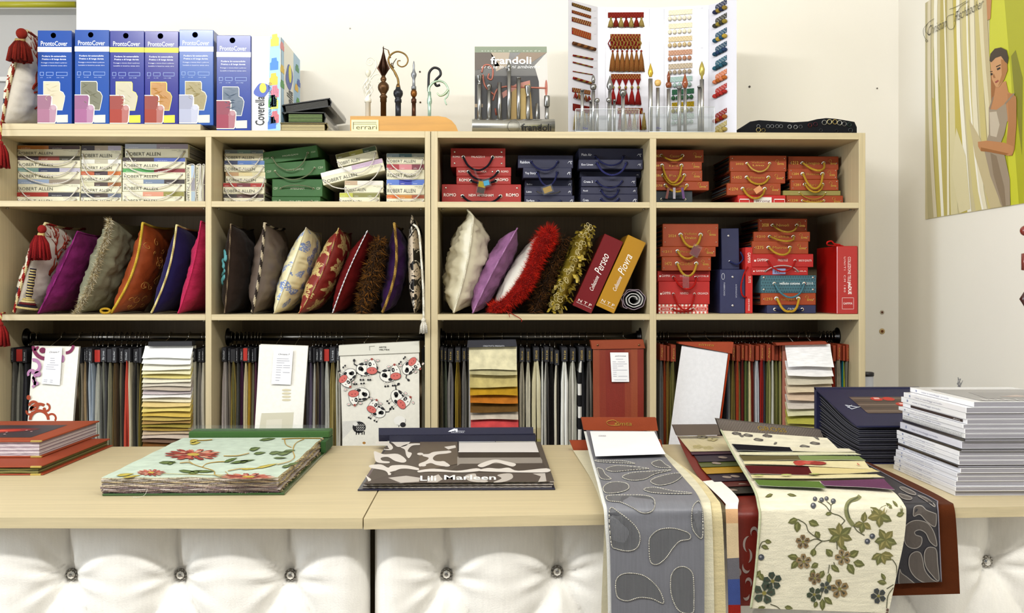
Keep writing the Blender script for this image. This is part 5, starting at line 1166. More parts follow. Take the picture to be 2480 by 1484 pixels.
def coral_extra(t, S, H):
    coral(t, S, H); 
    p = S(1, -.99, .86) + Vector((.002, -.014, -.004)); q = MB()
    q.sphere(p + Vector((0, 0, .006)), .012, '#8a1f1c', 8); q.tube([p + Vector((-.010, 0, -.010)), p + Vector((.006, 0, -.011))], .007, '#c8b070', 8)
    skirt(q, p + Vector((-.006, -.004, -.012)), .066, .010, .029, ['#7c1418', '#8c1c1c', '#6a1014'], 44); q.build('tassel', 'cord', t)
    p = S(1, -.93, .02) + Vector((.004, -.012, 0)); e = S(1, -.90, -.64) + Vector((.016, -.016, 0)); q = MB()   # striped tie-back with a wound bobbin
    n = 22
    for i in range(n):
        u0, u1 = i / n, (i + .96) / n; q.tube([p.lerp(e, u0), p.lerp(e, u1)], .0085 - .001 * math.sin(i), ('#2a2430', '#c8b478')[i % 2], 8)
    d = (e - p).normalized(); M = Matrix.Translation(e) @ Vector((0, 0, -1)).rotation_difference(d).to_matrix().to_4x4()
    for i in range(5): q.lathe([(.013 + .0035 * i, -.006 * i), (.016 + .0035 * i, -.006 * i - .003), (.0135 + .0035 * i, -.006 * i - .006)], ('#b8a468', '#c8b888', '#5c1c20', '#26202c', '#c0ac74')[i], 14, M)
    q.build('tie_back', 'cord', t)
cushion('cream cushion with red coral print, dark red tassel and red twisted cord', 34, 110, 542, .095, 'cloth', coral_cols, pipe=('#8a1f1c', '#c8b888', .0042), extra=coral_extra, res=60, bow=-.012)
cushion('magenta crushed velvet cushion leaning beside the coral one', 92, 188, 561, .078, 'velvet', '#6c1c54', pipe=('#8c2c74', '#6e1a58', .0022), seed=2, wr=.005, D=.26)
def furtrim(t, S, H):
    q = MB(); blades(q, [(S(1, -.97, -1 + 2 * i / 20) + Vector((0, -.004, 0)), .010) for i in range(21)], 3800, .012, ['#a89468', '#c8bfa0', '#8c7c54', '#dcd4bc'], wd=.0007); o = q.build('fur_edging', 'fur', t); o['kind'] = 'stuff'
cushion('sage green plush cushion with a sandy fur edging', 182, 266, 531, .095, 'plush', '#7c7c66', extra=furtrim, seed=3, wr=.008, wf=1.6)
def swirls(t, S, H):
    q = MB(); rnd = random.Random(3)
    for k in range(26):
        sd = rnd.choice((-1, 1, 1)); a0, b0 = rnd.uniform(-.9, .2), rnd.uniform(-.85, .85); r = rnd.uniform(.05, .12); an = rnd.uniform(0, 6.3); sg = rnd.choice((-1, 1))
        q.tube([S(sd, max(-.97, min(.9, a0 + r * 1.5 * (1 - i / 16) * math.cos(an + sg * i * .5))), max(-.95, min(.95, b0 + r * (1 - i / 16) * math.sin(an + sg * i * .5))), .0004) for i in range(13)], .0009, '#b8803c', 4)
    o_ = q.build('swirl_embroidery', 'silk', t); o_['kind'] = 'stuff'
    p = S(1, -1, -1); q = MB(); q.tube([p + Vector((-.012 + .013 * math.cos(i * .42), -.006, .009 + .006 * math.sin(i * .42))) for i in range(15)], .0034, '#b08a24', 7, closed=True); q.build('cord_loop', 'cord', t)
cushion('orange silk cushion with scroll embroidery and a yellow cord', 268, 346, 541, .088, 'silk', '#8e3c14', pipe=('#b8952c', '#c8a83c', .0036), bow=.016, extra=swirls, seed=4, wr=.005)
cushion('navy cushion with a pale gold twisted cord', 366, 428, 546, .082, 'cloth', '#1f1a48', pipe=('#b4a468', '#d8cc94', .0030), bow=.010, seed=5, wr=.003)
cushion('bright pink linen cushion wedged against the divider', 431, 487, 536, .066, 'linen', '#b02850', pipe=('#b82a54', '#c8305c', .0020), bow=.006, seed=6, wr=.005)
# bay with the toile
def flower(t, S, H):
    q = MB()
    for a, b, w2 in ((-.8, .12, .1), (-.8, -.08, -.06), (-.86, .3, .12), (-.84, -.25, -.1)):
        pts = [S(-1, a + .10 * math.cos(i * .45), b + w2 * math.sin(i * .8), .001) for i in range(9)]; q.tube(pts, [.0035 * math.sin(.3 + i * .33) + .001 for i in range(9)], '#5ba4ac', 6)
    q.build('turquoise_applique', 'silk', t)
cushion('dark brown cushion with a turquoise flower applique', 544, 559, 543, .078, 'cloth', '#2c211b', pipe=('#4a3c30', '#7a6a54', .0022), extra=flower, seed=7)
cushion('taupe satin cushion with a two-tone twisted cord', 610, 641, 542, .096, 'satin', '#5c4e44', pipe=('#2c2420', '#b4a68c', .0040), bow=.004, seed=8, wr=.005)
def toile(sd, a, b):
    k = nz(a * 3.2, b * 4.2, sd * 5 + 2) + .25 * nz(a * 3, b * 3, 8); f2 = nz(a * 26, b * 30, sd)
    if k > .12 and f2 > -.18: return '#7488b8' if f2 < .25 else '#a4b2d0'
    return '#e2d8ae'
cushion('pale yellow cushion with blue toile print', 663, 741, 551, .088, 'satin', toile, res=110, seed=9, wr=.003, pipe=('#d8cfa8', '#d0c8b0', .0012))
def damask(sd, a, b):
    x, y = (a + 1) * 1.5 + sd * .4, (b + 1) * 2.0; c = 0
    cx, cy = x - round(x), y - round(y + .5 * (round(x) % 2)) + .5 * (round(x) % 2)
    r = math.hypot(cx, cy); th = math.atan2(cy, cx); pet = .34 + .10 * math.cos(5 * th + 1) + .05 * math.sin(11 * th) + .12 * nz(a * 3, b * 3, sd)
    vein = abs(math.sin(5 * th + r * 6)) < .16 and r > .1
    return '#78201a' if (r > pet or vein or abs(nz(a * 7, b * 7, 4)) < .03) else '#bda86c'
cushion('red and gold damask cushion with large leaf pattern', 723, 820, 553, .092, 'silk', damask, res=110, bow=.010, seed=10, wr=.003, pipe=('#8c2420', '#b09a60', .0018))
def jewels(t, S, H):
    q = MB()
    for i in range(64): q.sphere(S(1, -1, -.97 + 1.97 * i / 63) + Vector((0, -.003, .001)), .0022 + .0005 * (i % 3), ('#e0e0ec', '#c8c8dc', '#f0f0f8')[i % 3], 5)
    q.build('rhinestone_edging', 'chrome', t)
cushion('deep red velvet cushion edged with rhinestones', 805, 890, 560, .074, 'plush', '#580a0b', bow=-.006, extra=jewels, seed=11)
def shag(cols, n, rad, ln, seed):
    def fn(t, S, H):
        q = MB(); pts = []
        for i in range(15):
            for a in (-.98, -.8, -.55): pts.append((S(-1 if i % 2 else 1, a, -.94 + 1.88 * i / 14) + Vector((0, -.004, 0)), rad))
        blades(q, pts, n, ln, cols, wd=.0012, down=.5, seed=seed); o = q.build('shaggy_fringe', 'fur', t); o['kind'] = 'stuff'
    return fn
cushion('dark brown cushion with a shaggy rust fringe', 874, 920, 575, .056, 'cloth', '#2e1f14', extra=shag(['#5c3a14', '#3a240e', '#7a4c18', '#2a1a0c'], 5200, .013, .022, 3), seed=12)
cushion('purple velvet cushion with an antique gold cord', 925, 955, 542, .070, 'velvet', '#2a1038', pipe=('#6c5024', '#9c7c3c', .0040), bow=.020, seed=13, wr=.007)
def bw(sd, a, b):
    k = nz(a * 3 + 2, b * 3.4, sd * 2 + 5); l = nz(a * 8, b * 9, sd)
    if abs(k - .15) < .05: return '#e8e0d0' if k > .15 else '#14110f'
    return '#171411' if (k > .02 or abs(l) < .035) else '#cdbca4'
def wtassel(t, S, H):
    q = MB(); g = lambda px, py, Y: P(px, py, Y) - Vector(t.location)
    q.tube(cr([g(1001, 543, 2.735), g(1014, 560, 2.728), g(1020, 620, 2.718), g(1025, 700, 2.712), g(1026, 757, 2.708), g(1026, 775, 2.706)], 10), .0032, '#c8c2b0', 7, col2='#e6e2d4'); q.build('white_cord', 'cord', t)
    q = MB(); skirt(q, g(1026, 779, 2.706), .032, .005, .0115, ['#e2ddd0', '#cfc8b8', '#ece8de'], 30, '#dcd6c6', .0068); q.build('white_tassel', 'cord', t)
cushion('black and cream leaf-print cushion with a white cord and tassel', 1004, 997, 519, .052, 'silk', bw, res=100, extra=wtassel, seed=14, wr=.002)
# bay with the cream satin
cushion('large cream satin cushion with a twisted seam and pointed ear', 1098, 1148, 512, .128, 'satin', '#cdc6ac', bow=.010, seed=15, wr=.012, wf=1.3, pipe=('#d8d2bc', '#c4bda4', .0030), ear=-.03)
cushion('mauve crushed velvet cushion with a corded seam', 1144, 1253, 553, .080, 'velvet', '#85587f', bow=-.004, pipe=('#a87aa4', '#8c6088', .0022), seed=16, wr=.006, wf=1.6)
def boa(t, S, H):
    g = lambda px, py: P(px, py, 2.735) - Vector(t.location)
    L = [(1330, 566, .030), (1318, 585, .031), (1303, 612, .024), (1293, 640, .024), (1282, 668, .025), (1268, 692, .024), (1248, 716, .021), (1222, 736, .018), (1192, 748, .013)]
    pts = [(cr([g(a, b) for a, b, c in L], 4)[i], [c for a, b, c in L][min(8, i // 4)]) for i in range(33)]
    q = MB(); blades(q, pts, 12000, .016, ['#b01408', '#c01c0c', '#8c0e06', '#d02a14'], wd=.0008, seed=7); o = q.build('feather_trim', 'fur', t); o['kind'] = 'stuff'
    q = MB(); q.tube([p for p, r in pts], [min(r * .72, max(.002, p.z - .001)) for p, r in pts], '#7c0c06', 10); q.build('trim_core', 'cloth', t)
    q = MB()
    for a, b in ((1234, 768), (1262, 779)): q.tube(cr([g(1226, 752) + Vector((0, -.014, 0)), g(a - 2, b - 8) + Vector((0, -.024, 0)), g(a, b) + Vector((0, -.024, 0))], 4), [.001] * 8 + [.0004], '#a02018', 4)
    q.build('loose_thread', 'cord', t)
cushion('white satin cushion trimmed with bright red marabou feathers', 1200, 1328, 560, .078, 'satin', '#d8d4c8', extra=boa, seed=17, wr=.005)
cushion('dark brown shaggy cushion between the red-trimmed and the gold one', 1292, 1366, 572, .052, 'cloth', '#2a1c12', extra=shag(['#3a2410', '#4c2e12', '#22160a', '#5a3818'], 6000, .016, .02, 5), seed=18, Y=2.765, D=.25)
def ribbons(t, S, H):
    rnd = random.Random(9); q = MB(); q2 = MB()
    for i in range(130):
        b = -.97 + 1.94 * rnd.random(); a = rnd.uniform(-1, -.45); sd = rnd.choice((1, 1, -1)); p = S(sd, a, b, .002); d = Vector((rnd.uniform(-.3, 1) * sd, -rnd.uniform(.3, 1), rnd.uniform(-.7, .7))).normalized(); l = rnd.uniform(.012, .024); s = d.cross(Vector((0, 0, 1))).normalized() * rnd.uniform(.003, .006)
        m = p + d * l * .6 + Vector((0, 0, rnd.uniform(0, .006))); e = p + d * l + Vector((0, 0, -rnd.uniform(0, .008)))
        c = ('#9a842c', '#83701f', '#b39c3c', '#6c5c1a')[i % 4]; m.z, e.z = max(m.z, .001), max(e.z, .001); q.face([p - s, p + s, m + s, m - s], c); q.face([m - s, m + s, e + s * .8, e - s * .8], c)
    for i in range(44):
        b = -.98 + 1.96 * i / 43; p = S(-1, -.96, b) + Vector((0, -.006, 0)); p.z = max(p.z, .02); an = rnd.uniform(0, 6.28); l = rnd.uniform(.010, .017); d = Vector((math.cos(an), -.4, math.sin(an))) * l; s = Vector((-math.sin(an), 0, math.cos(an))) * l * .3
        q2.tube(cr([p, p + d * .6 + s, p + d, p + d * .6 - s], 4, True), .0008, '#cfc08c', 4, closed=True)
    o = q.build('ribbon_ruffle', 'silk', t); o['kind'] = 'stuff'; o = q2.build('cord_loops', 'cord', t); o['kind'] = 'stuff'
cushion('olive gold satin cushion with a looped ribbon fringe', 1340, 1432, 541, .064, 'satin', '#8a7626', extra=ribbons, seed=19)
# coral cushion on the bookcase top
def top_extra(t, S, H):
    coral(t, S, H, 1, -.6, -.1); p = S(1, -.99, .80) + Vector((-.006, -.016, 0)); q = MB()
    q.sphere(p + Vector((.004, 0, .016)), .015, '#7c2014', 8); q.tube([p + Vector((-.012, 0, -.004)), p + Vector((.012, 0, -.006))], .008, '#a8905c', 8); skirt(q, p + Vector((0, 0, -.006)), .055, .012, .032, ['#6c1a10', '#7c2016', '#5a140c'], 48); q.build('tassel', 'cord', t)
cushion('cream coral-print cushion with brown red tassel lying on the loose plank', 6, 66, 76, .10, 'cloth', coral_cols, pipe=('#7c2416', '#c0b088', .0044), extra=top_extra, res=60, zb=ZP + .0004, bow=-.012, seed=21, D=.24)
# tassels hanging at the left end panel
for py0, py1, lab in ((348, 402, 'dark red tassel hanging before the cream swatch books'), (786, 834, 'dark red tassel hanging over the edge of the cushion shelf')):
    o = P(1, py0, 2.695); t = thing('hanging_tassel', lab, 'tassel', o)
    q = MB(); l = (py1 - py0) * 2.695 / F; skirt(q, (0, 0, -.004), l, .010, .024, ['#7a1616', '#8c1e1c', '#640f10'], 40, '#8a2420', .008); q.build('tassel_skirt', 'cord', t)
    zt = (ZT + .0205 if py0 < 500 else Z3 + .004) - o.z
    q = MB(); q.tube(cr([(0, 0, .006), (0, .004, zt * .6), (-.004, .014, zt), (-.012, .05, zt)], 5), .0026, '#8a2420', 7, col2='#c8b070'); q.build('tassel_cord', 'cord', t)
# two leaning books and the rolled fabric
def lean_book(lab, BL, TL, wpx, col, name, rgt):
    Y = 2.76; a, b = P(*BL, Y), P(*TL, Y); H = (b - a).length; th = math.atan2(b.x - a.x, b.z - a.z); wd = wpx * Y / F
    a2 = a.copy(); drop = wd * math.sin(th); a2.z = Z3 + drop + .0008
    t = thing('pattern_book', lab, 'book', a2, (0, th, 0), 'leaning pattern books'); q = MB(); q.box((0, 0, 0), (wd, .012, H), col, .0014); q.build('spine', 'gloss', t)
    q = MB(); q.box((0, .0122, .001), (.0024, .23, H - .001), col, .0006); q.box((wd - .0024, .0122, .001), (wd, .23, H - .001), col, .0006); q.build('covers', 'gloss', t)
    q = MB()
    for i in range(10): q.box((.003 + (wd - .006) * i / 10, .0124, .003), (.003 + (wd - .006) * (i + .9) / 10, .225, H - .003), ('#c9c0a8', '#b4a88c', '#8c7c64')[i % 3])
    q.build('swatches', 'cloth', t)
    q = MB(); up = lambda x, z0: (lambda u, w2: (x - w2, -.0008, z0 + u))
    q.text('Collezione', 0, H * .20, 0, wd * .20, '#ece6e0', mp=up(wd * .62, H * .27), shear=.4); q.text(name, 0, H * .27, 0, wd * .40, '#ece6e0', mp=up(wd * .66, H * .50), shear=.4)
    q.text('N T P', wd * .15, wd * .85, H * .075, H * .035, '#e4dcd4', mp=mapfront(-.0008)); q.text('tessuti per arredamento', wd * .1, wd * .9, H * .055, H * .012, '#e4dcd4', mp=mapfront(-.0008)); q.build('lettering', 'print', t)
lean_book('wine red pattern book leaning beside the gold ribbon cushion', (1386.5, 737), (1464.5, 563.5), 50, '#6a1418', 'Perseo', 0)
lean_book('ochre pattern book leaning beside the rolled fabric', (1443.5, 737), (1521.5, 565.5), 48, '#a87a1c', 'Piovra', 0)
o = P(1535, 740, 2.77); o.z = Z3 + .0004; t = thing('fabric_roll', 'rolled mauve and white satin fabric lying beside the ochre book', 'fabric roll', o)
def spir(r0, r1, turns, c, nm, wv, th=.0022, ph=0.0):
    q = MB(); n = 80; D = .2; prof = []
    for i in range(n + 1):
        u = i / n; an = ph + turns * 6.283 * u; r = r0 + (r1 - r0) * u + wv * math.sin(an * 7) * u; prof.append(Vector((r * 1.05 * math.cos(an), 0, .0395 + r * .92 * math.sin(an))))
    prof = [Vector((p.x, 0, max(.0006, p.z))) for p in prof]
    for A, B in zip(prof, prof[1:]):
        nn = Vector((-(B - A).z, 0, (B - A).x)).normalized() * th
        for fc in ([A, B, B + Vector((0, D, 0)), A + Vector((0, D, 0))], [A + nn, A + nn + Vector((0, D, 0)), B + nn + Vector((0, D, 0)), B + nn], [A, A + nn, B + nn, B]): q.face(fc, c, True)
    q.build(nm, 'satin', t)
spir(.010, .027, 2.2, '#c8c8c6', 'white_lining', .0006); spir(.028, .0345, 1.5, '#8c7c88', 'mauve_layer', .0022, .0018, 1.0)
# ------------------------------------------------------------------ rods with hanging swatches
RY = 2.885; RZ = EYE - 115 * RY / F; RR = .0115
for k, (x0, x1, lab) in enumerate(((-6, 497.5, 'dark steel rod under the cushion shelf with the coral cushion'), (512, 1029, 'dark steel rod under the shelf with the toile cushion'), (1060, 1574, 'dark steel rod under the shelf with the satin cushion'), (1589.5, 2080, 'dark steel rod under the shelf with the tall red box'))):
    a, b = P(x0, 700, SY).x + .0005, P(x1, 700, SY).x - .0005
    t = thing('hanging_rod', lab, 'rod', ((a + b) / 2, RY, RZ)); h = (b - a) / 2
    q = MB(); q.tube([(-h + .006, 0, 0), (h - .006, 0, 0)], RR, '#77736c', 14); q.build('tube', 'steel', t)
    for s in (-1, 1):
        q = MB(); q.lathe([(.026, 0), (.026, .003), (.017, .005), (.017, .012)], '#3c3a38', 18, Matrix.Translation((s * h, 0, 0)) @ Matrix.Rotation(-s * math.pi / 2, 4, 'Y')); q.build('flange', 'steel', t)
def hook(t, x, y, z, front=False):                                  # wire hook over the rod; x, y, z local foot; t at (.., .., ..) world loc
    o = Vector(t.location); c = Vector((o.x + x, RY, RZ)) - o; r = RR + .0034
    pts = [Vector((x, y, z)), Vector((x, c.y + .002, z + .006))] + [c + Vector((0, r * math.sin(an), r * math.cos(an))) for an in (math.radians(d) for d in (150, 120, 90, 60, 30, 0, -30, -60, -90, -115))]
    if front: pts = [Vector((x, y, z))] + [c + Vector((0, r * math.sin(an), r * math.cos(an))) for an in (math.radians(d) for d in range(-95, 95, 10))]
    q = MB(); q.tube(pts if front else cr(pts, 3), .0013, '#b8b4ac', 6); q.build('hook', 'chrome', t)
def edge_hanger(px0, px1, cols, head, word=None, wc='#d8d4cc', grp='', lab='', top=844, bot=878, Y=2.79, zend=.60, hw=None, m='cloth', tagc=None):
    """swatch bundle hung at right angles to the shelf: its edge faces the room"""
    a, b = P(px0, 860, 2.80).x, P(px1, 860, 2.80).x; zt, zh = P(0, top, Y).z, P(0, bot, Y).z; w2 = b - a
    t = thing('swatch_hanger', lab, 'swatch hanger', ((a + b) / 2, Y, zt), group=grp); rnd = random.Random(px0)
    hh = zt - zh; hwid = hw or max(.005, min(w2 * .88, .017))
    q = MB(); q.box((-hwid / 2, 0, -hh), (hwid / 2, .185, 0), head, .0012)
    if tagc: q.box((-hwid / 2 - .0004, -.0006, -hh * .9), (hwid / 2 + .0004, .01, -hh * .05), tagc)
    hd = q.build('header', 'board', t)
    if word:
        q = MB(); q.text(word, 0, hh * .62, 0, hwid * .34, wc, mp=lambda u, v: (-hwid * .17 + (hwid * .34 - v) * 0 + v * 1 - hwid * .0, -.0012, -hh * .82 + u) if False else (hwid * .17 - v, -.0012, -hh * .82 + u)); q.build('lettering', 'print', hd)
    hook(t, 0, RY - Y + .002, -.002)
    n = len(cols); zl = zend - zt
    for i, c in enumerate(cols):
        xc = -w2 / 2 + w2 * (i + .5) / n; th = w2 / n * .86; ph = rnd.uniform(0, 6); am = min(.0009, th * .10); dz = rnd.uniform(0, .02)
        x_ = lambda v: (xc * min(1, .35 + v * 4) if v < .2 else xc) + am * math.sin(v * 7 + ph) * min(1, v * 3)
        q = MB(); N = 12; f1, f2 = [], []
        for j in range(N + 1):
            v = j / N; z = -hh + .004 + (zl + hh - .004 + dz) * v; k = (.45 + .55 * min(1, v * 6)); yy = .004 + .004 * math.sin(v * 5 + ph)
            f1.append(((x_(v) - th / 2 * k), yy, z)); f2.append(((x_(v) + th / 2 * k), yy, z))
        for j in range(N):
            cc = c[min(len(c) - 1, int(j / N * len(c)))] if isinstance(c, (list, tuple)) and isinstance(c[0], str) else c
            A, B, C2, D2 = Vector(f1[j]), Vector(f2[j]), Vector(f2[j + 1]), Vector(f1[j + 1]); mid1, mid2 = (A + B) / 2 - Vector((0, .003, 0)), (C2 + D2) / 2 - Vector((0, .003, 0)); E = Vector((0, .17, 0))
            q.face([A, mid1, mid2, D2], cc, True); q.face([mid1, B, C2, mid2], cc, True); q.face([A, D2, D2 + E, A + E], cc, True); q.face([B, B + E, C2 + E, C2], cc, True)
        q.build('swatch', m, t)
    return t
def run(bay, spec, head, grp, k, ox, words, wcol, top=844, bot=878, m='cloth', Y=2.79):
    names = {}
    for i, (x0, x1, cols, nm, *o) in enumerate(spec):
        kw = dict(o[0]) if o else {}; hd = kw.pop('head', head); wd = kw.pop('word', words[i % len(words)])
        lab = f'{nm} swatches hung edgewise on the rod {bay}'
        edge_hanger(ox + x0 / k, ox + x1 / k, cols, hd, wd, wcol, grp, lab, kw.pop('top', top + (i * 7) % 5 - 2), kw.pop('bot', bot + (i * 5) % 4 - 1), kw.pop('Y', Y + ((i * 37) % 10) * .002), m=kw.pop('m', m), **kw)
BK = '#1c1c22'
run('under the coral cushion', [(135, 165, ['#5c5a54'], 'charcoal'), (168, 240, ['#77766c', '#5a5a52'], 'speckled grey', {'tagc': '#a8241c'}), (242, 296, ['#26242a', '#3c3c40'], 'black'),
    (862, 900, ['#4a4630', '#8c8270'], 'dark olive'), (900, 930, ['#a08a68'], 'tan'), (932, 960, ['#b4b4ac', '#2c2a2c'], 'black and white zigzag'), (964, 1014, ['#a8b2bc', '#96a2b0'], 'pale blue'), (1016, 1078, ['#b8b8ae', '#a4a498'], 'light grey', {'tagc': '#b8281c'}),
    (1084, 1160, ['#5c5c58', '#77786c', '#4a4a4c'], 'mottled dark grey'), (1166, 1228, ['#7c7862', '#6a6650'], 'olive grey'), (1230, 1284, ['#5c4a2c', '#4a3c28'], 'brown'), (1286, 1344, ['#77705c', '#33302c'], 'grey taupe'),
    (1350, 1404, ['#c04c3c', '#b84434'], 'coral red'), (1404, 1432, ['#c8bfa4'], 'beige'), (1436, 1505, ['#4c4a44', '#2c2c2c', '#5c5848'], 'dark charcoal'), (1508, 1544, ['#8c7c34', '#5c5428'], 'old gold'),
    (2102, 2134, ['#86867c'], 'plain grey'), (2136, 2186, ['#9c988e', '#86827a'], 'silver grey'), (2188, 2222, ['#d4cfc0'], 'ivory')], BK, 'black-headed swatches under the coral cushion', 4.496, 0, ['Dedar', None, 'Biz Linea', None, 'Dedar', 'Linea'], '#c8ccd0')
run('under the toile cushion', [(170, 222, ['#b4aaa8', '#a09894'], 'pale lilac grey'), (224, 252, ['#7c7264'], 'taupe'), (254, 318, ['#8c7a3c', '#6c6a44', '#86743a'], 'olive gold'), (320, 344, ['#4c4c48'], 'dark grey'), (347, 392, ['#4c2440', '#40203a'], 'plum'),
    (394, 440, ['#d0c6a4', '#c4b88e'], 'cream', {'tagc': '#b8281c'}), (442, 470, ['#a8822c'], 'ochre'), (472, 502, ['#77745c'], 'grey olive'), (504, 536, ['#5c3448'], 'dull purple'),
    (1062, 1098, ['#4c4a50'], 'dark slate'), (1100, 1132, ['#5a5266'], 'purple grey'), (1134, 1166, ['#c8c6ba'], 'white'), (1168, 1208, ['#5a4a34', '#6a6050'], 'brown'), (1210, 1256, ['#2c2634', '#5a5858'], 'aubergine'), (1258, 1312, ['#d8d8d0', '#c4c4bc'], 'chalk white', {'tagc': '#b8281c'}),
    (1316, 1388, ['#8a7a44', '#9c8c58', '#77683a'], 'khaki gold'), (1390, 1440, ['#c4c2b4', '#d4d0c4'], 'off-white'), (2302, 2334, ['#bdb8a4'], 'pale straw')], BK, 'black-headed swatches under the toile cushion', 4.4286, 500, ['Dedar', 'Dedar', None, 'Linea', 'Dedar', None], '#c8ccd0')
bands1 = ['#cfcbb8'] * 6 + ['#a8904c', '#a8904c', '#8c2c24', '#5c4430', '#9c2c34']; bands2 = ['#c9c2a0'] * 5 + ['#b4a884', '#a49c60', '#6c7c58', '#a8a47c', '#77805c', '#a49c7c']
run('under the satin cushion', [(116, 150, ['#77705a', '#5c5848'], 'tweed'), (152, 188, ['#3c4234', '#77806c'], 'dark green stripe'), (192, 258, ['#8c8a88', '#77757a'], 'mid grey'), (272, 338, ['#a08a38', '#8c742c', '#5c481c'], 'ochre gold', {'m': 'satin'}), (342, 402, ['#8e8c88', '#77746c'], 'ash grey'), (404, 426, ['#3c3a30'], 'dark moss'),
    (962, 1022, ['#b4ae9c', '#a09a88'], 'stone'), (1032, 1088, [bands1, bands1], 'banded ivory satin', {'m': 'satin'}), (1098, 1198, [bands2, bands2], 'banded cream satin', {'m': 'satin'}), (1200, 1224, ['#d0d0c8'], 'white with black edge', {'head': '#2a2a2c'}), (1228, 1284, ['#a8a69c', '#2c2a28'], 'silver satin', {'m': 'satin'}), (1290, 1334, ['#1c1a1a', '#221f1e'], 'black', {'bot': 884}),
    (1338, 1394, ['#d4cdb8', '#33302c'], 'ivory', {'bot': 887, 'top': 850}), (1408, 1488, ['#cfcfc6', '#d8d8d0'], 'white satin', {'m': 'satin'}), (1494, 1586, ['#b8b8ac', '#d4d2c8', '#a4a498'], 'white striped satin', {'m': 'satin'}),
    (1592, 1676, [['#d8d6d0', '#1a1a1c'] * 6, '#1a1a1c'], 'black and white check'), (1684, 1748, ['#4c4844', '#6c6860'], 'smoky grey')], BK, 'black-headed swatches under the satin cushion', 4.4286, 1040, ['DEDAR', 'biz', 'biz', 'DEDAR'], '#b49a50')
OH = '#8c3414'
run('under the tall red box', [(118, 162, ['#77787a', '#6a6a66'], 'steel grey'), (166, 198, ['#8c3c1c'], 'rust'), (200, 234, ['#a8883c', '#7c6428'], 'dull gold'), (236, 300, ['#77743c', '#8c8650', '#5c5a30'], 'moss green'),
    (862, 904, ['#50525c', '#8c8c88'], 'blue grey'), (908, 950, ['#8c7a3c', '#6c6030'], 'bronze'), (952, 984, ['#9c3c20'], 'brick'), (986, 1014, ['#8c8650'], 'sage'), (1016, 1048, ['#5c1c18'], 'maroon'), (1050, 1084, ['#5c6a34', '#44502c'], 'fringed green'), (1086, 1116, ['#b8ac80'], 'straw'), (1120, 1160, ['#8c3020', '#7c2c20'], 'tile red'),
    (1168, 1210, ['#c4c8cc', '#a4a8ac'], 'silver white'), (1212, 1250, ['#8c1c18', '#7c1814'], 'cherry red'), (1252, 1282, ['#4c4c60'], 'slate blue'), (1286, 1340, ['#6c703c', '#8c8a58'], 'leaf green'), (1342, 1372, ['#b4b4a8'], 'pale silver'), (1378, 1430, ['#77783c', '#8c8a50', '#5c602c'], 'olive fringe'), (1432, 1458, ['#8a8450'], 'pale olive'),
    (2004, 2042, ['#8c2c18'], 'dark rust'), (2046, 2082, ['#b0a890', '#a09880'], 'knitted cream'), (2084, 2116, ['#9a968c'], 'pale grey'), (2116, 2146, ['#1c7c94', '#b4b82c'], 'turquoise and lime'), (2148, 2176, ['#8c8a7c', '#6c6a60'], 'grey-green')], OH, 'rust-headed swatches under the tall red box', 4.496, 1570, ['Alga', None, None, 'Petra', None], '#c49a44', 838, 877)

# ---- swatch books turned to face the room
def facing(lab, grp, corners, head, hcol, hm, cloth, cm, Y, zend=.60, extra=None, lines=None, wav=.002):
    """corners: px of cloth TL, TR, BL, BR as visible; head: px quad of the header"""
    TL, TR, BL, BR = corners; f = Fr((TL[0] + TR[0]) / 2, TL[1], Y); t = thing('swatch_hanger', lab, 'swatch hanger', f.o, group=grp)
    a, b, c, d = f(*TL), f(*TR), f(*BL), f(*BR)
    def ext(p, r): k = (zend - f.o.z - p.z) / (r.z - p.z); return p + (r - p) * k
    e0, e1 = ext(a, c), ext(b, d)
    def fn(u, v): 
        p = a.lerp(b, u).lerp(e0.lerp(e1, u), v); return p + Vector((0, wav * math.sin(v * 6 + u * 3) * min(1, v * 4), 0))
    q = MB(); q.slab(fn, 8, 16, cloth, .0016, (0, -1, 0)); sw = q.build('front_swatch', cm, t)
    for i in range(3):                                  # the further swatches of the bundle
        q = MB(); q.slab(lambda u, v: Vector(fn(.015 + u * .97, v)) + Vector((.0008 * i, .005 + .003 * i, .002)), 4, 8, mixc(cloth((.5), .5) if callable(cloth) else cloth, '#8c8270', .2 + .1 * i), .002, (0, -1, 0)); q.build('swatch', cm, t)
    if head:
        A = [f(*p, -.004) for p in head]; B = [p + Vector((0, .032, 0)) for p in A]; q = MB(); q.face(A, hcol); q.face(B[::-1], hcol)
        for i in range(4): q.face([A[i], B[i], B[(i + 1) % 4], A[(i + 1) % 4]], hcol)
        q.build('header', hm, t)
    zt = max(f(*p).z for p in (head or [TL, TR]))
    for s in (.3, .7): hook(t, a.x + (b.x - a.x) * s, .012, zt - .004, True)
    if extra: extra(t, f, fn)
    return t
def arc(q, f, cx, cy, r, a0, a1, wd, col, d=-.0022, n=16):
    for i in range(n):
        p, p2 = math.radians(a0 + (a1 - a0) * i / n), math.radians(a0 + (a1 - a0) * (i + 1) / n)
        q.face([f(cx + rr * math.cos(x), cy + rr * math.sin(x), d) for rr, x in ((r - wd / 2, p), (r + wd / 2, p), (r + wd / 2, p2), (r - wd / 2, p2))], col)
def disc(q, f, cx, cy, rx, ry, col, d=-.0022, n=16, rot=0.0): q.face([f(cx + rx * math.cos(i * 6.283 / n) * math.cos(rot) - ry * math.sin(i * 6.283 / n) * math.sin(rot), cy + rx * math.cos(i * 6.283 / n) * math.sin(rot) + ry * math.sin(i * 6.283 / n) * math.cos(rot), d) for i in range(n)], col)
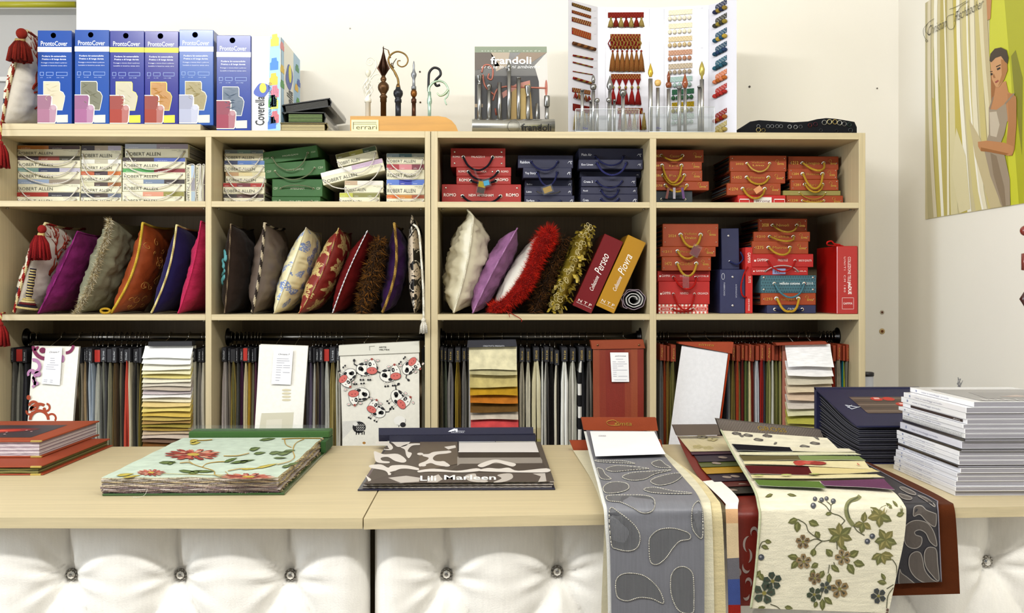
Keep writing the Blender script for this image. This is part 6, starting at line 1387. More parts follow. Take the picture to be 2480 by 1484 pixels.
def card_label(t, f, L, title, rows, d=-.006, sleeve=False):
    A = f.pts(L, d); q = MB(); q.face(A, '#f0f0f2'); q.face([p + Vector((0, .0012, 0)) for p in A[::-1]], '#dcdcdc'); 
    for i in range(4): q.face([A[i], A[i] + Vector((0, .0012, 0)), A[(i + 1) % 4] + Vector((0, .0012, 0)), A[(i + 1) % 4]], '#d4d4d4')
    lb = q.build('care_label', 'paper', t); q = MB(); mp = lambda u, v: tuple(A[0].lerp(A[1], u).lerp(A[3].lerp(A[2], u), v) + Vector((0, -.0006, 0)))
    q.text(title, .25, .85, -.14, .045, '#6a6a74', mp=lambda u, v: mp(u, -v), shear=.3)
    for (u0, u1, v) in rows: q.face([mp(u0, v), mp(u1, v), mp(u1, v + .014), mp(u0, v + .014)], '#a8a8b4')
    q.build('small_print', 'print', lb)
G6 = 'swatch books facing the room'
def scroll(t, f, fn):
    q = MB(); M_, L_, R_ = '#7a1c4c', '#b07aa4', '#a03c14'
    arc(q, f, 112, 838, 30, 20, 180, 9, M_); disc(q, f, 104, 848, 8, 7, M_); arc(q, f, 160, 836, 18, 0, 90, 7, M_); arc(q, f, 84, 838, 8, 0, 100, 6, M_)
    arc(q, f, 82, 886, 15, -100, 110, 8, L_, -.0024); arc(q, f, 78, 905, 9, 150, 300, 6, L_); disc(q, f, 92, 905, 8, 7, L_, -.0024); arc(q, f, 98, 918, 16, 150, 270, 7, L_); disc(q, f, 88, 928, 7, 5, L_); arc(q, f, 72, 925, 14, -60, 60, 6, L_); disc(q, f, 152, 868, 5, 9, L_, -.002)
    arc(q, f, 96, 1016, 22, 180, 360, 7, R_, -.0026); arc(q, f, 82, 982, 10, -180, 70, 6, R_, -.0024); disc(q, f, 79, 988, 6, 5, R_); arc(q, f, 112, 986, 9, -80, 140, 5, R_, -.0024); disc(q, f, 108, 990, 4, 4, R_); arc(q, f, 126, 1012, 10, 180, 400, 5, R_); arc(q, f, 72, 996, 7, 0, 200, 5, R_); disc(q, f, 70, 962, 5, 6, R_); arc(q, f, 96, 1002, 24, 200, 300, 7, R_, -.0022)
    o_ = q.build('scroll_print', 'print', t); o_['kind'] = 'stuff'
    card_label(t, f, [(113, 842), (153, 841), (147, 932), (103, 928)], 'Chrisana F', [(.35, .6, .28), (.35, .62, .34), (.35, .65, .4), (.2, .85, .46), (.15, .6, .52), (.15, .7, .58), (.1, .3, .88), (.45, .6, .88), (.1, .3, .93), (.45, .6, .93)])
facing('white cloth with burgundy and rust scrolls, label pinned on it', G6, [(79, 839), (191, 841), (67, 1012), (177, 1018)], None, BK, 'board', '#f2f0e6', 'cloth', 2.775, extra=scroll)
def waterfall(lab, x0, x1, y0, rows, head, hq, hcol, Y, m, side=None, lean=0, out=.016):
    f = Fr((x0 + x1) / 2, y0, Y); t = thing('swatch_hanger', lab, 'swatch hanger', f.o, group=G6)
    y = y0
    for i, (hpx, c) in enumerate(rows):                 # each swatch overlaps the next like shingles
        a, b = f(x0 + lean * (y - y0), y), f(x1 + lean * (y - y0), y); h = hpx * Y / F; rnd = random.Random(i + x0)
        ov = .016 if i else .0; o2 = out * rnd.uniform(.7, 1.1)
        def fn(u, v): return a.lerp(b, u) + Vector((0, -.004 - o2 * (v ** 1.5) + .0012 * math.sin(u * 6 + i) * v + .012 * (1 - v), -(h + ov) * v + ov + .0016 * math.sin(u * 4 + i * 2) * v))
        q = MB(); q.slab(fn, 10, 4, c, .0012, (0, -1, 0)); q.build('swatch', m, t); y += hpx
    zend = .60 - f.o.z
    q = MB(); a, b = f(x0 - 1, y0), f(x1 + 1.5, y0); q.box((a.x, .022, zend), (b.x, .030, 0), side or '#8a8474'); q.build('backing', 'cloth', t)
    A = [f(*p, -.006) for p in hq]; B = [p + Vector((0, .034, 0)) for p in A]; q = MB(); q.face(A, hcol); q.face(B[::-1], hcol)
    for i in range(4): q.face([A[i], B[i], B[(i + 1) % 4], A[(i + 1) % 4]], hcol)
    q.build('header', 'board', t)
    for s in (.3, .7): hook(t, a.x + (b.x - a.x) * s, .014, A[0].z - .003, True)
    return t, f
rows = [(28, '#f2f2ee'), (14, '#ecebe4'), (14, '#e4e0d0'), (10, '#dcd6b0'), (10, '#d0c278'), (10, '#dcd6c0'), (10, '#c4bcac'), (9, '#b0a494'), (9, '#b8acac'), (9, '#dcd8d4'), (10, '#d8cfb0'), (11, '#cfb87c'), (12, '#d2c070'), (12, '#c4a850'), (9, '#b09a54'), (8, '#9c7c48'), (9, '#94843c'), (8, '#a08440'), (9, '#b4a084'), (10, '#b8a898'), (9, '#6c5444'), (9, '#6c4420'), (9, '#382830'), (8, '#c4b08c'), (12, '#a89468'), (14, '#8c7c5c')]
waterfall('ladder of cream, yellow and brown swatches on a black header', 349, 466, 838, rows, None, [(360, 838), (467, 837), (466, 826), (361, 827)], BK, 2.775, 'cloth', '#c8c4b4')
def plainw(t, f, fn):
    q = MB(); c = '#d4ccae'
    for i in range(4): disc(q, f, 694, 944 + i * 8, 11, 2.8, c)
    q.face(f.pts([(634, 1000), (712, 998), (708, 1040), (628, 1040)], -.0022), '#d2ceb8'); q.face(f.pts([(646, 1016), (684, 1014), (682, 1040), (644, 1040)], -.0026), '#dcd8c6'); q.build('beige_print', 'print', t)
    card_label(t, f, [(664, 847), (711, 848), (705, 931), (658, 929)], 'Chrisana F', [(.2, .8, .24), (.2, .85, .30), (.2, .6, .36), (.2, .5, .44), (.55, .9, .44), (.2, .5, .50), (.55, .9, .50), (.2, .45, .57), (.2, .45, .64), (.55, .9, .64), (.2, .45, .72), (.2, .45, .8), (.2, .4, .88)])
facing('plain white cloth with beige ovals and a long label', G6, [(628, 835), (746, 839), (617, 1036), (733, 1036)], None, BK, 'board', '#f4f2ea', 'cloth', 2.775, extra=plainw)
def cow(q, f, cx, cy, s, rot, flip=1, d=-.0024):
    def tr(u, v): u *= flip; return (cx + s * (u * math.cos(rot) - v * math.sin(rot)), cy + s * (u * math.sin(rot) + v * math.cos(rot)))
    pg = lambda L, c, dd: q.face(f.pts([tr(*p) for p in L], d - dd * .00018), c)
    el = lambda u, v, a, b, c, dd, n=16: pg([(u + a * math.cos(i * 6.283 / n), v + b * math.sin(i * 6.283 / n)) for i in range(n)], c, dd)
    K_, W_2, PK = '#17161a', '#e6e4dc', '#c8645c'
    for u in (-9, -4, 5, 9): pg([(u - .9, 10), (u + .9, 10), (u + 1.6, 20), (u + .2, 20)], '#c8c4bc', 0); el(u + 1, 21, 2, 1.8, K_, 1, 8)
    pg([(-15, -4), (-21, -8), (-20, -14), (-19, -14), (-19.5, -9), (-14, -6)], K_, 0); el(-20, -15, 2.4, 3, K_, 1, 8)
    el(0, 1, 16.8, 12.8, K_, 1); el(0, 1, 16, 12, W_2, 2)
    el(-8, 0, 4.6, 4.2, K_, 3, 10); el(-5, 2, 3, 3.4, K_, 3, 10); el(3, 9, 4.4, 3, K_, 3, 10); el(-6, -8, 5, 2.4, K_, 3, 10); el(2, -8, 3, 2, K_, 3, 8)
    for e in (1, -1): el(13 + e * 11, -15, 3.4, 2.4, K_, 3, 10); el(13 + e * 11, -15, 2.8, 1.9, W_2, 4, 10); el(13 + e * 11, -15, 1.6, 1.0, '#d8a09c', 5, 8)
    pg([(3, 6), (4, -8), (9, -17), (17, -17), (22, -8), (23, 6), (13, 11)], K_, 4); pg([(3.8, 5), (4.8, -8), (9.4, -16.2), (16.6, -16.2), (21.2, -8), (22.2, 5), (13, 10)], W_2, 5)
    el(13, 4, 10.4, 7, K_, 6); el(13, 4, 9.8, 6.4, PK, 7); el(10, 3, 1, 1.2, '#7c2c2c', 8, 8); el(16, 3, 1, 1.2, '#7c2c2c', 8, 8); el(9.5, -8, 3, 4.2, K_, 7, 10); el(9.8, -8, 1, 1.4, W_2, 8, 8); el(16.5, -8, .8, 1.2, K_, 7, 8); el(13, -17.5, 2.6, 2.4, '#a85448', 7, 7); el(13, -17.5, 1, 1, '#5c2420', 8, 6)
def cows(t, f, fn):
    for cx, cy, s, r, fl in ((884, 892, 1.3, .0, 1), (941, 907, 1.3, -.1, 1), (992, 890, 1.2, 2.3, -1), (874, 956, 1.3, math.pi - .1, 1), (966, 962, 1.3, .9, 1), (916, 994, 1.2, .5, -1), (846, 910, 1.2, 2.4, 1), (972, 852, .0, 0, 1)):
        if s: q = MB(); cow(q, f, cx, cy, s, r, fl); q.build('cow_print', 'print', t)
    q = MB(); q.slab(lambda u, v: f(829 + (1016 - 829) * u, 1020 - 12 * u + 90 * v, -.0005), 4, 4, '#cfcdc6', .0012, (0, -1, 0)); lo = q.build('lower_swatch', 'cloth', t)
    q = MB()
    disc(q, f, 870, 1034, 16, 14, '#17161a', -.0022); disc(q, f, 861, 1026, 6, 5, '#d8d6d0', -.0026)
    for i in range(12): arc(q, f, 866 + (i % 4) * 5, 1028 + (i // 4) * 6, 2.2, 0, 260, .8, '#d8d6d0', -.0027, 6)
    for u in (862, 868, 876, 881): q.face(f.pts([(u, 1044), (u + 2.4, 1044), (u + 2, 1052), (u - .2, 1052)], -.0022), '#17161a')
    disc(q, f, 968, 1018, 15, 12, '#17161a', -.0018); disc(q, f, 968, 1018, 14.2, 11.2, '#e2e0da', -.0021); disc(q, f, 976, 1028, 7, 6, '#17161a', -.0024)
    for u in (958, 966, 974): q.face(f.pts([(u, 1026), (u + 2, 1026), (u + 1, 1034), (u - 1, 1034)], -.0018), '#17161a')
    disc(q, f, 882, 1072, 4, 3, '#a8742c', -.002); o_ = q.build('sheep_print', 'print', lo); o_['kind'] = 'stuff'
    q = MB(); q.text('ARTE', 918, 936, 0, 3.4, '#55534c', mp=lambda u, v: tuple(f(u, 842 - v, -.0052)), bold=.02); q.text('VELTEX', 918, 944, 0, 3.4, '#55534c', mp=lambda u, v: tuple(f(u, 848 - v, -.0052)), bold=.02)
    for L in ([(895, 838), (896, 838), (896, 848), (895, 848)], [(895, 838), (908, 837), (908, 838), (895, 839)]): q.face(f.pts(L, -.0052), '#8a8880')
    q.build('lettering', 'print', t)
facing('off-white cloth printed with black and white cows and sheep', G6, [(823, 858), (1015, 850), (828, 1021), (1016, 1008)], [(821, 861), (1016, 853), (1015, 826), (821, 836)], '#d4d2c6', 'paper', '#dedbd0', 'cloth', 2.758, extra=cows)
rowsv = [(54, '#d0c8a4'), (12, '#a8a078'), (30, '#b4a468'), (19, '#a8801c'), (19, '#a8641c'), (22, '#5c4018'), (18, '#b8ac9c'), (22, '#b84040'), (14, '#b02424'), (24, '#8c2c34'), (26, '#5c3c44')]
t, f = waterfall('ladder of crushed velvet swatches from cream to red', 1136, 1251, 840, rowsv, None, [(1131, 841), (1252, 838), (1249, 822), (1133, 824)], '#22222c', 2.775, 'velvet', '#c4c2c0', lean=.025)
q = MB(); q.text('CREATIVITA PREGIATA', 1170, 1222, 0, 3.4, '#c8cad0', mp=lambda u, v: tuple(f(u, 839 - v, -.0068))); q.build('lettering', 'print', t)
def redcloth(u, v):
    k = math.sin(u * 40) + math.sin(u * 17 + 1) * .7; return mixc('#782214', '#98502c', max(0, min(1, k * .4))) if True else None
def simlabel(t, f, fn):
    for px in (1447, 1547):
        q = MB(); q.lathe([(.003, 0), (.0028, .0012), (.001, .0016)], '#8c6a4c', 10, Matrix.Translation(f(px, 835, -.005)) @ Matrix.Rotation(math.pi / 2, 4, 'X')); q.build('rivet', 'steel', t)
    card_label(t, f, [(1477, 853), (1521, 853), (1523, 924), (1481, 924)], 'simta', [(.3, .7, .22), (.1, .3, .31), (.4, .8, .31), (.1, .9, .38), (.1, .35, .45), (.4, .7, .45), (.1, .35, .52), (.1, .9, .59), (.1, .3, .66), (.1, .3, .73), (.1, .3, .80), (.4, .9, .80), (.15, .85, .92)])
facing('brick red striped cloth on an orange header with white label', G6, [(1436, 842), (1559, 842), (1437, 1012), (1559, 1012)], [(1434, 845), (1562, 843), (1557, 822), (1430, 824)], '#8a360e', 'board', redcloth, 'silk', 2.765, extra=simlabel)
def simname(t, f, fn):
    q = MB(); q.text('simta', 1690, 1728, 0, 6, '#c49a44', mp=lambda u, v: tuple(f(u, 836 + (u - 1690) * .06 - v, -.0052)), shear=.2); q.build('lettering', 'foil', t)
    q = MB(); A = [(1764, 857), (1768, 857), (1747, 1020), (1743, 1020)]; q.face(f.pts(A, .0005), '#9c3414'); q.build('orange_edge', 'cloth', t)
facing('plain white cloth hanging askew on an orange header', G6, [(1651, 838), (1763, 856), (1624, 1040), (1738, 1045)], [(1643, 832), (1772, 856), (1776, 828), (1643, 828)], '#9c3a14', 'board', '#ececf0', 'cloth', 2.765, extra=simname)
rowsw = [(54, '#f2f2f4'), (22, '#eceaea'), (20, '#c4bca8'), (20, '#ccbca0'), (19, '#ccb49c'), (19, '#c8bfb4'), (18, '#c8c4a0'), (20, '#a8a448'), (22, '#a8a060'), (22, '#8c8a50'), (30, '#777448')]
t, f = waterfall('ladder of white, cream and lime swatches on a rust header', 1903, 2013, 833, rowsw, None, [(1880, 836), (2003, 833), (1998, 826), (1876, 830)], '#8c3414', 2.77, 'linen', '#c07c68', out=.02)
# three spare round hooks on the rod
for px in (1932, 1958, 1985):
    c = P(px, 808, RY); q = MB(); q.tube([Vector((.004 * math.sin(i * .5), .0165 * math.sin(i * .42), .0165 * math.cos(i * .42))) for i in range(14)], .0011, '#b0aca4', 6)
    o = q.build('wire_hook', 'chrome', None, (c.x, RY, RZ)); tag(o, 'round empty wire hook on the rod under the tall red box', 'hook', 'spare hooks')
# ------------------------------------------------------------------ things on the counter
def proj(p):
    xc = p.x * math.cos(YAW) - p.y * math.sin(YAW); D = p.x * math.sin(YAW) + p.y * math.cos(YAW); return CX + F * xc / D, VY - F * (p.z - EYE) / D
YF = lambda x: 1.618 + (1.70 - 1.618) * (x - xs) / (XR - .012 - xs)     # front edge of the right-hand worktop
# --- two orange books
A0 = onZ(97.7, 1151, CZ); T1 = .0185
t = thing('sample_book', 'orange sample book with green fabric edges, under the other orange one', 'sample book', (A0.x - .18, A0.y, CZ)); w2 = .36; dp = .37
for z in (0, T1 - .003):
    q = MB(); q.box((-w2 / 2, 0, z + .0004), (w2 / 2 + (.006 if z == 0 else 0), dp, z + .003), '#8c330c', .0008); q.build('cover', 'board', t)
q = MB(); rnd = random.Random(3)
for i in range(5): q.slab(lambda u, v: (-w2 / 2 + .004 + (w2 - .010) * u, .004 + (dp - .008) * v, .0058 + i * .0021 + .0006 * math.sin(u * 30 + i)), 20, 8, ('#6a6434', '#8c8450', '#4c4a2c', '#77703c', '#5c5830')[i], .0018, (0, 0, 1))
q.build('swatches', 'cloth', t)
for z in (.0, T1 - .003):
    q = MB(); q.box((w2 / 2 - .020, -.0012, z), (w2 / 2 + .0012, .004, z + .0036), '#c8b060', .0005); q.build('brass_corner', 'foil', t)
A1 = onZ(99.4, 1108.5, CZ + T1); T2 = .036
t = thing('sample_book', 'orange sample book with a dark red glowing cover picture, on the other orange one', 'sample book', (A1.x - .18, A1.y, CZ + T1 + .0006)); dp2 = .315
for z in (0, T2 - .003):
    q = MB(); q.box((-w2 / 2, 0, z), (w2 / 2, dp2, z + .003), '#92380c', .0008); q.build('cover', 'board', t)
q = MB()
for i in range(12):
    z = .0034 + i * (T2 - .0066) / 12; q.slab(lambda u, v: (-w2 / 2 + .006 + (w2 - .012) * u, .005 + (dp2 - .010) * v, z + .0022 + .0003 * math.sin(u * 60 + i)), 24, 4, ('#c8bcc0', '#9c8c94', '#dcd4d4')[i % 3], .002, (0, 0, 1))
q.build('swatches', 'cloth', t)
for z in (0, T2 - .003):
    q = MB(); q.box((w2 / 2 - .022, -.0012, z - .0002), (w2 / 2 + .0012, .004, z + .0034), '#c8b060', .0005); q.build('brass_corner', 'foil', t)
q = MB(); bz = T2 + .0003
q.face([(-w2 / 2, .045, bz), (w2 / 2 - .042, .045, bz), (w2 / 2 - .045, .24, bz), (-w2 / 2, .24, bz)], '#2c2028')
for i, (c, a, b) in enumerate((('#5c1418', .09, .045), ('#8c1814', .075, .032), ('#c0301c', .055, .020), ('#d8543c', .03, .010))): q.face([(.01 + a * math.cos(k * .4) + .3 * b * math.sin(k * .4), .14 + b * math.sin(k * .4) + a * .25 * math.cos(k * .4), bz + .0002 + i * .0001) for k in range(16)], c)
for x, y in ((.05, .12), (.08, .15), (-.02, .10), (.06, .09), (.1, .13)): q.face([(x + .0025 * math.cos(k * .8), y + .004 * math.sin(k * .8), bz + .0008) for k in range(8)], '#e8b8b4')
q.build('cover_picture', 'print', t)

# --- floral embroidered book
a = onZ(244, 1201, CZ); b = onZ(669, 1203, CZ); bk = onZ(785, 1057, CZ + .0345)
t = thing('sample_book', 'thick fabric sample book with pale aqua top embroidered with red flowers', 'sample book', ((a.x + b.x) / 2, a.y, CZ)); o = Vector(t.location); W = b.x - a.x; DP = bk.y - a.y; HT = .0345
q = MB(); q.box((-W / 2 + .003, -.002, .0004), (W / 2 + .012, DP + .055, .0044), '#2c4c24', .001); q.build('back_cover', 'gloss', t)
LC = ['#5c4a4c', '#8c7a74', '#b4a8a4', '#77686c', '#a89890', '#c4b8a4', '#8c8484', '#b4a484', '#9c948c', '#c8c0b4']
nL = 11
for i in range(nL):
    z = .0048 + (HT - .0056) * (i + 1) / nL; th = (HT - .0056) / nL * .9; rnd = random.Random(i); off = rnd.uniform(-.003, .003)
    def fn(u, v): return (-W / 2 + W * u + off + .0015 * math.sin(v * 24 + i), .002 + (DP - .004) * v + (.0015 * math.sin(u * 37 + i * 2)) * (1 - v), z - .0006 + .0006 * math.sin(u * 21 + i) * (1 - v))
    q = MB(); c = '#b4c2b2' if i == nL - 1 else LC[i % len(LC)]
    q.slab(fn, 40, 12, c, th, (0, 0, 1), side=None if i < nL - 1 else '#b4ac94')
    lay = q.build('fabric_page', 'linen', t)
    q = MB(); 
    for k in range(150):                                # frayed pinked edge
        u = rnd.random(); p = Vector(fn(u, 0)) - Vector((0, 0, th * rnd.random())); d = Vector((rnd.uniform(-.3, .3), -1, rnd.uniform(-.4, .3))) * rnd.uniform(.002, .0045); s = Vector((.0005, 0, .0003)); q.face([p - s, p + s, p + d], ('#d8d0c4', '#b4a49c', '#c89a8c', '#8c8488', '#d4c8a0')[k % 5])
    for k in range(120):
        v = rnd.random(); p = Vector(fn(1, v)) - Vector((0, 0, th * rnd.random())); d = Vector((1, rnd.uniform(-.3, .3), rnd.uniform(-.5, .2))) * rnd.uniform(.002, .005); s = Vector((0, .0005, .0003)); q.face([p - s, p + s, p + d], ('#a89468', '#8c7c50', '#c8b888')[k % 3])
    fe = q.build('frayed_edge', 'fur', lay); fe['kind'] = 'stuff'
ztop = CZ + HT - .0004
def pen(ox, oy, k, base, q, frame):                    # draw a px-polygon on a horizontal plane
    def fn(L, c, d=0): q.face([onZ(ox + x / k, oy + y / k, base + .0004 + d * .00012) - frame for x, y in L], c)
    return fn
q = MB(); pg = pen(0, 980, 2.9176, ztop, q, o)
def peony(cx, cy, rx, ry, seed=1, cut=None):
    rnd = random.Random(seed)
    for ring, (k, n, cols) in enumerate(((1.0, 15, ('#8c2c24', '#a04438', '#c07864')), (.72, 12, ('#a03830', '#b86050', '#d09a80')), (.45, 9, ('#8c2420', '#b05040', '#77201c')))):
        for i in range(n):
            an = i * 6.283 / n + ring * .3; c, s = math.cos(an), math.sin(an); L = k * rnd.uniform(.88, 1.08); wv = 2.2 / n
            pts = [(.25 * k * math.cos(an), .25 * k * math.sin(an)), (L * .8 * math.cos(an - wv), L * .8 * math.sin(an - wv)), (L * math.cos(an - wv * .4), L * math.sin(an - wv * .4)), (L * .93 * c, L * .93 * s), (L * math.cos(an + wv * .4), L * math.sin(an + wv * .4)), (L * .8 * math.cos(an + wv), L * .8 * math.sin(an + wv))]
            pts = [(cx + rx * x, min(cy + ry * y, cut) if cut else cy + ry * y) for x, y in pts]; pg(pts, cols[rnd.randrange(3)], 2 + ring * 2 + i * .1)
    pg([(cx + rx * .22 * math.cos(i * .5), cy + ry * .25 * math.sin(i * .5)) for i in range(13)], '#b8a040', 9)
def leafp(x, y, x2, y2, wd, c='#465c2a', c2='#6c7e40', d=1):
    dx, dy = x2 - x, y2 - y; nx, ny = -dy, dx; l = math.hypot(dx, dy); nx, ny = nx / l * wd, ny / l * wd * .45 if abs(dy) < abs(dx) else ny / l * wd
    ny = (dx / l) * wd * .4; nx = (-dy / l) * wd
    pg([(x, y), (x + dx * .25 + nx, y + dy * .25 + ny), (x + dx * .6 + nx * .9, y + dy * .6 + ny * .9), (x2, y2), (x + dx * .6 - nx * .9, y + dy * .6 - ny * .9), (x + dx * .25 - nx, y + dy * .25 - ny)], c, d)
    pg([(x, y), (x + dx * .4 + nx * .6, y + dy * .4 + ny * .6), (x2, y2), (x + dx * .4, y + dy * .4)], c2, d + .5)
def stem(L, wd=6, c='#b08c34', d=.5):
    L = cr([Vector((x, y, 0)) for x, y in L], 6)
    for p, r in zip(L, L[1:]): pg([(p.x, p.y - wd * .4), (r.x, r.y - wd * .4), (r.x, r.y + wd * .4), (p.x, p.y + wd * .4)] if abs(r.x - p.x) > abs(r.y - p.y) else [(p.x - wd * .6, p.y), (r.x - wd * .6, r.y), (r.x + wd * .6, r.y), (p.x + wd * .6, p.y)], c, d)
for L in ([(1330, 390), (1370, 420), (1430, 440), (1510, 465), (1520, 495), (1580, 505), (1610, 490), (1590, 470)], [(1430, 440), (1460, 415), (1540, 402), (1620, 400)], [(2010, 240), (2020, 280), (2060, 300)], [(2150, 240), (2090, 270), (2070, 320), (2080, 370), (2040, 400), (1960, 420)], [(1990, 240), (2100, 235), (2270, 235)], [(1270, 410), (1330, 405), (1360, 420)], [(1580, 360), (1680, 358), (1760, 340)], [(1610, 465), (1700, 450), (1760, 452)], [(1380, 250), (1440, 250), (1500, 245)]): stem(L)
for a_ in ((1120, 408, 1250, 405, 26), (1180, 420, 1240, 398, 22), (1580, 405, 1680, 372, 20), (1620, 412, 1810, 385, 20), (1690, 405, 1760, 392, 24), (1830, 250, 1950, 235, 22), (1760, 320, 1840, 300, 30), (1790, 345, 1880, 335, 24), (1900, 345, 1990, 330, 30), (1960, 350, 2060, 330, 34), (2000, 330, 2090, 318, 22), (1260, 462, 1400, 480, 26), (1330, 485, 1430, 462, 30), (1380, 470, 1520, 468, 22), (1990, 440, 2060, 425, 22), (2030, 425, 2120, 405, 18), (1930, 375, 2030, 372, 16)): leafp(*a_)
for a_ in ((1700, 455, 1830, 448, 16), (1800, 450, 1970, 412, 20), (1340, 262, 1400, 246, 30), (1340, 275, 1420, 262, 26), (1830, 500, 900, 480, 4), (820, 500, 950, 485, 22), (860, 515, 1000, 495, 16)): leafp(*a_, c='#a8983c', c2='#c8b858')
peony(1365, 350, 205, 40, 1); peony(1068, 478, 100, 23, 2); peony(1755, 508, 205, 26, 3, cut=522)
o_ = q.build('embroidery', 'silk', t); o_['kind'] = 'stuff'
q = MB(); q.box((-W / 2 + .012, DP + .003, HT - .004), (W / 2 + .016, DP + .055, HT + .012), '#3c5c30', .002); q.box((W / 2 + .004, DP - .05, .0046), (W / 2 + .016, DP + .055, HT - .004), '#30502a', .001); q.build('green_binding', 'cloth', t)
q = MB(); q.box((-W / 2 + .008, DP + .012, HT + .0125), (W / 2 + .004, DP + .060, HT + .0195), '#c4ccc8', .001); q.build('clear_strip', 'film', t)
q = MB(); q.tube(cr([(-W / 2 + .085, -.003, .012), (-W / 2 + .083, -.012, .004), (-W / 2 + .075, -.018, .0012), (-W / 2 + .062, -.016, .0012)], 6), .0004, '#d8d4c8', 4); q.build('loose_thread', 'cord', t)

# --- dark patterned book
a = onZ(866, 1189, CZ); b = onZ(1345, 1187, CZ); hb = P(1104, 1052, 2.345)
t = thing('sample_book', 'flat navy-bound sample book with brown and white scroll fabric', 'sample book', ((a.x + b.x) / 2, a.y, CZ)); o = Vector(t.location); W = b.x - a.x; DP = 2.35 - a.y; HT = .015
q = MB(); q.box((-W / 2, -.001, .0004), (W / 2, DP, .0034), '#14152f', .0008); q.build('back_cover', 'gloss', t)
for i in range(5):
    z = .0038 + .0021 * (i + 1); q = MB(); q.slab(lambda u, v: (-W / 2 + .008 + (W - .014) * u + .0012 * i, .006 + .0015 * i + (DP - .03) * v + .0012 * math.sin(u * 160 + i) * (1 - v), z), 60, 6, ('#2c2624', '#5c5048', '#332c28', '#6c5c50', '#4e453d')[i], .0018, (0, 0, 1), side=('#a49c94', '#3c3432')[i % 2]); q.build('fabric_page', 'silk', t)
zt = CZ + .0038 + .0105
q = MB(); pg = pen(780, 980, 2.944, zt, q, o)
pg0 = pg
def pg(L, c, d=0): pg0([(p.x, p.y) for p in cr([Vector((x, y, 0)) for x, y in L], 4, True)] if len(L) > 5 and c in ('#d2cbc4', '#b4aca4') else L, c, d)
WH, W2c, TP = '#d2cbc4', '#b4aca4', '#6c6056'
for L in ([(410, 232), (520, 228), (560, 240), (600, 262), (640, 240), (698, 236), (698, 250), (640, 258), (600, 290), (540, 300), (500, 270), (440, 250)], [(390, 262), (470, 268), (505, 300), (490, 322), (440, 318), (470, 300), (450, 284), (388, 278)],
          [(560, 300), (620, 278), (698, 275), (698, 285), (640, 292), (610, 330), (640, 345), (620, 380), (600, 360), (590, 320)], [(375, 330), (440, 352), (540, 350), (600, 392), (580, 412), (520, 400), (470, 372), (420, 378), (430, 398), (480, 405), (470, 416), (390, 408), (372, 360)],
          [(340, 430), (420, 425), (470, 448), (500, 432), (600, 430), (690, 452), (688, 466), (600, 455), (540, 462), (490, 500), (600, 505), (680, 500), (690, 512), (640, 545), (560, 560), (420, 545), (470, 510), (450, 470), (350, 450)], [(310, 500), (350, 530), (340, 562), (292, 562), (330, 545)]): pg(L, WH, 1)
for L in ([(440, 300), (470, 302), (480, 315), (450, 316)], [(560, 520), (620, 520), (600, 540), (560, 545)], [(480, 480), (520, 470), (510, 500)]): pg(L, '#4a4038', 2)
pg([(700, 228), (962, 222), (968, 420), (690, 478)], '#5c5044', 2)
for L in ([(850, 232), (940, 228), (945, 252), (900, 250), (880, 240)], [(720, 352), (760, 350), (800, 335), (905, 328), (900, 345), (820, 355), (790, 380), (810, 400), (870, 405), (905, 425), (900, 440), (820, 430), (770, 415), (700, 440), (692, 420), (740, 400), (760, 378), (720, 365)], [(870, 300), (950, 288), (955, 305), (900, 318)], [(690, 468), (800, 455), (960, 470), (1100, 452), (1130, 470), (1000, 482), (880, 478), (760, 476), (690, 482)]): pg(L, WH, 3)
for cx, cy in ((860, 410), (890, 432), (720, 430), (930, 300), (900, 335), (700, 350)): pg([(cx + 22 * math.cos(i * .6), cy + 9 * math.sin(i * .6)) for i in range(11)], WH, 3.4)
pg([(964, 370), (1555, 372), (1570, 395), (1570, 450), (964, 460)], '#8c847c', 2.2); pg([(985, 420), (1580, 415), (1600, 455), (1590, 478), (900, 478)], '#433a34', 2.6)
for L in ([(1110, 430), (1180, 400), (1240, 390), (1300, 400), (1380, 420), (1360, 440), (1300, 425), (1240, 410), (1190, 428), (1140, 445)], [(1110, 470), (1180, 450), (1260, 455), (1330, 448), (1400, 470), (1600, 452), (1608, 480), (1400, 482), (1250, 478)]): pg(L, WH, 3.6)
pg([(966, 225), (1232, 218), (1234, 264), (970, 268)], '#c4c4c4', 4); pg([(1236, 218), (1505, 212), (1518, 262), (1238, 264)], '#d0ccbc', 4); pg([(970, 270), (1520, 264), (1545, 338), (972, 338)], '#d4cfcc', 4.2); pg([(974, 340), (1548, 340), (1555, 374), (974, 376)], '#30261f', 4.4); pg([(964, 262), (976, 262), (976, 330), (966, 330)], '#302824', 4.6)
pg([(470, 500), (1600, 484), (1625, 545), (280, 562)], '#4c423c', 2.1)
for L in ([(470, 520), (600, 505), (700, 520), (690, 548), (560, 556)], [(1030, 500), (1090, 490), (1110, 520), (1180, 540), (1160, 552), (1060, 545), (1020, 520)], [(1250, 500), (1340, 488), (1360, 520), (1300, 548), (1220, 552), (1280, 525)], [(1500, 490), (1590, 486), (1600, 545), (1540, 550), (1560, 510)], [(760, 520), (830, 495), (860, 530), (820, 552), (750, 552)]): pg(L, W2c, 2.6)
q.text('Lili', 700, 815, 0, 34, '#e8e6e4', mp=lambda u, v: tuple(onZ(780 + u / 2.944, 980 + (540 - v) / 2.944, zt + .0012) - o), bold=.02)
q.text('Marleen', 870, 1240, 0, 32, '#e8e6e4', mp=lambda u, v: tuple(onZ(780 + u / 2.944, 980 + (533 - v) / 2.944, zt + .0012) - o), bold=.02)
o_ = q.build('scroll_print', 'print', t); o_['kind'] = 'stuff'
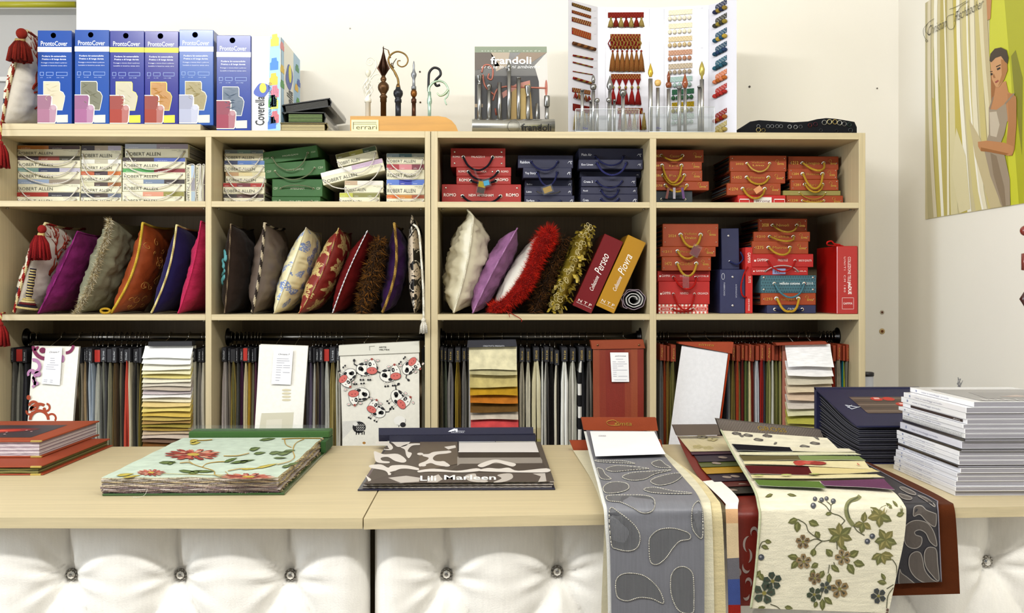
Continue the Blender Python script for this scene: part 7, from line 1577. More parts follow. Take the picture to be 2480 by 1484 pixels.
q = MB(); f = Fr(1104, 1053, 2.345, None); A = [Vector(p) for p in (P(917, 1053, 2.345), P(1292, 1050, 2.345), P(1291, 1034, 2.362), P(917, 1036, 2.362))]; A = [p - o for p in A]
B = [p + Vector((0, .004, -.016)) for p in A]; q.face(A, '#14152f'); q.face(B[::-1], '#14152f')
for i in range(4): q.face([A[i], B[i], B[(i + 1) % 4], A[(i + 1) % 4]], '#12132b')
q.box((-W / 2 + .01, 2.345 - o.y - .012, .0036), (W / 2 - .012, 2.366 - o.y, A[0].z - .0006), '#12132b'); hd = q.build('binding', 'board', t)
q = MB(); mp = lambda u, v: tuple(A[0].lerp(A[1], (u - 917) / 375).lerp(A[3].lerp(A[2], (u - 917) / 375), v) + Vector((0, -.001, .0008)))
for L in ([(1085, .35), (1105, .8), (1108, .8), (1108, .35), (1104, .35), (1103, .6), (1092, .35)], [(1090, .5), (1126, .44), (1126, .40), (1092, .44)], [(1085, .32), (1095, .55), (1104, .82), (1100, .82), (1088, .5)]): q.face([mp(*p) for p in L], '#d8dae4')
q.text('ARDECORA', 1092, 1124, .16, .16, '#c8cad4', mp=mp); q.build('lettering', 'print', hd)

# --- draped fabrics
class Drape:
    """surface through stations; each station: left px, right px, ('c', height above counter) or ('h', distance before the counter edge)"""
    def __init__(s, st, n=60):
        def pt(px, py, k):
            if k[0] == 'c': return onZ(px, py, CZ + k[1])
            y = 1.64
            if k[0] == 'e':
                for _ in range(6): y = YF(P(px, py, y).x) - k[1]
                return Vector((P(px, py, y).x, y, CZ + k[2]))
            for _ in range(6): y = YF(P(px, py, y).x) - k[1]
            return P(px, py, y)
        s.L = cr([pt(*a, k) for a, b, k in st], 8); s.R = cr([pt(*b, k) for a, b, k in st], 8); s.n = len(s.L) - 1
        s.tl = [proj(p) for p in s.L]; s.tr = [proj(p) for p in s.R]
    def at(s, u, v, off=0.0):
        x = min(max(v, 0), 1) * s.n; i = min(s.n - 1, int(x)); k = x - i
        a, b = s.L[i].lerp(s.L[i + 1], k), s.R[i].lerp(s.R[i + 1], k); p = a.lerp(b, u)
        if off:
            n = (s.R[i] - s.L[i]).cross(s.L[i + 1] - s.L[i]); n.normalize()
            if n.y > 0 and abs(n.y) > .2: n = -n
            elif n.z < 0 and abs(n.y) <= .2: n = -n
            p = p + n * off
        return p
    def uv(s, px, py):
        lo, hi = 0.0, 1.0
        def g(v):
            x = v * s.n; i = min(s.n - 1, int(x)); k = x - i
            lx, ly = s.tl[i][0] * (1 - k) + s.tl[i + 1][0] * k, s.tl[i][1] * (1 - k) + s.tl[i + 1][1] * k
            rx, ry = s.tr[i][0] * (1 - k) + s.tr[i + 1][0] * k, s.tr[i][1] * (1 - k) + s.tr[i + 1][1] * k
            u = (px - lx) / (rx - lx); return u, ly + (ry - ly) * u - py
        for _ in range(22):
            m = (lo + hi) / 2
            if g(m)[1] < 0: lo = m
            else: hi = m
        return g(lo)[0], lo
    def on(s, px, py, off=.0006):
        u, v = s.uv(px, py); return s.at(min(.995, max(.005, u)), v, off)
def drape_thing(lab, st, col, m, cat='fabric sample', grp=None, th=.0012, nu=14, nv=70, under=()):
    d = Drape(st); o = d.at(.5, 0); o = Vector((o.x, o.y, CZ)); t = thing('fabric_sample', lab, cat, o, group=grp)
    q = MB(); q.slab(lambda u, v: d.at(u, v) - o, nu, nv, (lambda u, v: col(u, v)) if callable(col) else col, th, (0, -.5, .5)); c = q.build('cloth', m, t)
    return t, d, o
def decal(q, d, o):
    def fn(L, c, k=0): q.face([d.on(x, y, .0007 + k * .00022) - o for x, y in L], c)
    return fn
def hbar(t, o, L, col, m='board', dep=.03, Yh=2.352):       # header bar: front quad in px at its own depth, with thickness
    YY = (Yh, Yh, Yh, Yh) if not isinstance(Yh, tuple) else (Yh[0], Yh[1], Yh[1], Yh[0]); A = [P(x, y, yy) - o for (x, y), yy in zip(L, YY)]; B = [p + Vector((0, dep * .6, 0)) for p in A]; q = MB(); q.face(A, col); q.face(B[::-1], col)
    for i in range(4): q.face([A[i], B[i], B[(i + 1) % 4], A[(i + 1) % 4]], col)
    return q.build('header', m, t), A
GD = 'fabrics draped over the counter edge'
# rust and navy ones lie lowest
t, d, o = drape_thing('rust brown plain cloth draped over the counter edge, lowest layer', [((1985, 1072), (2110, 1122), ('c', 0.004)), ((2000, 1150), (2222, 1173), ('c', 0.003)), ((2010, 1215), (2296, 1212), ('c', 0.003)), ((2010, 1240), (2311, 1238), ('e', 0.005, 0.0016)), ((2010, 1300), (2318, 1300), ('h', 0.008)), ((2010, 1446), (2325, 1437), ('h', 0.008))], '#4e230a', 'cloth', grp=GD)
t, d, o = drape_thing('black satin cloth with grey outlined paisleys draped over the rust one', [((1975, 1076), (2092, 1120), ('c', 0.01)), ((2000, 1150), (2190, 1174), ('c', 0.009)), ((2010, 1212), (2262, 1210), ('c', 0.009)), ((2012, 1240), (2270, 1234), ('e', 0.01, 0.006)), ((2012, 1300), (2274, 1300), ('h', 0.015)), ((2012, 1420), (2279, 1408), ('h', 0.015))], '#1e1c24', 'silk', grp=GD)
q = MB(); fn = decal(q, d, o); K = lambda L: [(2100 + x / 4.8816, 1180 + y / 4.8816) for x, y in L]
def blob(L, c='#4c443f', ol='#8c8680', k=1):
    L2 = [(p.x, p.y) for p in cr([Vector((x, y, 0)) for x, y in L], 5, True)]; cx, cy = sum(p[0] for p in L2) / len(L2), sum(p[1] for p in L2) / len(L2)
    fn(K(L2), c, k); n = len(L2)
    for i in range(n):
        p, r = L2[i], L2[(i + 1) % n]; dx, dy = r[0] - p[0], r[1] - p[1]; l = math.hypot(dx, dy) or 1; wx, wy = -dy / l * 5, dx / l * 5
        fn(K([(p[0] - wx, p[1] - wy), (r[0] - wx, r[1] - wy), (r[0] + wx, r[1] + wy), (p[0] + wx, p[1] + wy)]), ol, k + .6)
for L in ([(540, 300), (560, 230), (640, 220), (700, 270), (795, 305), (815, 330), (800, 460), (700, 400), (620, 320), (550, 340)], [(440, 470), (520, 400), (620, 390), (720, 430), (790, 540), (820, 690), (740, 640), (690, 540), (620, 500), (560, 520), (570, 560), (640, 590), (630, 680), (560, 720), (470, 690), (430, 600)],
          [(560, 760), (620, 770), (650, 840), (680, 980), (760, 1080), (845, 1130), (760, 1150), (620, 1100), (530, 1020), (490, 920), (500, 810)], [(700, 720), (760, 705), (815, 740), (830, 900), (845, 1100), (760, 1030), (690, 930), (670, 800)], [(380, 970), (400, 1010), (480, 1070), (560, 1155), (380, 1160)], [(390, 10), (440, 5), (560, 60), (570, 95), (480, 70)], [(380, 80), (520, 120), (510, 150), (420, 135)], [(600, 100), (700, 130), (790, 200), (790, 230), (690, 160)]): blob(L)
o_ = q.build('paisley_print', 'silk', t); o_['kind'] = 'stuff'
q = MB(); e = [d.at(1, i / 40, .001) - o for i in range(41)]; q.tube(e, .0013, '#77737c', 5); q.build('silver_edge', 'silk', t)
for i in range(5):
    pass
# red scroll one with rows of dark swatches, on a striped brown header
redc = '#6c1a0e'
t, d, o = drape_thing('dark red cloth with silver scrolls and dark swatch rows on a brown header', [((1640, 1056), (1765, 1054), ('c', 0.02)), ((1662, 1105), (1805, 1103), ('c', 0.014)), ((1692, 1155), (1835, 1152), ('c', 0.01)), ((1744, 1208), (1842, 1205), ('c', 0.006)), ((1760, 1235), (1846, 1232), ('e', 0.008, 0.004)), ((1770, 1300), (1850, 1300), ('h', 0.012)), ((1790, 1466), (1850, 1466), ('h', 0.012))], redc, 'silk', grp=GD)
def rows_(t, d, o, R, kk=0.0, wob=0.0, m='silk', over=.0):
    for i, (y0, y1, L0, L1, R0, R1, c) in enumerate(R):      # swatch flap: lies on the drape, its front lip lifted
        q = MB()
        def fn(u, v): 
            px = (L0 + (R0 - L0) * u) * (1 - v) + (L1 + (R1 - L1) * u) * v; py = y0[0] + (y0[1] - y0[0]) * u + ((y1[0] + (y1[1] - y1[0]) * u) - (y0[0] + (y0[1] - y0[0]) * u)) * v
            uu, vv = d.uv(px, py); return d.at(uu, vv, .0015 + kk + .0022 * v * v + .0003 * i) - o
        q.slab(fn, 14, 4, c, .001, (0, -.4, .8)); q.build('swatch', m, t)
rows_(t, d, o, [((1057, 1057), (1097, 1095), 1642, 1672, 1770, 1795, '#ccc09c'), ((1095, 1093), (1105, 1102), 1672, 1676, 1795, 1800, '#3c1c30'), ((1103, 1100), (1123, 1120), 1680, 1692, 1800, 1810, '#201828'), ((1121, 1118), (1136, 1132), 1690, 1698, 1808, 1815, '#4c5424'), ((1135, 1130), (1153, 1148), 1698, 1712, 1815, 1825, '#a8801c'), ((1152, 1148), (1172, 1168), 1712, 1730, 1822, 1834, '#1e1828'), ((1170, 1166), (1186, 1182), 1726, 1742, 1832, 1840, '#4c1410'), ((1184, 1180), (1204, 1200), 1738, 1756, 1838, 1844, '#20201a')])
q = MB(); fn = decal(q, d, o)
for cx, cy, r, a0, a1 in ((1826, 1290, 10, 150, 380), (1815, 1318, 17, 120, 260), (1806, 1345, 16, -60, 60), (1808, 1370, 12, 40, 200), (1812, 1412, 9, 180, 400), (1806, 1438, 10, 0, 140), (1786, 1385, 8, -80, 80)):
    for i in range(12):
        p1, p2 = math.radians(a0 + (a1 - a0) * i / 12), math.radians(a0 + (a1 - a0) * (i + 1) / 12); w2 = 3.4 * math.sin(math.pi * (i + .6) / 12.4)
        fn([(cx + rr * .8 * math.cos(x), cy + rr * 1.2 * math.sin(x)) for rr, x in ((r - w2, p1), (r + w2, p1), (r + w2, p2), (r - w2, p2))], '#9c8c84', 1)
for cx, cy in ((1700, 1060), (1725, 1066), (1690, 1085), (1715, 1088)):
    for i in range(5): fn([(cx + 8 * math.cos(i * 1.257) + 6 * math.cos(k), cy + 3 * math.sin(i * 1.257) + 2.5 * math.sin(k)) for k in (0, 1, 2, 3, 4, 5)], '#b4a878', 12)
for cx, cy in ((1750, 1112), (1735, 1126), (1760, 1160), (1780, 1158), (1775, 1192), (1800, 1178)): fn([(cx + 12 * math.cos(k * .8), cy + 3 * math.sin(k * .8 + .4)) for k in range(8)], '#8c7c70', 16)
o_ = q.build('scroll_print', 'silk', t); o_['kind'] = 'stuff'
hd, A = hbar(t, o, [(1640, 1055), (1745, 1053), (1738, 1029), (1630, 1030)], '#5c5048', Yh=2.325); 
# cream floral one
FL = [((1746, 1042), (2003, 1060), ('c', 0.055)), ((1776, 1100), (2062, 1116), ('c', 0.04)), ((1812, 1160), (2128, 1168), ('c', 0.03)), ((1830, 1195), (2166, 1192), ('c', 0.024)), ((1837, 1222), (2189, 1215), ('e', 0.026, 0.014)), ((1840, 1250), (2195, 1242), ('h', 0.036)), ((1836, 1310), (2189, 1310), ('h', 0.038)), ((1828, 1400), (2170, 1400), ('h', 0.038)), ((1818, 1472), (2152, 1484), ('h', 0.038))]
t, d, o = drape_thing('cream cloth with green leafy embroidery and velvet swatch rows on a striped header', FL, '#d8d2bc', 'linen', grp=GD, nu=24, nv=90)
q = MB(); q.slab(lambda u, v: d.at(u, v, -.002) - o, 10, 40, '#b4ac94', .001, (0, -.5, .5)); q.build('lining', 'linen', t)
q = MB(); e = [d.at(0, i / 60, .001) - o for i in range(61)]; q.tube(e, .0022, '#b0b494', 6); q.build('rolled_hem', 'linen', t)
K4 = lambda x, y: (1600 + x / 2.9446, 980 + y / 2.9446)
def flap(L, c, m='plush'):                              # L: TL TR BR BL in crop px
    q = MB(); pts = [K4(*p) for p in L]; LIFT[0] += 1; base = .0012 + .0003 * LIFT[0]
    def fn(u, v):
        x = (pts[0][0] * (1 - u) + pts[1][0] * u) * (1 - v) + (pts[3][0] * (1 - u) + pts[2][0] * u) * v; y = (pts[0][1] * (1 - u) + pts[1][1] * u) * (1 - v) + (pts[3][1] * (1 - u) + pts[2][1] * u) * v
        uu, vv = d.uv(x, y); return d.at(uu, vv, base + .0028 * v ** 2 + .0008 * math.sin(u * 5 + LIFT[0]) * v) - o
    q.slab(fn, 14, 4, c, .0012, (0, -.4, .8), side=mixc(c, '#ffffff', .35)); q.build('swatch', m, t)
LIFT = [0]
for L, c, m in (([(508, 283), (930, 308), (952, 346), (548, 340)], '#0e0c14', 'plush'), ([(930, 308), (1340, 318), (1385, 350), (952, 346)], '#d4cdb4', 'cloth'), ([(560, 345), (1380, 345), (1425, 374), (580, 372)], '#ccc8a8', 'cloth'), ([(560, 365), (985, 372), (1012, 414), (590, 414)], '#5c5434', 'plush'), ([(990, 372), (1410, 374), (1458, 412), (1014, 414)], '#71804c', 'plush'),
                ([(590, 408), (1450, 410), (1495, 474), (600, 440)], '#d2c79c', 'cloth'), ([(600, 445), (1060, 455), (1095, 520), (640, 515)], '#4c0c10', 'plush'), ([(1062, 455), (1500, 462), (1560, 500), (1090, 520)], '#c9b982', 'cloth'), ([(640, 505), (1540, 510), (1595, 545), (655, 548)], '#ccc194', 'cloth'), ([(670, 550), (1135, 562), (1175, 625), (700, 598)], '#50682c', 'plush'), ([(1140, 560), (1590, 545), (1668, 632), (1170, 600)], '#5c3450', 'plush')): flap(L, c, m)
q = MB(); fn0 = decal(q, d, o); fn = lambda L, c, k=1: fn0([K4(x, y) for x, y in L], c, k)
def lf(x, y, ln, an, wd, c='#5c5e30', c2='#80804c', k=1):
    an = math.radians(an); dx, dy = math.cos(an) * ln, math.sin(an) * ln; nx, ny = -math.sin(an) * wd, math.cos(an) * wd
    fn([(x, y), (x + dx * .3 + nx, y + dy * .3 + ny), (x + dx * .65 + nx * .9, y + dy * .65 + ny * .9), (x + dx, y + dy), (x + dx * .65 - nx * .9, y + dy * .65 - ny * .9), (x + dx * .3 - nx, y + dy * .3 - ny)], c, k)
    fn([(x + dx * .1, y + dy * .1), (x + dx * .4 + nx * .6, y + dy * .4 + ny * .6), (x + dx * .85, y + dy * .85), (x + dx * .5, y + dy * .5)], c2, k + .5)
def lcluster(x, y, ln, angs, wd): 
    for i, a_ in enumerate(angs): lf(x, y, ln * (1 - .08 * (i % 2)), a_, wd, ('#646234', '#706a38', '#5c5e32')[i % 3], ('#8c8450', '#948a54', '#7c7c4a')[i % 3], k=1 + i * .15)
def flw(x, y, r, c, c2='#3c3a2c', n=5, rot=0):
    for i in range(n):
        an = rot + i * 6.283 / n; fn([(x + r * .15 * math.cos(an), y + r * .15 * math.sin(an)), (x + r * .7 * math.cos(an - .55), y + r * .7 * math.sin(an - .55)), (x + r * math.cos(an - .25), y + r * math.sin(an - .25)), (x + r * math.cos(an + .25), y + r * math.sin(an + .25)), (x + r * .7 * math.cos(an + .55), y + r * .7 * math.sin(an + .55))], c, 3 + i * .12)
        fn([(x + r * .2 * math.cos(an), y + r * .2 * math.sin(an)), (x + r * .75 * math.cos(an - .18), y + r * .75 * math.sin(an - .18)), (x + r * .75 * math.cos(an + .18), y + r * .75 * math.sin(an + .18))], c2, 4)
    fn([(x + r * .2 * math.cos(i * .8), y + r * .2 * math.sin(i * .8)) for i in range(8)], '#7c7438', 5)
def tw(L, wd=6, c='#4c4c34', k=.6):
    L = cr([Vector((x, y, 0)) for x, y in L], 6)
    for p, r in zip(L, L[1:]):
        dx, dy = r.x - p.x, r.y - p.y; l = math.hypot(dx, dy) or 1; nx, ny = -dy / l * wd / 2, dx / l * wd / 2; fn([(p.x - nx, p.y - ny), (r.x - nx, r.y - ny), (r.x + nx, r.y + ny), (p.x + nx, p.y + ny)], c, k)
tw([(1420, 650), (1400, 670), (1345, 690), (1320, 740), (1330, 800), (1370, 860)], 30, '#77784c'); tw([(1405, 662), (1345, 700), (1330, 750), (1345, 810)], 10, '#4c5034', 1.2)
for L in ([(1370, 860), (1400, 900), (1450, 930)], [(1310, 825), (1270, 790), (1215, 770), (1170, 720), (1120, 690)], [(1205, 760), (1210, 720), (1180, 690)], [(1210, 720), (1230, 700)], [(1310, 825), (1280, 860)], [(975, 815), (1030, 850), (1050, 900), (1100, 940), (1150, 970), (1210, 960)], [(1150, 970), (1110, 1000), (1090, 1030)], [(1060, 970), (1100, 955), (1140, 968)], [(1250, 960), (1255, 1030)], [(1650, 1100), (1680, 1150), (1680, 1220)], [(1660, 1280), (1610, 1310)], [(1660, 1300), (1620, 1360), (1610, 1450)], [(700, 1030), (720, 980), (750, 970)], [(715, 1010), (770, 1025)], [(780, 1420), (830, 1440), (860, 1470)], [(1200, 1140), (1190, 1200)], [(1230, 1120), (1240, 1150)], [(1150, 1330), (1130, 1390)]): tw(L)
lcluster(1275, 930, 100, (-150, -95, -35, 20, 85, 150), 26); lcluster(1562, 790, 92, (-140, -60, 25, 95, 170), 27); lcluster(1440, 840, 80, (-80, 40, 100, 160), 22); lcluster(1600, 960, 88, (-120, -50, 20, 60, 120, 170), 26); lcluster(1570, 1060, 90, (30, 70, 110, 150, 10), 22)
for x, y, ln, an, wd in ((975, 815, 75, 160, 22), (975, 830, 80, 95, 24), (1050, 830, 80, 20, 24), (1100, 900, 60, 60, 20), (1170, 780, 50, -10, 14), (1280, 1000, 60, 40, 16), (980, 1090, 80, 190, 22), (975, 1110, 75, 130, 22), (1080, 1080, 60, -80, 22), (1220, 1080, 70, -130, 24), (1340, 1080, 80, -30, 26), (1330, 1130, 90, 60, 26), (1370, 1120, 85, 15, 26), (1210, 1140, 80, 40, 20), (1120, 1130, 60, 150, 20), (1090, 1170, 70, 110, 18), (1160, 1180, 70, 120, 20), (1200, 1200, 80, 95, 18), (1150, 1380, 90, 90, 20), (1160, 1370, 80, 40, 20), (1110, 1400, 50, 110, 16), (1610, 1270, 70, 190, 18), (1600, 1250, 60, -120, 14), (1680, 790, 60, -20, 18), (1650, 740, 60, -140, 12), (1690, 730, 60, -130, 10), (1720, 770, 50, -100, 10), (740, 970, 50, 10, 16), (720, 1000, 55, 30, 16), (700, 1200, 60, 60, 20), (680, 1230, 60, -60, 18), (880, 1440, 60, 10, 16), (690, 1460, 60, -20, 18), (800, 640, 60, 160, 12), (900, 640, 70, 10, 10)): lf(x, y, ln, an, wd)
for x, y, r, c in ((1010, 975, 52, '#77603f'), (1015, 1115, 56, '#86704c'), (1295, 1085, 58, '#86704c'), (1095, 1235, 46, '#77603f'), (1270, 1310, 68, '#806a44'), (1170, 1300, 44, '#3c4440'), (1090, 1350, 54, '#33402c'), (1550, 1360, 56, '#33383c'), (795, 1255, 66, '#2c3a30'), (735, 1340, 80, '#3a4638'), (1630, 1475, 30, '#5c3c34')): flw(x, y, r, c, rot=x)
for x, y, r in ((1085, 722, 20), (1145, 682, 17), (1098, 675, 16), (1180, 672, 15), (1228, 690, 18), (1505, 935, 20), (1470, 972, 20), (715, 1085, 22)): fn([(x + r * math.cos(i * .6), y + r * math.sin(i * .6)) for i in range(11)], '#3c4048', 3); fn([(x - r * .2 + r * .4 * math.cos(i * .9), y - r * .2 + r * .4 * math.sin(i * .9)) for i in range(7)], '#8c8c94', 4)
# drawing on the pale top rows
for x, y in ((540, 205), (625, 218), (765, 222), (700, 250), (1100, 275), (1030, 298)):
    for i in range(4): tw([(x - 30, y), (x - 10, y - 10 + i * 6), (x + 20, y - 4 + i * 5), (x + 40, y + i * 3)], 2.5, '#4c4a50')
for x, y, ln, an in ((520, 215, 40, -30), (760, 230, 40, -80), (840, 270, 30, 150), (1000, 205, 60, 15), (1090, 215, 60, 40), (600, 230, 40, 200)): lf(x, y, ln, an, 8, '#5c5a54', '#8c8a84')
o_ = q.build('embroidery', 'silk', t); o_['kind'] = 'stuff'
q = MB()
def fn2(L, c, k): q.face([d.on(*K4(x, y), .0062 + k * .0002) - o for x, y in L], c)
for i, (x, y, rx) in enumerate(((1010, 432, 60), (1080, 436, 70), (1130, 440, 60), (1000, 445, 40), (1440, 445, 40))): fn2([(x + rx * math.cos(k * .6), y + 13 * math.sin(k * .6)) for k in range(10)], ('#a83428', '#b85040', '#8c241c')[i % 3], i)
for x, y in ((700, 535), (900, 530), (1100, 525)): fn2([(x + 40 * math.cos(k * .7), y + 5 * math.sin(k * .7)) for k in range(9)], '#a0a860', 12)
q.build('red_flower_print', 'print', t)
hd, A = hbar(t, o, [(1745, 1043), (1996, 1061), (1986, 1040), (1735, 1014)], '#57504a', Yh=(2.352, 2.30))
q = MB(); mp = lambda u, v: tuple(A[0].lerp(A[1], u).lerp(A[3].lerp(A[2], u), v) + Vector((0, -.001, 0)))
for i in range(64): u = i / 64; q.face([mp(u, .03), mp(u + .007, .03), mp(min(1, u + .012), .97), mp(u + .005, .97)], '#8c8078')
q.text('GROSS', .38, .66, .34, .40, '#8c7434', mp=lambda u, v: tuple(Vector(mp(u, v)) + Vector((0, -.0006, 0))), bold=.02); q.build('lettering', 'print', hd)
# --- stack with the grey paisley cloth on top
t, d, o = drape_thing('cream cloth under the grey paisley one, its left edge showing', [((1388, 1090), (1590, 1090), ('c', 0.003)), ((1432, 1160), (1650, 1160), ('c', 0.0025)), ((1455, 1215), (1690, 1212), ('c', 0.0025)), ((1463, 1250), (1700, 1245), ('e', 0.004, 0.0015)), ((1462, 1320), (1702, 1320), ('h', 0.006)), ((1456, 1484), (1704, 1484), ('h', 0.006)), ((1456, 1560), (1704, 1560), ('h', 0.006))], '#d0c8ac', 'cloth', grp=GD)
hd, A = hbar(t, o, [(1390, 1092), (1605, 1090), (1602, 1066), (1380, 1068)], '#8a330c', Yh=2.278)
def block(u, v):
    for vv, c in ((.40, '#e4e0d8'), (.505, '#c49c74'), (.637, '#ccb794'), (.704, '#66646a'), (.773, '#3c4c84'), (2, '#8c2018')):
        if v < vv: return c
t, d, o = drape_thing('narrow strip of colour blocks with zigzag edge beside the lace cloth', [((1702, 1165), (1740, 1160), ('c', 0.012)), ((1752, 1213), (1785, 1202), ('c', 0.016)), ((1757, 1240), (1787, 1234), ('e', 0.018, 0.009)), ((1760, 1320), (1789, 1318), ('h', 0.022)), ((1764, 1484), (1794, 1484), ('h', 0.022)), ((1762, 1560), (1794, 1560), ('h', 0.022))], block, 'cloth', grp=GD)
t, d, o = drape_thing('beige herringbone cloth between the lace and the colour blocks', [((1560, 1080), (1612, 1100), ('c', 0.016)), ((1640, 1150), (1690, 1155), ('c', 0.015)), ((1690, 1205), (1735, 1205), ('c', 0.015)), ((1708, 1240), (1747, 1238), ('e', 0.02, 0.01)), ((1712, 1320), (1753, 1318), ('h', 0.026)), ((1716, 1484), (1758, 1484), ('h', 0.026)), ((1716, 1560), (1759, 1560), ('h', 0.026))], '#cbbd94', 'linen', grp=GD)
t, d, o = drape_thing('ivory lace-edged cloth just under the grey paisley one', [((1540, 1075), (1604, 1090), ('c', 0.02)), ((1620, 1140), (1668, 1145), ('c', 0.019)), ((1670, 1200), (1712, 1200), ('c', 0.018)), ((1690, 1240), (1722, 1238), ('e', 0.024, 0.013)), ((1694, 1320), (1727, 1318), ('h', 0.03)), ((1696, 1484), (1730, 1484), ('h', 0.03)), ((1696, 1560), (1731, 1560), ('h', 0.03))], '#d2ccb4', 'linen', grp=GD)
GYS = [((1420, 1042), (1590, 1044), ('c', 0.045)), ((1434, 1100), (1606, 1096), ('c', 0.036)), ((1452, 1160), (1650, 1150), ('c', 0.03)), ((1464, 1205), (1684, 1190), ('c', 0.027)), ((1470, 1240), (1700, 1226), ('e', 0.03, 0.018)), ((1474, 1275), (1705, 1262), ('h', 0.038)), ((1478, 1340), (1706, 1330), ('h', 0.039)), ((1481, 1484), (1706, 1484), ('h', 0.039)), ((1482, 1570), (1706, 1570), ('h', 0.039))]
t, d, o = drape_thing('silver grey cloth with stitched paisley drops on an orange header', GYS, '#6d6e75', 'silk', grp=GD, nu=20, nv=80)
q = MB(); q.slab(lambda u, v: d.at(u - .035, v, -.002) - o, 8, 40, '#d0d0cc', .001, (0, -.5, .5)); q.build('lining', 'cloth', t)
q = MB(); fn0 = decal(q, d, o); K3 = lambda x, y: (1340 + x / 2.9443, 980 + y / 2.9443); q2 = MB()
def drop_(L):
    L = [(p.x, p.y) for p in cr([Vector((x, y, 0)) for x, y in L], 7, True)]
    fn0([K3(*p) for p in L], '#4c4d52', 1); ys = [p[0] for p in L]
    lo, hi = min(p[0] for p in L), max(p[0] for p in L); x = lo + 5
    while x < hi - 4:                                   # fine ribs inside the drop
        cr_ = []
        for a_, b_ in zip(L, L[1:] + L[:1]):
            if (a_[0] - x) * (b_[0] - x) < 0: cr_.append(a_[1] + (b_[1] - a_[1]) * (x - a_[0]) / (b_[0] - a_[0]))
        cr_.sort()
        for y0, y1 in zip(cr_[::2], cr_[1::2]):
            n = max(1, int((y1 - y0) / 60))
            for k in range(n): ya, yb = y0 + (y1 - y0) * k / n, y0 + (y1 - y0) * (k + 1) / n; fn0([K3(x, ya), K3(x + 3.5, ya), K3(x + 3.5, yb), K3(x, yb)], '#77787a', 2)
        x += 9
    for i, p in enumerate(L):                            # bright stitches round it
        r = L[(i + 1) % len(L)]; q2.tube([d.on(*K3(*p), .0016) - o, d.on(*K3(p[0] + (r[0] - p[0]) * .7, p[1] + (r[1] - p[1]) * .7), .0016) - o], .0008, '#cfcabc', 4)
for L in ([(300, 400), (400, 402), (500, 405), (580, 425), (480, 420), (330, 412)], [(375, 465), (430, 442), (520, 442), (680, 460), (560, 470), (430, 482)], [(490, 520), (560, 490), (700, 480), (840, 470), (720, 500), (650, 535), (560, 545)], [(690, 550), (760, 515), (890, 492), (915, 515), (850, 560), (750, 580)], [(310, 460), (350, 465), (370, 500), (410, 535), (340, 530)], [(355, 600), (390, 565), (460, 555), (525, 570), (530, 605), (470, 630), (380, 635)],
          [(640, 608), (720, 595), (850, 620), (970, 632), (970, 640), (830, 640), (700, 632)], [(385, 655), (500, 650), (640, 652), (710, 675), (720, 730), (690, 765), (630, 770), (560, 735), (480, 700), (395, 690)], [(400, 750), (470, 770), (570, 850), (615, 930), (600, 1010), (540, 1040), (450, 1025), (412, 985)], [(680, 1000), (690, 940), (750, 890), (840, 878), (920, 895), (970, 920), (970, 955), (900, 970), (850, 1020), (800, 1090), (740, 1135), (690, 1115)],
          [(1030, 690), (990, 740), (985, 850), (1010, 915), (1060, 945), (1064, 800), (1055, 720)], [(445, 1255), (480, 1210), (550, 1198), (640, 1215), (710, 1265), (760, 1330), (782, 1412), (700, 1380), (610, 1372), (530, 1395), (470, 1380), (447, 1340)], [(840, 1210), (880, 1160), (940, 1155), (990, 1200), (1000, 1300), (1000, 1400), (990, 1480), (900, 1470), (850, 1390), (833, 1300)], [(760, 400), (800, 430), (835, 455), (740, 450), (700, 420)]): drop_(L)
o_ = q.build('ribbed_drops', 'silk', t); o_['kind'] = 'stuff'; o_ = q2.build('stitching', 'cord', t); o_['kind'] = 'stuff'
hd, A = hbar(t, o, [(1414, 1041), (1594, 1043), (1589, 1012), (1408, 1012)], '#8e370c')
q = MB(); mp = lambda u, v: tuple(A[0].lerp(A[1], u).lerp(A[3].lerp(A[2], u), v) + Vector((0, -.001, 0)))
q.text('simta', .42, .66, .40, .32, '#c9a04a', mp=mp, shear=.2, bold=.01); q.tube(cr([mp(.50, .42), mp(.36, .42), mp(.33, .7), mp(.42, .84), mp(.47, .66), mp(.44, .5)], 5), .0008, '#c9a04a', 4); q.build('lettering', 'foil', hd)
q = MB(); L = [K3(262, 200), K3(720, 202), K3(800, 378), K3(300, 395)]
def fnp(u, v): 
    x = (L[0][0] * (1 - u) + L[1][0] * u) * (1 - v) + (L[3][0] * (1 - u) + L[2][0] * u) * v; y = (L[0][1] * (1 - u) + L[1][1] * u) * (1 - v) + (L[3][1] * (1 - u) + L[2][1] * u) * v; return d.on(x, y, .004 + .004 * v) - o
q.slab(fnp, 8, 6, '#f0f0f2', .0006, (0, -.3, .9)); sh = q.build('paper_sheet', 'paper', t)
q = MB(); q.text('simta', 322, 374, 0, 12, '#8a8a90', mp=lambda u, v: tuple(d.on(*K3(u, 244 - v), .0062) - o), shear=.2); q.build('lettering', 'print', sh)

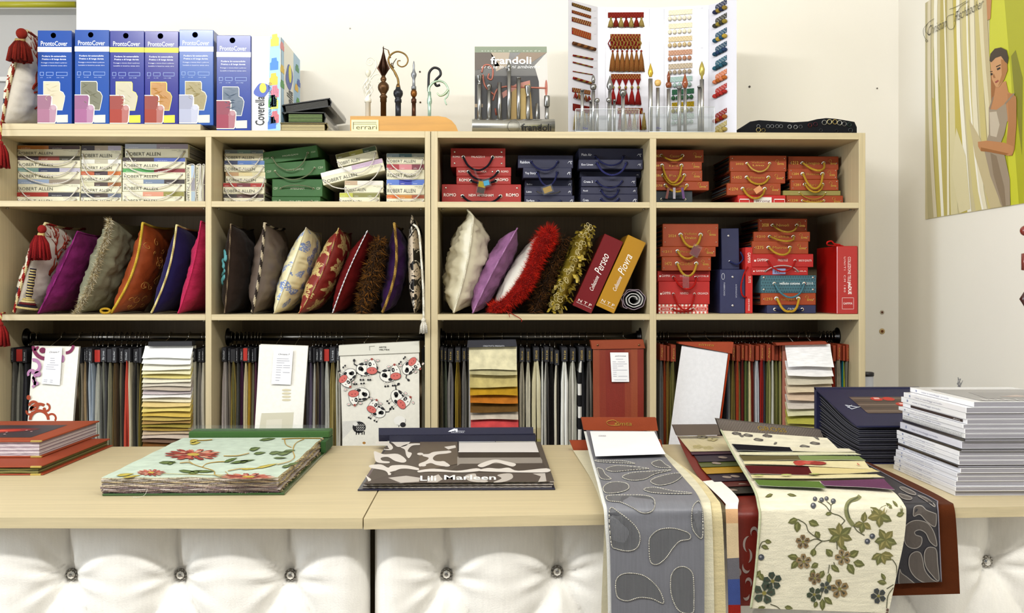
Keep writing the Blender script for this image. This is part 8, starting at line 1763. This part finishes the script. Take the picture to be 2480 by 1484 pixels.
# --- thick navy binder with swatches
bx0, bx1 = .797, 1.05; yf_, yb_ = 2.095, 2.366
t = thing('swatch_binder', 'thick navy swatch binder with a picture on its cover, beside the magazines', 'binder', ((bx0 + bx1) / 2, yf_, CZ)); o = Vector(t.location); W = bx1 - bx0; DPB = yb_ - yf_
hb, hf = .139, .083
for i in range(17):
    k = (i + 1) / 17.5; rnd = random.Random(i)
    def fn(u, v): return (-W / 2 + .004 + (W - .008) * u + rnd_off[i % 5], .004 + .002 * math.sin(i * 1.7) + (DPB - .022) * v, .002 + k * (hf - .006) * (1 - v) + k * (hb - .012) * v - .012 * k * math.sin(math.pi * v) * (1 - v))
    rnd_off = [.0, .0015, -.001, .002, .0005]
    q = MB(); q.slab(fn, 8, 10, ('#16161e', '#202028', '#121218')[i % 3], .0034, (0, 0, 1), side='#2c2c38' if i % 2 else '#15151c'); q.build('swatch_page', 'cloth', t)
    q = MB(); q.tube([Vector(fn(0, j / 10)) + Vector((-.0003, 0, -.0008)) for j in range(11)], .0005, '#77777e', 4); q.tube([Vector(fn(j / 8, 0)) + Vector((0, -.0003, -.0008)) for j in range(9)], .0005, '#6a6a72', 4); q.build('white_fold', 'cloth', t)
cv = lambda u, v: Vector((-W / 2 - .004 + (W + .004) * u, -.004 + (DPB + .004) * v, hf + (hb - hf) * v ** 1.05))
q = MB(); q.slab(lambda u, v: cv(u, v), 6, 8, '#12143a', .0035, (0, 0, 1)); q.build('front_cover', 'board', t)
q = MB(); q.box((-W / 2 - .004, DPB - .014, .0004), (W / 2, DPB, hb - .0002), '#12143a', .001); q.build('spine', 'board', t)
q = MB(); q.box((-W / 2, -.002, .0003), (W / 2, DPB - .015, .0018), '#12143a'); q.build('back_cover', 'board', t)
q = MB(); cq = lambda u, v, e=.0006: cv(u, v) + Vector((0, 0, e))
q.face([cq(.22, .30), cq(.98, .30), cq(.98, .72), cq(.22, .72)], '#4c3c34')
for i in range(5): v = .34 + .08 * i; q.face([cq(.22, v, .0008), cq(.98, v, .0008), cq(.98, v + .03, .0008), cq(.22, v + .03, .0008)], ('#6c5c50', '#3c302c')[i % 2])
for u, v in ((.45, .66), (.56, .66), (.62, .52), (.70, .52), (.78, .40), (.72, .38)): q.face([cq(u + .055 * math.cos(k * .6), v + .05 * math.sin(k * .6), .0011) for k in range(11)], '#b0281c')
for u, v in ((.45, .66), (.62, .52), (.74, .40)): q.face([cq(u - .02, v - .01, .0014), cq(u + .03, v - .01, .0014), cq(u + .03, v + .03, .0014), cq(u - .02, v + .03, .0014)], '#d4a8a0')
for a_, b_ in (((.10, .50), (.12, .40)), ((.10, .50), (.20, .44)), ((.12, .40), (.22, .46)), ((.10, .44), (.16, .50))): q.tube([cq(*a_, .0012), cq(*b_, .0012)], .0009, '#d0d4dc', 4)
q.build('cover_picture', 'print', t)

# --- stack of magazines
rnd = random.Random(12); z = CZ + .0005; Yb = 2.035; Yfm = 1.768
specs = [(.0088, '#e4e4e8', 0), (.0075, '#eaeaee', 0), (.0092, '#e6e6ea', 0), (.0080, '#ececf0', 0), (.0065, '#e8e8ee', 0), (.0085, '#eaeaf0', 0), (.0045, '#2a221c', 2), (.0080, '#eeeef2', 0), (.0075, '#f0f0f4', 0), (.0085, '#f0f0f4', 0), (.0042, '#1e1c1e', 2), (.0130, '#dcdce8', 0), (.0050, '#242226', 2), (.0085, '#e8e8e8', 3), (.0085, '#eeeef2', 0), (.0072, '#efeff2', 0), (.0090, '#3a2420', 4), (.0110, '#f0f0f2', 0), (.0100, '#f0eff2', 0), (.0095, '#f2f2f4', 5)]
tot = sum(s[0] for s in specs); sc = .165 / tot
mlabs = {2: ['thin black-spined magazine between the lower white ones in the stack', 'thin black magazine with grey pages in the middle of the stack', 'thin black magazine under the spiral-bound one'], 3: ['spiral-bound catalogue in the magazine stack'], 4: ['white magazine with a dark brown spine strip near the top of the stack'], 5: ['magazine with a grey cover photo, topmost in the stack']}
ORD = 'first second third fourth fifth sixth seventh eighth ninth tenth eleventh twelfth thirteenth fourteenth fifteenth sixteenth seventeenth eighteenth nineteenth twentieth'.split()
for i, (h, c, kind) in enumerate(specs):
    h *= sc; xo = .851 + .0012 * i * (h > 0) + rnd.uniform(-.003, .003) + (.012 if kind == 5 else 0); L0 = rnd.uniform(-.003, .003); ln = (Yb - Yfm) + rnd.uniform(-.004, .004) + (.008 if 15 <= i <= 17 else 0)
    lab = mlabs[kind].pop(0) if kind in mlabs else 'white-spined magazine, %s up from the counter in the tall stack' % ORD[i]
    t = thing('magazine', lab, 'magazine', (xo, Yfm + L0, z), group='stack of magazines'); Wm = min(.215, XR - .02 - xo)
    q = MB(); q.box((.0012, 0, .0007), (Wm, ln, h - .0007), '#a09ea6' if kind != 2 else '#4a484c')
    n = max(2, int(h / .0016))
    for k in range(n): q.box((.002, -.0004, .0008 + (h - .0016) * k / n), (Wm, .002, .0008 + (h - .0016) * (k + .5) / n), ('#b4b2ba', '#8e8c94')[k % 2])
    q.build('pages', 'paper', t)
    q = MB(); q.box((0, -.0006, 0), (.0014, ln + .0006, h - .0002), c if kind != 4 else '#ececf0', .0002); q.box((.0012, -.0006, 0), (Wm, ln, .0007), '#dcdce0' if kind != 2 else c); q.box((.0012, -.0006, h - .0009), (Wm, ln, h - .0002), '#e2e2e6' if kind != 2 else c); q.build('cover', 'gloss', t)
    if kind in (0, 5) and h > .005:
        q = MB(); q.text('casa e tendaggi arredo', 0, ln * .45, 0, h * .30, '#a4a4b4', mp=lambda u, v: (-.0005, ln * .80 - u, h * .35 + v)); q.face([(-.0005, ln * .9, h * .3), (-.0005, ln * .88, h * .3), (-.0005, ln * .88, h * .7), (-.0005, ln * .9, h * .7)], '#8c94b4'); q.build('spine_lettering', 'print', t)
    if kind == 4:
        q = MB(); q.box((-.0006, ln * .05, h * .22), (-.0001, ln * .86, h * .78), '#2c1c18'); q.text('elledecor', 0, ln * .10, 0, h * .3, '#d8d4d0', mp=lambda u, v: (-.001, ln * .18 - u, h * .36 + v)); q.build('spine_strip', 'print', t)
    if kind == 3:
        q = MB()
        for k in range(46): y = .006 + (ln - .012) * k / 46; q.tube([Vector((.0035 * math.cos(a_) - .0005, y, h * .5 + h * .55 * math.sin(a_))) for a_ in [j * .785 for j in range(8)]], .0005, '#b8b8bc', 4, closed=True)
        q.build('wire_spiral', 'steel', t)
    if kind == 5:
        q = MB(); zz = h + .0001; q.face([(.02, .01, zz), (Wm - .004, .01, zz), (Wm - .004, ln - .05, zz), (.02, ln - .05, zz)], '#77757a'); q.face([(.05, .05, zz + .0002), (.16, .04, zz + .0002), (.17, .15, zz + .0002), (.07, .16, zz + .0002)], '#55535a'); q.face([(.09, .08, zz + .0004), (.15, .07, zz + .0004), (.14, .11, zz + .0004)], '#a88c80')
        q.text('ELLE DECO', .03, .17, 0, .022, '#d8d6d8', mp=lambda u, v: (u, .016 + v, zz + .0006), bold=.02); q.build('cover_picture', 'gloss', t)
    z += h + .0003
